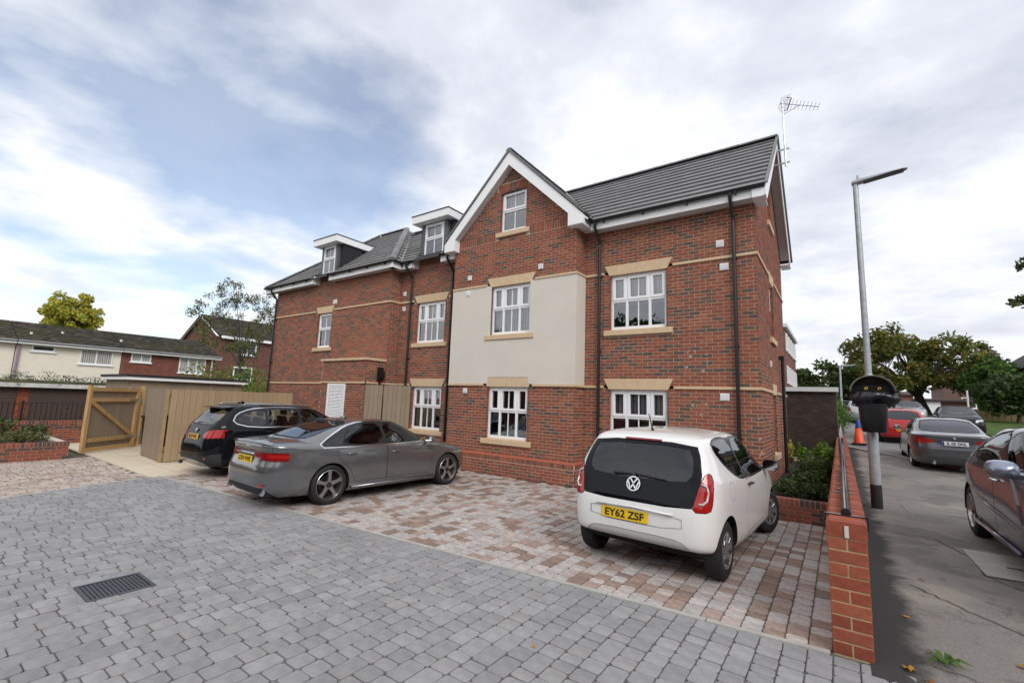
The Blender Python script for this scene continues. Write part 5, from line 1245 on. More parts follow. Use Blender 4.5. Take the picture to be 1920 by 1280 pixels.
vfeat = [('rear_window', M_carglass, ('B',), hclear, None, -.002), ('tail_lamp', M_redlamp2, ('B', 'Bm'), lamp, (.006, 'panel_gap', M_gap, -.004), .003, .10),
         ('tailgate_glass', mat('black_gloss_glass', (.003, .004, .006), .06, var=.02, spec=.25), ('B',), hatch, (.007, 'panel_gap', M_gap, -.004), .001), ('bumper_valance', mat('satin_white', (.52, .52, .52), .5, var=.04), ('B',), valance, (.005, 'panel_gap', M_gap, -.003), -.004, .02),
         ('door_window', M_carglass, ('L', 'R'), smooth_poly(dwin, 1), (.022, 'window_rubber', M_gap, -.003), -.002), ('quarter_window', M_carglass, ('L', 'R'), qwin, (.02, 'window_rubber', M_gap, -.003), -.002),
         ('window_pillar', M_black, ('L', 'R'), smooth_poly([(.90, .94), (-.38, .925), (-.72, .96), (-1.08, 1.12), (-1.235, 1.27), (-1.19, 1.375), (-.85, 1.40), (.19, 1.385), (.54, 1.215)], 1), None, -.001), ('door', P_white, ('L', 'R'), door, (.006, 'panel_gap', M_gap, -.004), 0), ('windscreen', M_carglass, ('F',), wind, (.02, 'window_rubber', M_gap, -.002), -.002)]
# fuel flap and licence panel outlines
flap = [(-1.02 + .095 * math.cos(2 * math.pi * i / 20), .86 + .095 * math.sin(2 * math.pi * i / 20)) for i in range(20)]
vfeat.append(('fuel_flap', P_white, ('R',), flap, (.004, 'panel_gap', mat('soft_gap', (.25, .25, .25), .6), -.002), 0))
lic = smooth_poly([(-.50, .52), (.50, .52), (.50, .66), (-.50, .66)], 1); vfeat.append(('plate_panel', P_white, ('B',), lic, (.005, 'panel_shadow', mat('crease_grey', (.42, .42, .42), .5), -.006), -.008))
car_parts(vw, LV, vfeat, P_white, [(1.21, .30, .345), (-1.21, .30, .34)], lining=M_cabin, n=144, kf=1.8, kr=2.2)
for x, st in ((1.21, -.30), (-1.21, 0)):
    for s in (-1, 1): wheel(vw, x, s * .705, .293, .17, 'trim', s, st)
    liner(vw, x, .30, .343, .45, .70)
q = MB(); q.box(-1.45, 1.5, -.60, .60, .22, .32); q.build('underbody', M_gap, vw)
cabin(vw, -1.25, .95, .62, .42, (.15, -.72))
q = MB(); q.box(-1.64, -1.50, -.60, .60, .40, .93); q.build('tailgate_inner', M_cabin, vw)
plate(vw, rear_frame(-1.752, .10, .585, -.06), .52, .112, M_ply, 'EY62 ZSF', .44)
for s in (-1, 1):
    q = MB(); q.path([(surf(LV, s * y, z, 1.8, 2.2) - .010, s * y, z) for y, z in ((.665, .985), (.715, .965), (.728, .90), (.725, .83), (.69, .795), (.655, .80))], .011, 8); q.build('lamp_light_guide', M_clearlamp, vw, smooth=True)
# badge: ring with two letters
bo = MB(); bo.lathe([(.066, -.004), (.078, -.004), (.078, .008), (.066, .008)], 32, 'z', close=True); ob = bo.build('badge', M_chrome, vw, autosmooth=40); ob.matrix_basis = rear_frame(-1.692, .02, .905, -.30)
for pts in (((-.036, .052), (-.0, .004), (.036, .052)), ((-.058, .022), (-.030, -.054), (0.0, -.006), (.030, -.054), (.058, .022))):
    q = MB()
    for a, b in zip(pts, pts[1:]): q.bar((*a, .003), (*b, .003), .014, .010)
    q.build('badge_letter', M_chrome, ob)
q = MB(); q.path([(-1.672, .27, 1.0), (-1.655, .0, 1.005), (-1.675, -.32, .985)], [.014, .012, .007], 8); q.path([(-1.68, .02, .985), (-1.665, .02, 1.02)], .022, 8); q.build('rear_wiper', M_black, vw)
q = MB(); q.box(-.21, .21, -.012, .012, -.008, .006); o = q.build('brake_lamp', M_redlamp, vw, bevel=.004); o.matrix_basis = rear_frame(-1.472, 0, 1.368, -.75)
q = MB(); q.path([(-1.15, 0.02, 1.455), (-1.17, .02, 1.49), (-1.27, .02, 1.65)], [.022, .010, .004], 6); q.build('roof_aerial', M_black, vw)
for s in (-1, 1):
    mirror(vw, .66, s * .79, 1.0, 1.0, M_blackpl, s, mat('mirror_silver', (.62, .64, .66), .03, 1.0, var=.01)); handle(vw, -.25, s * .812, .86, s, M_black, .14)
q = MB(); q.path([(-1.76, -.42, .665), (-1.768, 0, .68), (-1.76, .42, .665)], .010, 6); q.build('plate_lamp_lip', P_white, vw, smooth=True)

# ------------------------------------------------------------------ grey saloon
P_grey = paint('grey_paint', (0.19, 0.196, 0.202), 0.7, 0.22)
au = new_car('saloon_car', 'dark grey saloon car with chrome window line parked nose to the building', (-8.055, 6.21, 0), R(88.0), 1.0)
LA = [(2.14, .17, -2.37, .22, .86, .19, 3.0, 3.2), (2.23, .28, -2.45, .32, .905, .27, 3.0, 3.4), (2.27, .44, -2.485, .50, .918, .45, 3.0, 3.4), (2.27, .58, -2.475, .66, .922, .62, 2.9, 3.4), (2.20, .70, -2.43, .80, .918, .76, 2.8, 3.4), (2.08, .78, -2.42, .93, .908, .86, 2.7, 3.4),
      (1.75, .87, -2.40, 1.035, .895, .925, 2.7, 3.6), (1.10, .965, -2.10, 1.075, .868, .965, 2.9, 3.4), (.98, 1.0, -1.86, 1.09, .845, 1.0, 3.0, 3.4), (.58, 1.19, -1.36, 1.255, .755, 1.18, 3.2, 3.4), (.20, 1.345, -.92, 1.365, .66, 1.335, 3.4, 3.6), (.02, 1.39, -.74, 1.40, .60, 1.385, 3.2, 3.4), (-.14, 1.415, -.58, 1.42, .48, 1.412, 2.8, 2.8), (-.28, 1.43, -.42, 1.43, .2, 1.43, 2.2, 2.2), (-.34, 1.432, -.36, 1.432, .03, 1.432, 2, 2)]
fwin = smooth_poly([(.78, 1.0), (-.22, .985), (-.26, 1.355), (.05, 1.345), (.36, 1.245)], 1)
rwin = smooth_poly([(-.29, .985), (-1.15, .985), (-1.10, 1.15), (-.98, 1.26), (-.75, 1.345), (-.33, 1.357)], 1)
qw = smooth_poly([(-1.19, .985), (-1.56, .99), (-1.35, 1.12), (-1.10, 1.235), (-1.05, 1.24), (-1.14, 1.13)], 1)
dlo = smooth_poly([(.90, .985), (-.25, .965), (-1.20, .965), (-1.66, .975), (-1.38, 1.145), (-1.05, 1.30), (-.72, 1.378), (-.30, 1.385), (.08, 1.372), (.40, 1.262)], 1)
fdoor = [(.84, .34), (.92, .62), (.90, .95), (-.23, .945), (-.23, .34)]; rdoor = [(-.245, .34), (-.245, .945), (-1.30, .945), (-1.27, .80), (-1.03, .56), (-.92, .34)]
rscr = smooth_poly([(-.56, 1.115), (.56, 1.115), (.60, 1.16), (.50, 1.36), (-.50, 1.36), (-.60, 1.16)], 1)
ascr = smooth_poly([(-.62, 1.02), (.62, 1.02), (.52, 1.35), (-.52, 1.35)], 1)
tl = smooth_poly([(.30, .865), (.40, .80), (.90, .77), (.94, .86), (.90, .905), (.34, .905)], 1); tli = [(.62, .83), (.86, .815), (.87, .87), (.64, .885)]
diff = smooth_poly([(-.74, .19), (.74, .19), (.70, .33), (.62, .375), (-.62, .375), (-.70, .33)], 1)
CH = (.018, 'chrome_trim', M_chrome, .003)
afeat = [('front_door_window', M_carglass_dark, ('L', 'R'), fwin, (.004, 'window_rubber', M_gap, -.003), -.002), ('rear_door_window', M_carglass_dark, ('L', 'R'), rwin, (.004, 'window_rubber', M_gap, -.003), -.002), ('quarter_window', M_carglass_dark, ('L', 'R'), qw, (.004, 'window_rubber', M_gap, -.003), -.002),
         ('window_pillar', M_black, ('L', 'R'), dlo, CH, -.001), ('rear_window', M_carglass_dark, ('B',), rscr, (.02, 'window_rubber', M_gap, -.002), -.002, .08), ('windscreen', M_carglass, ('F',), ascr, (.02, 'window_rubber', M_gap, -.002), -.002, .08),
         ('tail_lamp_lens', M_redlamp2, ('B', 'Bm'), tli, None, .004, .02), ('tail_lamp', M_redlamp, ('B', 'Bm'), tl, (.005, 'panel_gap', M_gap, -.003), .003, .02), ('diffuser', M_blackpl, ('B',), diff, (.022, 'diffuser_trim', M_alloy, .004), -.006, .02),
         ('front_door', P_grey, ('L', 'R'), fdoor, (.006, 'panel_gap', M_gap, -.004), 0), ('rear_door', P_grey, ('L', 'R'), rdoor, (.006, 'panel_gap', M_gap, -.004), 0)]
bootl = [(-.66, .62), (.66, .62), (.70, .80), (.70, 1.02), (-.70, 1.02), (-.70, .80)]; afeat.append(('boot_lid', P_grey, ('B',), bootl, (.005, 'panel_gap', M_gap, -.004), 0))
car_parts(au, LA, afeat, P_grey, [(1.41, .335, .37), (-1.41, .335, .37)], lining=M_cabin, n=144)
for x in (1.41, -1.41):
    for s in (-1, 1): wheel(au, x, s * .80, .335, .235, 'five', s)
    liner(au, x, .335, .368, .45, .90)
q = MB(); q.box(-2.1, 1.95, -.70, .70, .18, .28); q.build('underbody', M_gap, au)
cabin(au, -1.5, .9, .68, .40, (.15, -.75))
plate(au, rear_frame(-2.455, .0, .775, -.12), .52, .112, M_ply, 'LD24 VWE', .45)
q = MB(); q.path([(-2.455, -.32, .875), (-2.468, 0, .878), (-2.455, .32, .875)], .012, 6); q.build('chrome_strip', M_chrome, au, smooth=True)
q = MB(); q.path([(-2.375, -.70, 1.03), (-2.42, -.40, 1.052), (-2.43, 0, 1.058), (-2.42, .40, 1.052), (-2.375, .70, 1.03)], [.008, .016, .018, .016, .008], 6); q.build('boot_spoiler', P_grey, au, smooth=True)
for k in range(4):
    q = MB(); q.lathe([(.026, -.003), (.033, -.003), (.033, .004), (.026, .004)], 20, 'z', close=True); o = q.build('badge_ring', M_chrome, au); o.matrix_basis = rear_frame(-2.428, .075 - k * .05, .965, -.12)
for s in (-1, 1):
    q = MB(); q.lathe([(.05, 0), (.06, 0), (.06, .05), (.05, .05)], 4, 'z', close=True); o = q.build('exhaust_trim', M_chrome, au); o.matrix_basis = rear_frame(surf(LA, s * .60, .29) + .03, s * .60, .29, 0) @ Matrix.Diagonal((2.0, .75, 1, 1)) @ Matrix.Rotation(R(45), 4, 'Z')
    q = MB(); q.box(-.09, .09, -.012, .012, -.003, .006); o = q.build('rear_reflector', M_redlamp2, au); o.matrix_basis = rear_frame(surf(LA, s * .60, .40) - .002, s * .60, .40, 0) @ Matrix.Rotation(-s * R(8), 4, 'Y')
    mirror(au, .72, s * .885, 1.02, 1.05, P_grey, s, MATS['mirror_silver']); handle(au, -.05, s * .905, .82, s, P_grey); handle(au, -1.02, s * .90, .84, s, P_grey)
    q = MB(); q.path([(-1.0, s * .925, .25), (.98, s * .925, .25)], .03, 8); q.build('sill', P_grey, au, smooth=True)
q = MB(); q.path([(-.62, 0, 1.425), (-.66, 0, 1.46), (-.74, 0, 1.44)], [.03, .02, .012], 8); q.build('roof_aerial', P_grey, au, smooth=True)
lettering('model_script', '35 TFSI', .035, au, M_chrome, rear_frame(-2.425, -.56, .70, -.05), width=.16)

# ------------------------------------------------------------------ black suv
P_black = paint('black_paint', (0.006, 0.007, 0.009), 0.0, 0.3)
x1 = new_car('estate_suv', 'black compact SUV with silver roof rails parked beside the tan board fence', (-11.58, 6.40, 0), R(89.0), 1.0)
LX = [(2.10, .22, -2.12, .26, .85, .24, 3.0, 3.6), (2.17, .34, -2.19, .36, .895, .34, 3.0, 3.8), (2.21, .52, -2.215, .52, .905, .52, 3.0, 3.8), (2.20, .68, -2.205, .68, .912, .70, 2.9, 3.8), (2.12, .84, -2.165, .84, .908, .86, 2.8, 3.9), (1.95, .95, -2.12, .96, .90, .98, 2.8, 4.0), (1.55, 1.03, -2.08, 1.05, .885, 1.045, 2.8, 4.2),
      (1.12, 1.10, -2.035, 1.13, .86, 1.10, 3.0, 4.4), (.82, 1.26, -1.93, 1.26, .79, 1.25, 3.2, 4.4), (.46, 1.44, -1.76, 1.44, .70, 1.43, 3.5, 4.4), (.28, 1.51, -1.70, 1.51, .655, 1.495, 3.5, 4.2), (.06, 1.555, -1.55, 1.55, .56, 1.545, 3.0, 3.2), (-.3, 1.585, -1.1, 1.58, .3, 1.58, 2.6, 2.6), (-.65, 1.59, -.75, 1.59, .04, 1.59, 2, 2)]
def off(poly, d): return offset_poly(poly, d)
xf = smooth_poly([(.86, 1.12), (-.14, 1.105), (-.18, 1.49), (.20, 1.475), (.50, 1.37)], 1); xr_ = smooth_poly([(-.21, 1.105), (-.92, 1.105), (-.98, 1.30), (-.95, 1.47), (-.25, 1.49)], 1); xq = smooth_poly([(-1.02, 1.11), (-1.38, 1.13), (-1.60, 1.22), (-1.56, 1.32), (-1.35, 1.42), (-1.02, 1.465)], 1)
xdlo = smooth_poly([(.96, 1.10), (-.2, 1.085), (-1.35, 1.09), (-1.72, 1.19), (-1.62, 1.37), (-1.35, 1.475), (-.9, 1.515), (.18, 1.505), (.55, 1.39)], 1)
xscr = smooth_poly([(-.56, 1.13), (.56, 1.13), (.62, 1.20), (.56, 1.46), (-.56, 1.46), (-.62, 1.20)], 1)
xtl = smooth_poly([(.44, .90), (.56, .84), (.92, .88), (.93, 1.0), (.84, 1.045), (.52, 1.005)], 1); xbl = smooth_poly([(-.88, .22), (.88, .22), (.90, .56), (.60, .47), (-.60, .47), (-.90, .56)], 1); xsk = smooth_poly([(-.70, .25), (.70, .25), (.60, .38), (-.60, .38)], 1)
xfeat = [('front_door_window', M_carglass, ('L', 'R'), xf, (.004, 'window_rubber', M_gap, -.003), -.002), ('rear_door_window', M_carglass, ('L', 'R'), xr_, (.004, 'window_rubber', M_gap, -.003), -.002), ('quarter_window', M_carglass, ('L', 'R'), xq, (.004, 'window_rubber', M_gap, -.003), -.002), ('window_pillar', M_black, ('L', 'R'), xdlo, CH, -.001),
         ('rear_window', M_carglass, ('B',), xscr, (.02, 'window_rubber', M_gap, -.002), -.002), ('windscreen', M_carglass, ('F',), ascr and smooth_poly([(-.66, 1.14), (.66, 1.14), (.58, 1.48), (-.58, 1.48)], 1), (.02, 'window_rubber', M_gap, -.002), -.002, .08), ('tail_lamp', M_redlamp2, ('B', 'Bm'), xtl, (.006, 'panel_gap', M_gap, -.003), .004, .0),
         ('skid_plate', M_alloy, ('B',), xsk, None, .002, .02), ('lower_bumper', M_blackpl, ('B',), xbl, None, .001, .02), ('front_door', P_black, ('L', 'R'), [(.86, .40), (.94, .70), (.92, 1.07), (-.15, 1.06), (-.15, .40)], (.005, 'panel_gap', M_gap, -.004), 0), ('rear_door', P_black, ('L', 'R'), [(-.165, .40), (-.165, 1.06), (-1.10, 1.06), (-1.10, .80), (-.90, .55), (-.80, .40)], (.005, 'panel_gap', M_gap, -.004), 0)]
car_parts(x1, LX, xfeat, P_black, [(1.335, .345, .40), (-1.335, .345, .40)], lining=M_cabin, n=136)
for x in (1.335, -1.335):
    for s in (-1, 1): wheel(x1, x, s * .79, .345, .225, 'twin', s)
    liner(x1, x, .345, .398, .45, .89, M_blackpl)
q = MB(); q.box(-1.9, 1.85, -.70, .70, .24, .34); q.build('underbody', M_gap, x1)
cabin(x1, -1.5, .95, .66, .48, (.15, -.75))
plate(x1, rear_frame(-2.175, .0, .865, -.15), .52, .112, mat('amber_plate', (.70, .38, .04), .4), 'RJ18 NVK', .44)
for s in (-1, 1):
    q = MB(); q.path([(-1.50, s * .58, 1.55), (-1.42, s * .60, 1.59), (.0, s * .63, 1.575), (.12, s * .62, 1.53)], .016, 8); q.build('roof_rail', M_alloy, x1, smooth=True)
    mirror(x1, .80, s * .87, 1.13, 1.15, P_black, s, MATS['mirror_silver']); handle(x1, .02, s * .89, .95, s, P_black); handle(x1, -.93, s * .885, .97, s, P_black)
    q = MB(); q.box(-.10, .10, -.014, .014, -.003, .008); o = q.build('rear_reflector', M_redlamp2, x1); o.matrix_basis = rear_frame(surf(LX, s * .66, .44), s * .66, .44, 0)
q = MB(); q.add([(-1.66, -.60, 1.515), (-1.66, .60, 1.515), (-1.86, .54, 1.50), (-1.86, -.54, 1.50), (-1.66, -.60, 1.49), (-1.66, .60, 1.49), (-1.86, .54, 1.485), (-1.86, -.54, 1.485)], [(0, 1, 2, 3), (7, 6, 5, 4), (0, 3, 7, 4), (3, 2, 6, 7), (2, 1, 5, 6)]); q.build('roof_spoiler', P_black, x1, bevel=.006)
q = MB(); q.path([(-2.03, .22, 1.15), (-1.99, -.05, 1.17), (-2.03, -.30, 1.16)], [.014, .012, .006], 6); q.build('rear_wiper', M_black, x1)
q = MB(); q.path([(-1.2, 0, 1.58), (-1.24, 0, 1.63), (-1.34, 0, 1.60)], [.035, .022, .012], 8); q.build('roof_aerial', P_black, x1, smooth=True)
q = MB(); q.lathe([(.001, .004), (.04, .003), (.045, -.002)], 24, 'z'); o = q.build('badge', M_alloy, x1); o.matrix_basis = rear_frame(-2.128, 0, 1.005, -.3)
q = MB(); q.tube((-2.16, .50, .27), (-2.22, .50, .27), .04, n=14); q.build('exhaust_pipe', M_alloyd, x1)
# ================================================================== street side
def hatch_levels(xf, xr, w, h):
    """generic five-door hatchback scaled to nose, tail, half width and height"""
    L = [(.93, .20, -.95, .24, .95, .21, 3, 3.6), (.975, .30, -.985, .34, .985, .30, 3, 3.8), (1.0, .46, -1.0, .50, 1.0, .47, 3, 3.8), (.995, .60, -.998, .64, 1.005, .62, 2.9, 3.8), (.96, .73, -.985, .78, 1.0, .78, 2.8, 3.9), (.88, .83, -.97, .90, .99, .89, 2.8, 4.0),
         (.70, .93, -.955, .97, .975, .965, 2.8, 4.2), (.47, 1.02, -.925, 1.04, .95, 1.02, 3.0, 4.2), (.30, 1.17, -.83, 1.19, .87, 1.18, 3.2, 4.2), (.13, 1.33, -.70, 1.34, .77, 1.325, 3.5, 4.2), (.05, 1.39, -.64, 1.395, .72, 1.385, 3.4, 4.0), (-.05, 1.43, -.55, 1.43, .60, 1.425, 3, 3.2), (-.16, 1.455, -.40, 1.452, .3, 1.452, 2.6, 2.6), (-.26, 1.46, -.30, 1.46, .04, 1.46, 2, 2)]
    k = h / 1.46
    return [(a * (xf if a > 0 else -xr), b * k, c * -xr, d * k, e * w, f * k, g, i) for a, b, c, d, e, f, g, i in L]
def street_car(name, label, loc, rz, levels, pnt, wb, wr, fr, feats, scale=1.0, style='ten', track=.76, pitch=0.0, n=96, per=5, gl=None, group=None, rows=None):
    c = new_car(name, label, loc, rz, scale, group); c.rotation_euler = (0, pitch, rz); a, b = fr
    car_parts(c, levels, feats, pnt, [(a, wr, wr + .045), (b, wr, wr + .045)], per=per, n=n, lining=M_cabin)
    for x in (a, b):
        for s in (-1, 1): wheel(c, x, s * track, wr, .20, style, s)
        liner(c, x, wr, wr + .043, .42, track + .1)
    q = MB(); q.box(levels[2][2] + .35, levels[2][0] - .35, -.62, .62, .2, .3); q.build('underbody', M_gap, c)
    if rows: cabin(c, levels[2][2] + .6, .9, .62, .42, rows)
    return c
def std_feats(h, pnt, kx, front=True, rear=True, w=.86, gm=None):
    k = h / 1.46; gm = gm or M_carglass_dark; f = []
    f.append(('front_door_window', gm, ('L', 'R'), smooth_poly([(kx * .42, 1.04 * k), (kx * -.10, 1.02 * k), (kx * -.12, 1.37 * k), (kx * .09, 1.36 * k), (kx * .24, 1.25 * k)], 1), (.02, 'window_rubber', M_gap, -.002), -.002))
    f.append(('rear_door_window', gm, ('L', 'R'), smooth_poly([(kx * -.15, 1.02 * k), (kx * -.50, 1.05 * k), (kx * -.58, 1.18 * k), (kx * -.50, 1.33 * k), (kx * -.17, 1.37 * k)], 1), (.02, 'window_rubber', M_gap, -.002), -.002))
    if front: f.append(('windscreen', gm, ('F',), smooth_poly([(-w * .74, 1.03 * k), (w * .74, 1.03 * k), (w * .63, 1.38 * k), (-w * .63, 1.38 * k)], 1), (.02, 'window_rubber', M_gap, -.002), -.002, .05)); f.append(('headlamp', M_clearlamp, ('F', 'Fm'), smooth_poly([(w * .50, .66 * k), (w * .93, .70 * k), (w * .95, .80 * k), (w * .55, .76 * k)], 1), (.012, 'lamp_bezel', M_gap, -.002), .003, .02)); f.append(('grille', M_blackpl, ('F',), smooth_poly([(-w * .45, .44 * k), (w * .45, .44 * k), (w * .52, .60 * k), (-w * .52, .60 * k)], 1), None, -.004, .02)); f.append(('lower_intake', M_blackpl, ('F',), smooth_poly([(-w * .7, .24 * k), (w * .7, .24 * k), (w * .75, .36 * k), (-w * .75, .36 * k)], 1), None, -.004, .02))
    if rear: f.append(('rear_window', gm, ('B',), smooth_poly([(-w * .68, 1.03 * k), (w * .68, 1.03 * k), (w * .60, 1.36 * k), (-w * .60, 1.36 * k)], 1), (.02, 'window_rubber', M_gap, -.002), -.002, .05)); f.append(('tail_lamp', M_redlamp2, ('B', 'Bm'), smooth_poly([(w * .70, .72 * k), (w * .95, .72 * k), (w * .97, .95 * k), (w * .76, .95 * k)], 1), (.008, 'panel_gap', M_gap, -.002), .003, .02))
    f.append(('front_door', pnt, ('L', 'R'), [(kx * .42, .34), (kx * .44, .98 * k), (kx * -.10, .97 * k), (kx * -.10, .34)], (.006, 'panel_gap', M_gap, -.004), 0)); f.append(('rear_door', pnt, ('L', 'R'), [(kx * -.115, .34), (kx * -.115, .97 * k), (kx * -.52, .97 * k), (kx * -.50, .70), (kx * -.40, .34)], (.006, 'panel_gap', M_gap, -.004), 0))
    return f
# dark saloon parked on the street, seen from behind
P_bm = paint('steel_grey_paint', (0.105, 0.11, 0.12), 0.5, 0.3)
LB = [(a * .96, b, c * .945, d * .99, e * .985, f, g, h) for a, b, c, d, e, f, g, h in LA]
bfe = [('front_door_window', M_carglass_dark, ('L', 'R'), fwin, (.016, 'window_rubber', M_gap, -.003), -.002), ('rear_door_window', M_carglass_dark, ('L', 'R'), [(x * .98, z) for x, z in rwin], (.016, 'window_rubber', M_gap, -.003), -.002), ('rear_window', M_carglass, ('B',), smooth_poly([(-.60, 1.10), (.60, 1.10), (.63, 1.16), (.52, 1.375), (-.52, 1.375), (-.63, 1.16)], 1), (.02, 'window_rubber', M_gap, -.002), -.002, .06),
       ('tail_lamp', M_redlamp2, ('B', 'Bm'), smooth_poly([(.42, .885), (.44, .80), (.86, .755), (.875, .90), (.80, .955)], 1), (.006, 'panel_gap', M_gap, -.003), .004, .02), ('plate_recess', mat('shaded_grey', (.07, .073, .08), .4, .4, var=.05), ('B',), smooth_poly([(-.36, .745), (.36, .745), (.38, .885), (-.38, .885)], 1), None, -.006), ('boot_lid', P_bm, ('B',), [(-.60, .69), (.60, .69), (.66, .80), (.66, 1.02), (-.66, 1.02), (-.66, .80)], (.006, 'panel_gap', M_gap, -.004), 0), ('windscreen', M_carglass, ('F',), ascr, (.02, 'window_rubber', M_gap, -.002), -.002, .06)]
bm_car = street_car('saloon_car', 'steel grey saloon with a white number plate parked on the street beyond the lamp post', (2.72, 21.2, zg(20.6) + .01), R(90), LB, P_bm, 2.7, .315, (1.36, -1.34), bfe, 1.06, 'ten', .77, R(-2.2), n=128, per=6)
plate(bm_car, rear_frame(-2.345, 0, .805, -.10), .54, .115, M_plw, 'IL 05 GNL', .40, True)
o = MB(); o.lathe([(.001, .004), (.036, .004), (.041, -.003)], 24, 'z'); o = o.build('badge', M_chrome, bm_car); o.matrix_basis = rear_frame(-2.30, 0, .945, -.12)
for k in range(4):
    q = MB(); q.add([(0, 0, .006)] + [(.026 * math.cos(k * math.pi / 2 + t * math.pi / 12), .026 * math.sin(k * math.pi / 2 + t * math.pi / 12), .006) for t in range(7)], [(0, i + 1, i + 2) for i in range(6)]); q.build('badge_quarter', M_plw if k % 2 else mat('badge_blue', (.02, .12, .4), .4), o)
q = MB(); q.path([(-2.34, -.70, .40), (-2.36, 0, .395), (-2.34, .70, .40)], .012, 6); q.build('bumper_strip', M_alloyd, bm_car)
q = MB(); q.tube((-2.28, .46, .25), (-2.35, .46, .25), .035, n=12); q.build('exhaust_pipe', M_chrome, bm_car)
for s in (-1, 1): mirror(bm_car, .72, s * .87, 1.02, 1.0, P_bm, s, MATS['mirror_silver'])
# purple-grey hatchback at the right edge, nose towards us
P_pur = paint('purple_grey_paint', (0.070, 0.066, 0.095), 0.15, 0.4)
LH = hatch_levels(2.22, -2.03, .885, 1.46)
for i, xr_k in ((6, -.93), (7, -.87), (8, -.70), (9, -.50), (10, -.42), (11, -.34), (12, -.25), (13, -.24)): r_ = list(LH[i]); r_[2] = xr_k * 2.03; r_[7] *= .75; LH[i] = tuple(r_)
LH[13] = (-.36, *LH[13][1:2], -.50, *LH[13][3:])
hfe = [('front_door_window', M_carglass_dark, ('L', 'R'), smooth_poly([(1.12, 1.05), (.06, 1.0), (-.02, 1.385), (.22, 1.37), (.66, 1.24)], 1), (.022, 'window_rubber', M_gap, -.002), -.002), ('rear_door_window', M_carglass_dark, ('L', 'R'), smooth_poly([(-.01, 1.0), (-.75, 1.02), (-1.0, 1.08), (-.84, 1.20), (-.60, 1.32), (-.09, 1.385)], 1), (.03, 'window_rubber', M_gap, -.002), -.002),
       ('windscreen', M_carglass, ('F',), smooth_poly([(-.64, 1.03), (.64, 1.03), (.55, 1.38), (-.55, 1.38)], 1), (.02, 'window_rubber', M_gap, -.002), -.002, .05), ('headlamp', M_clearlamp, ('F', 'Fm'), smooth_poly([(.30, .70), (.85, .72), (.86, .80), (.32, .77)], 1), None, .003, .02), ('rear_window', M_carglass_dark, ('B',), smooth_poly([(-.58, 1.03), (.58, 1.03), (.50, 1.36), (-.50, 1.36)], 1), None, -.002, .05), ('tail_lamp', M_redlamp2, ('B', 'Bm'), smooth_poly([(.55, .86), (.85, .86), (.85, .98), (.58, .98)], 1), None, .003, .02),
       ('front_door', P_pur, ('L', 'R'), [(.92, .33), (1.08, .98), (.06, .955), (.06, .33)], (.007, 'panel_gap', M_gap, -.004), 0), ('rear_door', P_pur, ('L', 'R'), [(.045, .33), (.045, .955), (-.86, .97), (-1.0, .85), (-.92, .60), (-.85, .33)], (.007, 'panel_gap', M_gap, -.004), 0)]
civ = street_car('hatchback', 'purple-grey hatchback with a chrome-capped mirror cut off at the right edge', (2.47, 8.15, .172), R(-90.5), LH, P_pur, 2.64, .315, (1.33, -1.31), hfe, 1.12, 'twin', .775, 0, n=144, per=7, rows=(.15, -.7))
for s in (-1, 1):
    mirror(civ, 1.14, s * .895, 1.06, 1.35, mat('blue_silver', (.26, .29, .38), .28, .7, var=.03, coat=.6), s, MATS['mirror_silver'], l=.088, h=.062); handle(civ, .22, s * .885, .87, s, M_chrome, .17)
    q = MB(); q.path([(.90, s * .905, .50), (-.2, s * .908, .56), (-.85, s * .90, .60)], [.004, .012, .004], 6); q.build('door_crease', P_pur, civ, smooth=True)
    q = MB(); q.path([(.9, s * .89, .27), (-.9, s * .89, .27)], .025, 8); q.build('sill', P_pur, civ, smooth=True)
# red hatchback, black hatchback facing us, far cars
P_red = paint('red_paint', (0.42, 0.012, 0.018), 0, 0.3); P_dark = paint('dark_paint', (0.012, 0.013, 0.015), 0, .3); P_silver = paint('silver_paint', (0.42, 0.43, 0.44), .6, .3); P_blue = paint('navy_paint', (0.03, 0.05, 0.10), .3, .3)
LR = hatch_levels(2.0, -1.9, .87, 1.5)
c = street_car('hatchback', 'bright red hatchback half hidden behind the lamp post bin', (2.25, 28.3, zg(28)), R(90), LR, P_red, 2.5, .30, (1.22, -1.20), std_feats(1.5, P_red, 1.95), 1.0, n=88, pitch=R(-2.2))
plate(c, rear_frame(-1.91, 0, .60), .5, .11, M_ply, 'KX09 LDV', .42)
c = street_car('hatchback', 'black hatchback facing the camera on the far side of the street', (5.15, 34.3, zg(34)), R(-92), LR, P_dark, 2.5, .30, (1.22, -1.20), std_feats(1.5, P_dark, 1.95, gm=M_carglass), 1.0, n=88)
plate(c, front_frame(2.01, 0, .42), .5, .11, M_plw, 'AK60 UYB', .42)
q = MB(); q.path([(2.0, -.3, .62), (2.02, 0, .60), (2.0, .3, .62)], .014, 6); q.build('chrome_bar', M_chrome, c)
street_car('hatchback', 'silver car with bright windscreen parked under the large maple', (4.0, 43.0, zg(43)), R(-90), LR, P_silver, 2.5, .3, (1.22, -1.2), std_feats(1.5, P_silver, 1.95, gm=M_carglass), 1.0, n=64, per=4)
street_car('hatchback', 'pale green-grey car parked furthest under the maple', (3.0, 50.0, zg(50)), R(-90), LR, paint('sage_paint', (.30, .36, .33), .3, .3), 2.5, .3, (1.22, -1.2), std_feats(1.5, P_silver, 1.95, gm=M_carglass), 1.0, n=64, per=4)
street_car('hatchback', 'small silver car far down the street left of the lamp post', (1.25, 41.0, zg(41)), R(90), LR, P_silver, 2.5, .3, (1.22, -1.2), std_feats(1.5, P_silver, 1.95), 1.0, n=64, per=4)
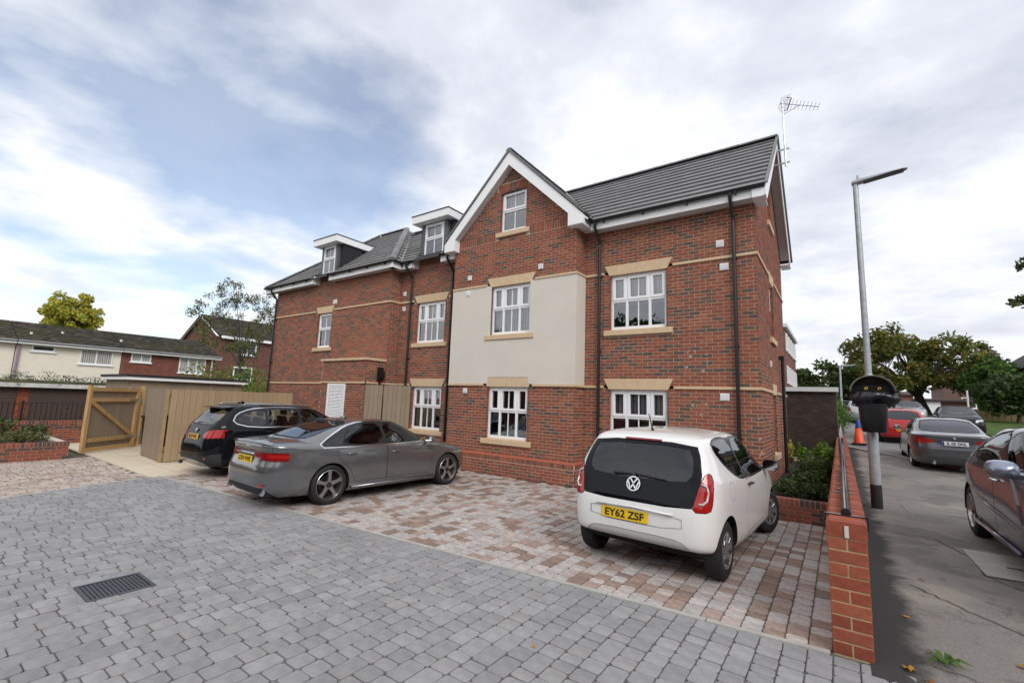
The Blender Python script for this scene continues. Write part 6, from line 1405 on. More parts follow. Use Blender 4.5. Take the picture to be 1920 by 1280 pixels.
street_car('hatchback', 'dark car far down the street beside the hedge', (.55, 54.0, zg(54)), R(90), LR, P_dark, 2.5, .3, (1.22, -1.2), std_feats(1.5, P_dark, 1.95), 1.0, n=64, per=4)
# ------------------------------------------------------------------ lamp post with litter bin
M_galv = mat('galvanised_steel', (0.42, 0.455, 0.48), 0.5, 0.45, var=0.18, scale=10, bump=.1)
lz = zg(10.95); LX_, LY_ = 0.478, 10.95
lp = thing('lamp_post', 'tall galvanised lamp post with black painted foot and flat LED head', 'lamp post', (LX_, LY_, lz))
m = MB(); m.path([(LX_, LY_, lz), (LX_, LY_, lz + .42)], .089, 20); m.build('painted_foot', mat('black_bitumen', (.02, .02, .022), .6), lp, autosmooth=40)
m = MB(); m.path([(LX_, LY_, lz + .42), (LX_, LY_, 2.6)], .085, 20); m.path([(LX_, LY_, 2.6), (LX_ - .01, LY_, 6.42)], [.055, .045], 16); m.path([(LX_, LY_, 2.5), (LX_, LY_, 2.62)], [.085, .056], 20); m.build('column', M_galv, lp, autosmooth=40)
m = MB(); n = 12; vs = []
for t, wd, th_, zz in ((0, .05, .06, 0), (.08, .085, .085, .01), (.30, .095, .075, .03), (.60, .10, .05, .075), (.80, .085, .035, .10), (.86, .05, .025, .105)):
    for i in range(n):
        a = 2 * math.pi * i / n; vs.append((LX_ - .07 + t, LY_ + wd * math.cos(a), 6.43 + zz + th_ * (math.sin(a) if math.sin(a) > 0 else .25 * math.sin(a))))
m.add(vs, [(k * n + i, k * n + (i + 1) % n, (k + 1) * n + (i + 1) % n, (k + 1) * n + i) for k in range(5) for i in range(n)] + [tuple(range(n)), tuple(5 * n + i for i in range(n))]); m.build('lamp_head', mat('lamp_grey', (.40, .41, .43), .45, .4), lp, smooth=True)
m = MB(); m.add([(LX_ + .12, LY_ - .075, 6.425), (LX_ + .74, LY_ - .07, 6.505), (LX_ + .74, LY_ + .07, 6.505), (LX_ + .12, LY_ + .075, 6.425)], [(0, 1, 2, 3)]); m.build('lens', mat('dark_lens', (.03, .028, .028), .2), lp)
m = MB(); m.tube((LX_ + .04, LY_, 6.5), (LX_ + .04, LY_, 6.60), .03, n=10); m.build('photocell', M_soffit, lp)
bi = thing('litter_bin', 'black litter bin with hooded top and bin bag strapped to the lamp post', 'bin', (LX_, LY_ - .22, lz))
bx_, by_ = LX_ + .02, LY_ - .27
m = MB(); n = 20; vs = []
for z, rx, ry in ((1.545, .165, .14), (1.57, .185, .155), (1.95, .215, .185), (2.06, .22, .19)):
    for i in range(n): a = 2 * math.pi * i / n; ca, sa = math.cos(a), math.sin(a); ca = math.copysign(abs(ca) ** .7, ca); sa = math.copysign(abs(sa) ** .7, sa); vs.append((bx_ + rx * ca, by_ + ry * sa, z))
m.add(vs, [(k * n + i, k * n + (i + 1) % n, (k + 1) * n + (i + 1) % n, (k + 1) * n + i) for k in range(3) for i in range(n)] + [tuple(range(n))]); m.build('bin_body', M_black, bi, autosmooth=50)
m = MB(); n = 22; vs = []       # hood: half dome open to the front
for y, s in ((by_ - .22, 1.0), (by_ - .10, 1.02), (by_ + .10, .96), (by_ + .18, .86)):
    for i in range(n + 1): a = math.pi * i / n; vs.append((bx_ + .335 * s * math.cos(a), y, 2.27 + .30 * s * math.sin(a)))
m.add(vs, [(k * (n + 1) + i, k * (n + 1) + i + 1, (k + 1) * (n + 1) + i + 1, (k + 1) * (n + 1) + i) for k in range(3) for i in range(n)] + [tuple(3 * (n + 1) + i for i in range(n + 1))])
ho = m.build('hood', mat('hood_grey', (.11, .105, .09), .6), bi, autosmooth=50); md = ho.modifiers.new('t', 'SOLIDIFY'); md.thickness = .025
m = MB(); m.box(bx_ - .30, bx_ + .30, by_ + .05, by_ + .16, 2.05, 2.40); m.build('hood_back', M_black, bi)
M_bag = mat('bin_bag', (.022, .024, .030), .28, var=.2, scale=8)
random.seed(21); m = MB(); n = 64; rows_ = 9; vs = []
for k in range(rows_):
    t = k / (rows_ - 1)
    for i in range(n):
        a = 2 * math.pi * i / n; r = .265 + .075 * math.sin(math.pi * min(1, t * 1.1)) - .06 * t + (.014 + .014 * t) * math.sin(a * 9 + 2.1 * math.sin(a * 3) + t * 3) + .012 * math.sin(a * 17 + t * 6) + (.05 * max(0, math.cos(a)) * math.sin(math.pi * t))
        z = 2.265 - .235 * t + .02 * math.sin(a * 4) * t - (.05 * t * math.sin(a * 2 + 1)) + (.08 * max(0, math.cos(a - .2)) * (1 - t) * .2)
        vs.append((bx_ + r * math.cos(a) * 1.08, by_ + r * math.sin(a) * .82, z))
m.add(vs, [(k * n + i, k * n + (i + 1) % n, (k + 1) * n + (i + 1) % n, (k + 1) * n + i) for k in range(rows_ - 1) for i in range(n)]); m.build('bin_bag', M_bag, bi, smooth=True)
lettering('bin_lettering', 'Litter', .065, bi, mat('grey_print', (.16, .16, .17), .6), Matrix.Translation((bx_ - .01, by_ - .197, 2.0)) @ Matrix.Rotation(R(90), 4, 'X'), width=.20)
for sx in (-.09, .10):
    m = MB(); m.lathe([(.018, -.018), (.034, 0), (.018, .018), (.010, 0)], 14, 'y', (bx_ + sx, by_ - .19, 2.325), close=True); m.build('bag_clip', mat('brass', (.55, .36, .12), .35, .9), bi, smooth=True)
# road cone
cy = 25.0; cz = zg(cy); cn = thing('traffic_cone', 'orange traffic cone with blue sleeve standing at the kerb', 'cone', (.62, cy, cz)); M_cone = mat('cone_orange', (.75, .085, .025), .5, var=.08)
m = MB(); m.prism([(-.26, -.26), (.26, -.26), (.26, .26), (-.26, .26)], lambda a, b: (.62 + a, cy + b, cz), (0, 0, .06)); m.build('base', M_black, cn)
m = MB(); m.lathe([(.20, .06), (.19, .09), (.10, .72), (.10, .72)], 20, 'z', (.62, cy, cz)); m.build('cone_body', M_cone, cn, smooth=True); m = MB(); m.lathe([(.112, .70), (.085, .92), (.045, 1.05), (.04, 1.06)], 20, 'z', (.62, cy, cz)); m.build('sleeve', mat('blue_sleeve', (.02, .07, .30), .5), cn, smooth=True)
# far street lamp
fl_ = thing('lamp_post', 'thin grey street lamp far down the street above the brown building', 'lamp post', (.12, 37, zg(37))); m = MB(); m.path([(.12, 37, zg(37)), (.15, 37, 4.9)], [.07, .05], 10); m.build('column', M_galv, fl_); m = MB(); m.bar((.10, 37, 4.92), (.95, 37, 4.98), .12, .07); m.build('lamp_head', M_galv, fl_)
# ------------------------------------------------------------------ roof aerial
ae = thing('roof_aerial', 'silver television aerial on a mast at the street-side gable', 'aerial', (-.80, 12.2, 7.85)); M_alu = mat('aluminium', (.62, .63, .64), .35, .9, var=.1)
m = MB(); m.path([(-.78, 12.2, 7.75), (-.80, 12.2, 9.45)], .022, 8); m.build('mast', M_alu, ae)
for z in (7.85, 8.2): m = MB(); m.bar((-.70, 12.2, z), (-1.20, 12.2, z - .02), .03, .03); m.build('wall_bracket', M_galv, ae)
bd = Vector((.92, .25, -.30)).normalized(); o0 = Vector((-.86, 12.18, 9.42)); m = MB(); m.path([o0, o0 + bd * .86], .010, 6); m.build('boom', M_alu, ae)
sd = Vector((.2, -.8, .6)).normalized(); sd = (sd - bd * sd.dot(bd)).normalized()
for i in range(9):
    p = o0 + bd * (.20 + i * .082); m = MB(); m.path([p - sd * (.13 - i * .005), p + sd * (.13 - i * .005)], .0055, 5); m.build('element', M_alu, ae)
m = MB(); m.path([o0 + bd * .12 - sd * .15, o0 + bd * .22 - sd * .15, o0 + bd * .22 + sd * .15, o0 + bd * .12 + sd * .15], .012, 6); m.build('dipole', M_black, ae)
ud = bd.cross(sd).normalized()
for sg in (-1, 1):
    dd = (sd * 0 + ud * sg * .9 + bd * .55).normalized()
    m = MB()
    for k in range(6): m.path([o0 + dd * (.02 + .06 * k) - sd * .14, o0 + dd * (.02 + .06 * k) + sd * .14], .005, 5)
    m.path([o0, o0 + dd * .34], .007, 5); m.build('reflector', M_alu, ae)
m = MB(); m.path([(-.80, 12.2, 9.1), o0 + bd * .45 - ud * .02], .008, 5); m.path([(-.80, 12.2, 9.15), o0 + bd * .05], .01, 5); m.build('stay', M_alu, ae)
# ================================================================== vegetation
def leaf_mat(name, cols):
    m = mat(name, None, 0.65, var=.25, scale=2, ramp=cols, src='attr', spec=.25)
    t = m.node_tree; b = t.nodes['Principled BSDF']
    b.inputs['Subsurface Weight'].default_value = 0
    tr = t.nodes.new('ShaderNodeBsdfTranslucent'); mx = t.nodes.new('ShaderNodeMixShader'); mx.inputs[0].default_value = .25
    src = b.inputs['Base Color'].links[0].from_socket; t.links.new(src, tr.inputs[0]); out = t.nodes['Material Output']
    t.links.new(b.outputs[0], mx.inputs[1]); t.links.new(tr.outputs[0], mx.inputs[2]); t.links.new(mx.outputs[0], out.inputs[0]); return m
L_maple = leaf_mat('maple_leaves', [(0.140, 0.160, 0.034), (0.104, 0.140, 0.030), (0.188, 0.160, 0.034), (0.085, 0.122, 0.030), (0.225, 0.150, 0.030), (0.122, 0.150, 0.037), (0.094, 0.131, 0.037)])
L_dark = leaf_mat('dark_leaves', [(0.053, 0.084, 0.024), (0.070, 0.109, 0.031), (0.046, 0.074, 0.024), (0.088, 0.123, 0.035)])
L_green = leaf_mat('green_leaves', [(0.066, 0.132, 0.024), (0.084, 0.156, 0.030), (0.054, 0.108, 0.024), (0.102, 0.168, 0.036)])
L_yellow = leaf_mat('yellow_leaves', [(0.450, 0.425, 0.062), (0.362, 0.388, 0.062), (0.525, 0.450, 0.062), (0.300, 0.350, 0.062), (0.575, 0.488, 0.075)])
L_thin = leaf_mat('thin_leaves', [(0.115, 0.132, 0.052), (0.092, 0.109, 0.040), (0.149, 0.149, 0.057), (0.172, 0.161, 0.052)])
L_brown = leaf_mat('brown_leaves', [(0.102, 0.102, 0.061), (0.091, 0.091, 0.051), (0.121, 0.111, 0.061), (0.081, 0.091, 0.051)])
L_shrub = leaf_mat('shrub_leaves', [(0.044, 0.075, 0.022), (0.062, 0.106, 0.031), (0.037, 0.056, 0.020), (0.088, 0.138, 0.037), (0.050, 0.062, 0.031)])
L_lime = leaf_mat('lime_leaves', [(.16, .28, .03), (.13, .24, .03), (.20, .32, .05)])
M_bark = mat('bark', (.055, .045, .036), .95, var=.3, scale=8, bump=.6, bscale=25)
def leaf(mb, rng, c, s, asp=.62):
    n = Vector((rng.gauss(0, 1), rng.gauss(0, 1), rng.gauss(.5, 1))); n = n.normalized() if n.length > 1e-4 else Vector((0, 0, 1)); a = n.orthogonal().normalized(); a = (Matrix.Rotation(rng.uniform(0, 6.28), 3, n) @ a); b = n.cross(a)
    mb.add([c - a * s, c + b * s * asp - a * s * .1, c + a * s, c - b * s * asp - a * s * .1], [(0, 1, 2, 3)], rng.random())
def tree(name, label, base, ch, cr, crz, trunk_r, lm, nclump=60, per=110, ls=.16, clr=.75, seed=1, lean=(0, 0), flat=0.35, trunk_top=None, group=None, sparse=1.0):
    """ch = height of the crown centre above the base; cr/crz crown radii"""
    rng = random.Random(seed); b = Vector(base); t = thing(name, label, 'tree', base, 0, group)
    cen = b + Vector((lean[0], lean[1], ch)); clumps = []
    while len(clumps) < nclump:
        d = Vector((rng.gauss(0, 1), rng.gauss(0, 1), rng.gauss(0, 1))).normalized(); r = rng.uniform(.45, 1.0) ** .6
        if d.z < -flat - .35: continue
        w = 1 + .16 * math.sin(d.x * 5 + seed) + .13 * math.sin(d.y * 7 + 2 * seed) + .10 * math.sin(d.z * 9 + seed)
        clumps.append((cen + Vector((d.x * cr * r * w, d.y * cr * r * w, max(d.z, -flat) * crz * r * w)), rng.uniform(.65, 1.15) * clr))
    wood = MB(); split = b + Vector((lean[0] * .4, lean[1] * .4, (trunk_top if trunk_top else ch - crz * .55)))
    wood.path([b - Vector((0, 0, .3)), b + Vector((0, 0, .25)), (b + split) / 2 + Vector((rng.uniform(-.1, .1), rng.uniform(-.1, .1), 0)), split], [trunk_r * 1.5, trunk_r * 1.15, trunk_r, trunk_r * .8], 10)
    tr = wood.build('trunk', M_bark, t, autosmooth=60)
    limb = MB(); hubs = []
    for k in range(7):
        a = 6.283 * k / 7 + rng.uniform(-.3, .3); e = cen + Vector((math.cos(a) * cr * .55, math.sin(a) * cr * .55, rng.uniform(-.15, .45) * crz)); md = (split + e) / 2 + Vector((rng.uniform(-.2, .2), rng.uniform(-.2, .2), .15 * crz))
        limb.path([split - Vector((0, 0, .2)), md, e], [trunk_r * .55, trunk_r * .36, trunk_r * .18], 6); hubs.append(e); hubs.append(md)
    hubs.append(cen); limb.path([split, (split + cen) / 2, cen + Vector((0, 0, crz * .4))], [trunk_r * .6, trunk_r * .4, trunk_r * .15], 6)
    for c, r in clumps:
        h = min(hubs, key=lambda q: (q - c).length); limb.path([h, (h + c) / 2 + Vector((0, 0, .06 * cr)), c], [trunk_r * .16, trunk_r * .10, trunk_r * .04], 4, caps=False)
    limb.build('branches', M_bark, t, kind='stuff')
    lv = MB()
    for c, r in clumps:
        for _ in range(int(per * sparse)):
            d = Vector((rng.gauss(0, 1), rng.gauss(0, 1), rng.gauss(0, .75))); d = d / max(1e-3, d.length) * r * rng.random() ** .45
            leaf(lv, rng, c + d, ls * rng.uniform(.6, 1.3))
    lv.build('crown', lm, t, kind='stuff', fix=False); return t
def shrub(name, label, base, rx, ry, h, lm, n=900, ls=.03, seed=1, group=None, stems=8):
    rng = random.Random(seed); t = thing(name, label, 'shrub', base, 0, group); b = Vector(base); st = MB(); lv = MB()
    for k in range(stems):
        a = rng.uniform(0, 6.28); e = b + Vector((math.cos(a) * rx * rng.uniform(.2, .8), math.sin(a) * ry * rng.uniform(.2, .8), h * rng.uniform(.6, .95))); st.path([b + Vector((rng.uniform(-.04, .04), rng.uniform(-.04, .04), -.03)), (b + e) / 2 + Vector((0, 0, h * .1)), e], [.010, .007, .003], 5)
    st.build('stems', M_bark, t)
    for _ in range(n):
        d = Vector((rng.gauss(0, 1), rng.gauss(0, 1), rng.gauss(0, 1))).normalized(); r = rng.random() ** .4
        w = 1 + .22 * math.sin(d.x * 6 + seed) + .18 * math.sin(d.y * 8 + seed * 2)
        p = b + Vector((d.x * rx * r * w, d.y * ry * r * w, h * .52 + d.z * h * .5 * r * w))
        if p.z < b.z: p.z = b.z + rng.uniform(0, .05)
        leaf(lv, rng, p, ls * rng.uniform(.6, 1.5), .5)
    lv.build('foliage', lm, t, kind='stuff', fix=False); return t
# planting in the right-hand bed
for i, (x, y, rx, ry, h, lm, n, ls, lab) in enumerate((
        (-.78, 9.95, .30, .32, .42, L_shrub, 900, .030, 'low dark shrub just behind the raised bed wall by the building corner'), (-.40, 10.1, .26, .34, .40, L_shrub, 800, .030, 'low dark shrub behind the raised bed next to the boundary wall'),
        (-.60, 11.0, .38, .45, .55, L_shrub, 1300, .034, 'bushy mid-green shrub in the middle of the bed'), (-.42, 12.3, .34, .50, .72, L_dark, 1300, .036, 'tall dark leafy shrub against the boundary wall'), (-.85, 10.6, .18, .22, .34, L_green, 420, .03, 'small bright plant at the foot of the building'),
        (-.55, 13.6, .36, .5, .62, L_shrub, 900, .04, 'rounded shrub at the far end of the bed'), (-.40, 15.2, .30, .3, .95, L_lime, 700, .05, 'bright lime green shrub at the back of the bed'), (-.95, 15.6, .14, .14, .8, L_lime, 260, .045, 'slim yellow-green plant beside the brown building'), (-1.4, 17.2, .16, .16, .75, L_yellow, 220, .045, 'small yellowish plant at the foot of the brown wall'))):
    shrub('shrub', lab, (x, y, .32 + .01 * (y - 9)), rx, ry, h * .68, lm, n, ls, 40 + i, 'shrubs in the right-hand bed')
for i, (x, y, rx, ry, h, lm, n, ls, lab) in enumerate((
        (-16.9, 2.35, .45, .45, .34, L_thin, 800, .035, 'low shrub at the gate end of the left raised bed'), (-16.9, 1.35, .5, .6, .40, L_thin, 1100, .04, 'rounded green shrub in the left raised bed'), (-17.0, .3, .5, .6, .42, L_thin, 900, .04, 'low shrub at the near end of the left raised bed'),
        (-18.3, 1.9, .5, .5, .65, L_dark, 800, .045, 'taller dark bush behind the low shrubs'), (-18.6, .6, .5, .6, .75, L_dark, 800, .045, 'tall dark bush nearest the left edge'), (-18.1, 2.75, .35, .35, .40, L_shrub, 500, .04, 'small bush by the slab path'))):
    shrub('shrub', lab, (x, y, .36), rx, ry, h, lm, n, ls, 70 + i, 'shrubs in the left raised bed')
# ------------------------------------------------------------------ left: garages, terrace, gabled house, trees
M_cream = mat('cream_render', (.80, .74, .63), .9, var=.05, scale=2); M_moss = mat('mossy_tile', None, .95, var=.3, scale=3, ramp=[(.030, .025, .019), (.055, .046, .032), (.022, .019, .016), (.042, .036, .024), (.075, .064, .045), (.028, .024, .018), (.036, .032, .022)], src='attr', dirt=(.055, .058, .010, .75), dscale=.45)
M_oldbrick = mat('terrace_brick', None, .9, var=.25, scale=8, ramp=[(.19, .062, .042), (.22, .072, .048), (.16, .055, .042), (.20, .068, .05), (.24, .085, .058)], src='attr')
M_oldmortar = mat('old_mortar', (.20, .13, .10), .95, var=.2); M_pane = mat('far_glass', (.05, .055, .06), .08, var=.4, scale=3); M_curtain = mat('net_curtain', (.45, .44, .42), .9, var=.25, scale=4, stretch=(1, 14, .3))
def bricks(mb, kind, pl, u0, u1, z0, z1, cuts=(), L=.225, H=.075, off=.0, clip=None):
    rng = random.Random(int(abs(u0 * 31 + z0 * 7 + pl * 3))); i = 0; z = z0
    while z < z1 - .02:
        lo, hi = (u0, u1) if clip is None else clip(z + H / 2)
        segs = subtract((lo, hi), [(c[0], c[1]) for c in cuts if c[2] < z + H / 2 < c[3]]); s = u0 - (L / 2 if i % 2 else 0)
        while s < hi:
            for a, b in segs:
                x0, x1 = max(s, a), min(s + L - .012, b)
                if x1 - x0 > .03:
                    p = wallpoint(kind, pl, x0, z, off + .008); q = wallpoint(kind, pl, x1, z, off + .008); mb.quad(p, q, (q[0], q[1], min(z + H - .012, z1)), (p[0], p[1], min(z + H - .012, z1)), rnd=rng.random())
            s += L
        z += H; i += 1
def simple_window(parent, kind, pl, u0, u1, z0, z1, mull=(), transom=None, curtain=True, fm=None, fw=.07):
    f = MB(); rect(f, kind, pl, u0, u0 + fw, z0, z1, .04, -.04); rect(f, kind, pl, u1 - fw, u1, z0, z1, .04, -.04); rect(f, kind, pl, u0 + fw, u1 - fw, z0, z0 + fw, .04, -.04); rect(f, kind, pl, u0 + fw, u1 - fw, z1 - fw, z1, .04, -.04)
    for mq in mull: rect(f, kind, pl, mq - fw / 2, mq + fw / 2, z0 + fw, z1 - fw, .038, -.04)
    if transom: rect(f, kind, pl, u0 + fw, u1 - fw, transom - fw / 2, transom + fw / 2, .036, -.04)
    rect(f, kind, pl, u0 - .08, u1 + .08, z0 - .09, z0 - .002, .08, -.02)
    w = f.build('window', fm or M_upvc, parent); g = MB(); rect(g, kind, pl, u0 + .02, u1 - .02, z0 + .02, z1 - .02, .008, -.02); g.build('pane', M_pane, w)
    if curtain:
        g = MB(); n = max(2, int((u1 - u0) / .12))
        for i in range(n):
            if i % 3 == 2 and not curtain == 'full': continue
            a = u0 + .06 + (u1 - u0 - .12) * i / n; rect(g, kind, pl, a, a + (u1 - u0 - .12) / n * .8, z0 + .06, z1 - .06, .0125, .009)
        g.build('curtain', M_curtain, w)
    return w
def tile_roof(parent, o, u, v, ulen, vlen, mt, g=.30, w=.33, thick=.05, jit=.01):
    """visible courses of plain tiles, joined"""
    o, u, v = Vector(o), Vector(u).normalized(), Vector(v).normalized(); n = u.cross(v); n = n if n.z > 0 else -n; mb = MB(); rng = random.Random(int(ulen * 100))
    for r in range(int(vlen / g) + 1):
        k = -(w / 2 if r % 2 else 0)
        while k < ulen:
            a, b = max(0, k + .005), min(ulen, k + w - .005)
            if b > a + .02:
                v0, v1 = r * g, min(vlen, r * g + g + .05); h = thick + rng.uniform(-jit, jit); p = o + v * v0; q = o + v * v1
                mb.add([p + u * a, p + u * b, p + u * b + n * h, p + u * a + n * h, q + u * b + n * .005, q + u * a + n * .005], [(0, 1, 2, 3), (3, 2, 4, 5)], rng.random())
            k += w
    return mb.build('roof_tiling', mt, parent, kind='stuff', fix=False)
# terrace of two houses
XT = -42.0
def terrace_house(label, y0, y1, mat_wall, brickwork, wins, gable_end=False, overhang_r=.35):
    t = thing('terraced_house', label, 'house', (XT - 4, (y0 + y1) / 2, 0)); m = MB(); m.box(XT - 8, XT, y0, y1, 0, 4.6); m.build('wall', mat_wall, t)
    m = MB(); m.add([(XT + .35, y0, 4.55), (XT + .35, y1 + overhang_r, 4.55), (XT - 4, y1 + overhang_r, 6.1), (XT - 4, y0, 6.1), (XT - 8.35, y0, 4.55), (XT - 8.35, y1 + overhang_r, 4.55)], [(0, 1, 2, 3), (3, 2, 5, 4), (1, 5, 2), (0, 3, 4), (0, 4, 5, 1)]); ro = m.build('roof', mat('old_roof_base', (.05, .045, .04), .95), t)
    tile_roof(ro, (XT + .38, y0, 4.56), (0, 1, 0), (-4.35, 0, 1.55), y1 - y0 + overhang_r, math.hypot(4.35, 1.55), M_moss, g=.34, w=.30, thick=.05)
    m = MB(); m.box(XT + .30, XT + .40, y0, y1 + overhang_r, 4.36, 4.55); m.build('fascia_board', M_upvc, t); m = MB(); m.box(XT, XT + .30, y0, y1 + overhang_r, 4.36, 4.40); m.build('soffit', M_soffit, t); m = MB(); m.path([(XT + .45, y0, 4.54), (XT + .45, y1 + overhang_r, 4.54)], .06, 6); m.build('gutter', mat('grey_gutter', (.25, .26, .27), .5), t)
    if brickwork:
        b = MB(); bricks(b, 'R', XT, y0 + .05, y1, .5, 4.36, [(w[0], w[1], w[2], w[3]) for w in wins], L=.32, H=.10); b.build('brickwork', M_oldbrick, t, kind='stuff', fix=False)
    for w in wins: simple_window(t, 'R', XT + .02, w[0], w[1], w[2], w[3], w[4], curtain=w[5])
    return t
terrace_house('cream rendered terraced house at the left edge with a mossy tiled roof', -1.5, 4.85, M_cream, False, [(-.2, 1.6, 2.7, 3.9, (.7,), True)], overhang_r=0)
h = terrace_house('cream rendered terraced house with two white windows and a mossy roof', 4.9, 10.1, M_cream, False, [(5.58, 6.64, 3.98, 4.35, (), False), (7.9, 9.63, 3.35, 4.35, (8.75,), 'full')], overhang_r=0)
m = MB(); m.path([(XT + .12, 5.0, 4.4), (XT + .12, 4.95, .3)], .07, 8); m.build('downpipe', mat('lilac_pipe', (.32, .22, .30), .6), h)
for y, z in ((5.6, 5.0), (7.2, 5.3)): m = MB(); m.tube((XT - 1.2 if z < 5.1 else XT - 2, y, z - .2), (XT - 1.2 if z < 5.1 else XT - 2, y, z + .25), .07, n=8); m.build('roof_vent', M_cream, h)
h = terrace_house('red brick end terraced house with two white windows and a mossy roof', 10.15, 16.2, M_oldmortar, True, [(10.66, 11.86, 3.74, 4.35, (11.26,), 'full'), (13.67, 15.51, 3.15, 4.35, (14.3, 14.9), 'full')])
m = MB(); m.path([(XT + .12, 15.95, 4.4), (XT + .12, 15.95, .3)], .06, 8); m.build('downpipe', M_soffit, h); m = MB(); m.tube((XT - 1.4, 10.3, 4.9), (XT - 1.4, 10.3, 5.35), .08, n=8); m.build('roof_vent', M_cream, h)
# garages with brown doors
M_gdoor = mat('brown_garage_door', (.075, .048, .040), .6, var=.1)
def garage(label, y0, y1):
    t = thing('garage', label, 'garage', (-28, (y0 + y1) / 2, 0), 0, 'garages behind the railings'); m = MB(); m.box(-30, -27.05, y0, y1, 0, 1.78); m.build('wall', M_oldmortar, t)
    b = MB(); bricks(b, 'R', -27.05, y0, y0 + .33, .0, 1.72, L=.225, H=.075, off=.02); b.build('brick_pier', M_redbrick_a, t, fix=False)
    n = 16
    for i in range(n): m = MB(); m.box(-27.02, -26.99, y0 + .36, y1 - .02, .06 + i * .103, .06 + i * .103 + .095); m.build('door_slat', M_gdoor, t)
    m = MB(); m.box(-27.02, -26.97, (y0 + y1) / 2 + .1, (y0 + y1) / 2 + .24, .92, .96); m.build('door_handle', M_alloy, t)
    m = MB(); m.box(-30.1, -26.75, y0, y1, 1.90, 2.02); m.build('roof_slab', M_ground, t)
    m = MB(); m.box(-26.78, -26.74, y0, y1, 1.73, 1.90); m.build('fascia_board', mat('peeling_white', (.62, .62, .60), .8, var=.08, dirt=(.10, .09, .085, .95), dscale=4), t)
garage('brown slatted garage door cut off at the left edge', .9, 3.4); garage('brown slatted garage door right of the brick pier behind the railings', 3.4, 6.1); garage('brown slatted garage hidden mostly by the timber gate', 6.1, 8.8)
rng = random.Random(77); lv = MB()
for i in range(14):
    y = 1.9 + i * .38 + rng.uniform(-.1, .1); hh = rng.uniform(.12, .42); xx = -27 - rng.random() * .5
    for _ in range(120): d = Vector((rng.gauss(0, .12), rng.gauss(0, .16), 0)); leaf(lv, rng, Vector((xx, y, 2.03 + rng.random() ** 1.5 * hh)) + d, .035 * rng.uniform(.6, 1.4), .45)
tag(lv.build('roof_weeds', L_shrub, fix=False), 'green weeds growing along the mossy garage roof', 'weeds', kind='stuff')
# gabled brick house beyond
gh = thing('gabled_house', 'brown brick house with white gable boards beyond the terrace', 'house', (-55, 23, 0)); 
gy0, gy1 = 20.0, 27.2; ex0, ex1 = -60.6, -51.4; gez, grz = 7.6, 9.9; gcx = (ex0 + ex1) / 2
m = MB(); m.box(ex0, ex1, gy0, 30, 0, gez); m.prism([(ex0, gez), (ex1, gez), (gcx, grz)], lambda a, b: (a, gy0, b), (0, 10, 0)); m.build('wall', mat('brown_wall', (.14, .062, .048), .9, var=.2, scale=2), gh)
m = MB(); m.add([(ex1 + .4, gy0 - .3, gez - .15), (ex1 + .4, 30, gez - .15), (gcx, 30, grz + .12), (gcx, gy0 - .3, grz + .12), (ex0 - .4, gy0 - .3, gez - .15), (ex0 - .4, 30, gez - .15)], [(0, 1, 2, 3), (3, 2, 5, 4)]); ro = m.build('roof', MATS['old_roof_base'], gh); tile_roof(ro, (ex1 + .42, gy0 - .3, gez - .14), (0, 1, 0), (gcx - ex1 - .4, 0, grz - gez + .27), 10.3, math.hypot(gcx - ex1 - .4, grz - gez + .27), M_moss, .36, .34, .05)
for s, ex in ((1, ex1 + .4), (-1, ex0 - .4)): m = MB(); m.bar((gcx, gy0 - .32, grz), (ex, gy0 - .32, gez - .25), .05, .26, up=(0, 1, 0)); m.build('gable_board', M_upvc, gh)
m = MB(); m.box(ex1 + .3, ex1 + .42, gy0, 30, gez - .42, gez - .15); m.build('fascia_board', M_upvc, gh)
simple_window(gh, 'R', ex1 + .02, 21.8, 23.7, 5.7, 7.1, (22.75,), curtain=False, fw=.12); simple_window(gh, 'R', ex1 + .02, 21.6, 23.5, 2.6, 4.4, (), 3.1, curtain=False, fw=.12)
hedge_t = shrub('hedge', 'sunlit yellow-green hedge between the bin store and the building', (-29.5, 12.6, 0), 2.0, 3.0, 3.3, leaf_mat('hedge_leaves', [(.14, .20, .03), (.11, .17, .03), (.17, .22, .04), (.09, .14, .03)]), 4200, .09, 91)
tree('ash_tree', 'sparse tree with thin leaves showing branches beside the building', (-32.5, 14.2, 0), 6.2, 3.1, 2.6, .085, L_thin, 120, 70, .062, .36, 12, (0, -.3), .8, 3.6)
tree('yellow_tree', 'round yellow-green autumn tree behind the mossy roof', (-103, 17.5, 0), 13.0, 3.6, 3.2, .3, L_yellow, 120, 110, .24, .85, 6, flat=.9)
# ------------------------------------------------------------------ right: brown block, flats, trees, houses
bb = thing('brown_brick_block', 'low dark brown brick building with white fascia behind the planting', 'building', (-4, 23, 0)); m = MB(); m.box(-9, -.08, 20.02, 26, -.1, 2.62); m.build('wall', mat('dark_mortar', (.085, .065, .055), .95, var=.2), bb)
b = MB(); BRD = mat('brown_brick', None, .9, var=.25, scale=8, ramp=[(.048, .030, .024), (.060, .036, .028), (.040, .027, .023), (.072, .042, .032), (.035, .026, .024)], src='attr'); bricks(b, 'F', 20.02, -3.2, -.08, 0, 2.6); b.build('brickwork', BRD, bb, kind='stuff', fix=False)
m = MB(); m.box(-9.1, .0, 19.9, 26.1, 2.60, 2.76); m.build('fascia', M_soffit, bb)
fl2 = thing('flats_block', 'red brick flats with white windows rising behind the building corner', 'building', (-9, 43, 0)); m = MB(); m.box(-18, -3, 37.8, 47.6, 0, 7.85); m.build('wall', mat('flats_brick', (.17, .075, .058), .9, var=.2, scale=3), fl2)
m = MB(); m.box(-18.2, -2.8, 37.6, 47.8, 7.85, 8.1); m.build('parapet', M_soffit, fl2)
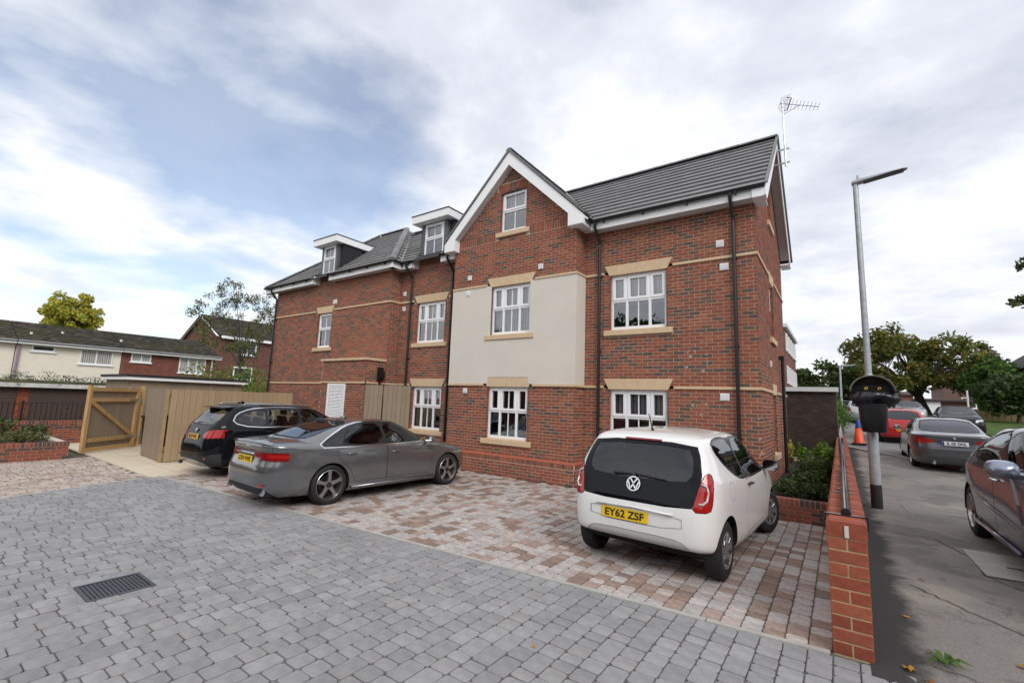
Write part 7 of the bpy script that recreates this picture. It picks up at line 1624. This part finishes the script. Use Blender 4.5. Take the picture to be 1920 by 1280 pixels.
for z in (1.4, 3.9, 6.3):
    for y in (38.6, 40.6, 42.6, 44.6, 46.2): simple_window(fl2, 'R', -2.98, y, y + 1.2, z, z + 1.25, (y + .6,), curtain=False, fw=.12)
tree('maple_tree', 'large spreading maple with bronze-green crown beside the street', (6.5, 57.5, zg(57) - .1), 4.7, 5.8, 3.3, .42, L_maple, 150, 130, .17, .85, 3, (-1.0, 0), .55, 1.9)
tree('brown_tree', 'dull brownish tree right of the large maple', (12.6, 68, zg(68)), 4.0, 3.2, 2.3, .2, L_brown, 60, 90, .17, .7, 8, flat=.8)
tree('green_tree', 'fresh green small tree at the right by the tan house', (10.6, 53, zg(53) - .3), 3.0, 2.3, 1.9, .14, L_green, 50, 140, .18, .75, 9, flat=.9)
tree('green_tree', 'dark green tree nearest the right edge in front of the tan house', (10.3, 47.5, zg(47) - .3), 2.4, 1.6, 1.5, .14, L_shrub, 50, 140, .16, .7, 19, flat=.9)
tree('dark_tree', 'dark tree above the left end of the brown block', (-3.2, 54, 1.6), 2.3, 2.3, 1.9, .2, L_dark, 40, 130, .18, .75, 14, flat=.9); tree('dark_tree', 'taller dark tree above the right end of the brown block', (-.5, 55, 1.6), 2.7, 2.7, 2.3, .2, L_dark, 50, 140, .19, .8, 15, flat=.9); tree('dark_tree', 'dark tree behind the far street lamp', (2.0, 64, 2.0), 2.3, 2.5, 2.0, .2, L_dark, 40, 130, .2, .8, 16, flat=.9)
shrub('hedge', 'light green hedge along the footway beyond the wall', (-.1, 30, .75), .6, 3.0, 1.7, L_green, 2200, .07, 95)
lawn = MB(); lawn.add([(6.3, 33, zg(33) + .02), (40, 33, zg(33) + .02), (40, 46, zg(46) + .02), (6.3, 46, zg(46) + .02), (40, 60, zg(60) + .02), (6.6, 60, zg(60) + .02)], [(0, 1, 2, 3), (3, 2, 4, 5)]); tag(lawn.build('lawn', M_lawn, fix=False), kind='structure')
def plain_house(name, label, x0, x1, y0, y1, z0, ze, zr, wallm, roofm, wins=(), axis='x', door=None):
    t = thing(name, label, 'house', ((x0 + x1) / 2, y0, z0)); m = MB(); m.box(x0, x1, y0, y1, z0 - .5, ze)
    if axis == 'y': m.prism([(x0, ze), (x1, ze), ((x0 + x1) / 2, zr)], lambda a, b: (a, y0, b), (0, y1 - y0, 0))
    m.build('wall', wallm, t); m = MB(); o = .35
    if axis == 'y': xm = (x0 + x1) / 2; m.add([(x0 - o, y0 - o, ze - .15), (x0 - o, y1, ze - .15), (xm, y1, zr + .1), (xm, y0 - o, zr + .1), (x1 + o, y0 - o, ze - .15), (x1 + o, y1, ze - .15)], [(0, 1, 2, 3), (3, 2, 5, 4)])
    else: ym = (y0 + y1) / 2; m.add([(x0 - o, y0 - o, ze - .15), (x1 + o, y0 - o, ze - .15), (x1 + o, ym, zr), (x0 - o, ym, zr), (x1 + o, y1 + o, ze - .15), (x0 - o, y1 + o, ze - .15)], [(0, 1, 2, 3), (3, 2, 4, 5), (0, 3, 5), (1, 4, 2)])
    ro = m.build('roof', roofm, t); md = ro.modifiers.new('s', 'SOLIDIFY'); md.thickness = .12
    for w in wins: simple_window(t, 'F', y0 - .02, w[0], w[1], w[2], w[3], ((w[0] + w[1]) / 2,), curtain=False, fw=.10)
    if axis == 'y':
        for s, ex in ((1, x1 + o), (-1, x0 - o)): m = MB(); m.bar(((x0 + x1) / 2, y0 - o, zr), (ex, y0 - o, ze - .25), .06, .22, up=(0, 1, 0)); m.build('gable_board', mat('purple_board', (.10, .07, .09), .7) if 'tan' in label else M_upvc, t)
    if door: m = MB(); m.box(door[0], door[1], y0 - .06, y0 - .01, z0, door[2]); m.build('garage_door', M_upvc, t)
    return t
M_pink = mat('pink_brick', (.26, .125, .095), .9, var=.15, scale=2); M_tan = mat('tan_brick', None, .9, var=.2, ramp=[(.27, .195, .10)], src='attr', scale=4); M_droof = mat('dark_roof', (.045, .042, .042), .9, var=.2)
plain_house('brick_house', 'low pinkish brick house end wall beyond the large maple', 3.6, 7.8, 78, 86, 2.1, 4.6, 5.0, M_pink, M_droof)
plain_house('brick_house', 'brown garage building with white door beyond the parked cars', 8.0, 13.0, 77, 85, 2.1, 3.9, 4.1, mat('brown_wall2', (.11, .055, .042), .9, var=.2), M_droof, door=(8.3, 10.2, 3.6))
plain_house('gabled_house', 'dark roofed gabled house hidden behind the brownish tree', 11.5, 19, 84, 94, 2.1, 6.0, 9.2, mat('mauve_brick', (.17, .10, .085), .9, var=.2), M_droof, [(13.2, 14.6, 3.0, 4.4), (16, 17.4, 3.0, 4.4)], 'y')
plain_house('tan_house', 'tan brick gabled house cut off by the right edge', 11.6, 19, 50.5, 60, 1.6, 5.9, 8.6, M_tan, M_droof, [(13, 14.2, 3.6, 4.8)], 'y')
pg_ = thing('garden_fence', 'low tan garden fence along the lawn by the tan house', 'fence', (9.5, 49, zg(49)))
q = MB(); q.box(0, .30, -.02, .02, 0, .75); me = q.mesh('board', M_tan)
for i in range(20): place('board', me, pg_, Matrix.Translation((8.4 + i * .33, 49.5, zg(49.5))))
sgp = thing('sign_post', 'pale post standing on the verge among the parked cars', 'post', (6.9, 42, zg(42))); m = MB(); m.tube((6.9, 42, zg(42)), (6.9, 42, zg(42) + 2.3), .05, n=8); m.build('post', M_soffit, sgp)
# tree just outside the right edge whose twigs hang into view
tw = tree('street_tree', 'leafy twigs of a street tree hanging in from the right edge', (6.6, 12.4, .17), 5.2, 2.6, 2.0, .16, L_dark, 40, 110, .07, .5, 33, flat=.9)
rng = random.Random(4); lv = MB(); st = MB()
for (x, y, z), r in (((2.82, 11.75, 4.62), .13), ((2.66, 11.5, 3.92), .16), ((2.85, 11.7, 4.0), .16), ((3.1, 11.8, 4.25), .25), ((3.2, 11.9, 4.7), .25)):
    st.path([(4.6, 12.1, 4.9), (3.6, 11.9, (z + 5) / 2), (x, y, z)], [.03, .015, .005], 5)
    for _ in range(90): d = Vector((rng.gauss(0, 1), rng.gauss(0, 1), rng.gauss(0, .6))).normalized() * r * rng.random() ** .5; leaf(lv, rng, Vector((x, y, z)) + d, .05 * rng.uniform(.7, 1.3))
st.build('twig', M_bark, tw, kind='stuff'); lv.build('twig_leaves', L_dark, tw, kind='stuff', fix=False)
# fallen leaves and a weed by the pier
fl3 = leaf_mat('fallen_leaves', [(.50, .26, .03), (.40, .18, .03), (.30, .12, .03), (.22, .12, .06)])
rng = random.Random(8)
for i, (x, y, s, lab) in enumerate(((.33, 4.72, .05, 'large yellow leaf at the foot of the brick pier'), (.44, 4.60, .045, 'brown leaf beside the yellow leaf at the pier'), (1.02, 5.2, .04, 'orange leaf lying alone on the pale footway'), (.62, 6.6, .035, 'small leaf on the tarmac band halfway to the lamp post'),
        (1.15, 4.6, .035, 'small leaf at the bottom right on the footway'), (-.30, 9.15, .05, 'yellow leaf on the paving below the raised bed'), (.40, 5.6, .03, 'tiny leaf on the tarmac close to the pier'), (-3.9, 6.9, .03, 'tiny orange leaf on the mixed paving left of the white hatchback'), (-2.0, 3.2, .022, 'tiny leaf on the grey paving below the edging'), (.36, 8.6, .03, 'small leaf by the wall near the lamp post'))):
    m = MB(); n = 11; a0 = rng.uniform(0, 6.28); vs = [(x, y, zg(y) + .022)]
    for k in range(n): a = a0 + 6.283 * k / n; r = s * (1.0 if k % 2 == 0 else .55); vs.append((x + r * math.cos(a), y + r * math.sin(a) * .8, zg(y) + .012 + rng.uniform(0, .018)))
    m.add(vs, [(0, k + 1, (k + 1) % n + 1) for k in range(n)], rng.random()); o = m.build('fallen_leaf', fl3, fix=False); tag(o, lab, 'leaf', 'fallen leaves')
wd = thing('weed', 'dandelion-like weed growing beside the brick pier', 'weed', (.55, 4.95, .02)); m = MB()
for k in range(9):
    a = k * .75 + .3; L = .10 + .04 * (k % 3); d = Vector((math.cos(a), math.sin(a), 0)); s = Vector((-d.y, d.x, 0)); b0 = Vector((.55, 4.95, .03)); m.add([b0, b0 + d * L * .5 + s * .022 + Vector((0, 0, .06)), b0 + d * L + Vector((0, 0, .03)), b0 + d * L * .5 - s * .022 + Vector((0, 0, .05))], [(0, 1, 2, 3)], .3)
m.build('leaf_rosette', L_green, wd, fix=False)
# houses on the other side of the road behind the viewer (they show in the glass and paint)
for i, (x0, x1, y0, y1, h) in enumerate(((-34, -20, -26, -18, 6), (-19, -4, -27, -19, 6.3), (-2, 12, -26, -18, 6), (14, 22, -12, 6, 6), (13.5, 22, -32, -14, 6))):
    plain_house('brick_house', ('red brick terrace with dark roof opposite the car park, mirrored in the windows', 'long red brick terrace facing the building, mirrored in the car glass', 'brick house across the road behind the viewpoint', 'brick house across the street right of the viewpoint', 'corner brick house diagonally behind the viewpoint')[i], x0, x1, y0, y1, 0, h, h + 2.6, M_pink if i % 2 else mat('flats_brick', (.17, .075, .058)), M_droof)
for i, (x, y) in enumerate(((-12, -13), (5, -14), (-27, -12))): tree('street_tree', ('broad dark tree across the road behind the viewpoint', 'dark tree behind the viewpoint near the corner', 'dark tree behind the viewpoint far to the left')[i], (x, y, 0), 5, 3.6, 3.0, .25, L_dark, 40, 70, .3, 1.1, 60 + i, flat=.9)
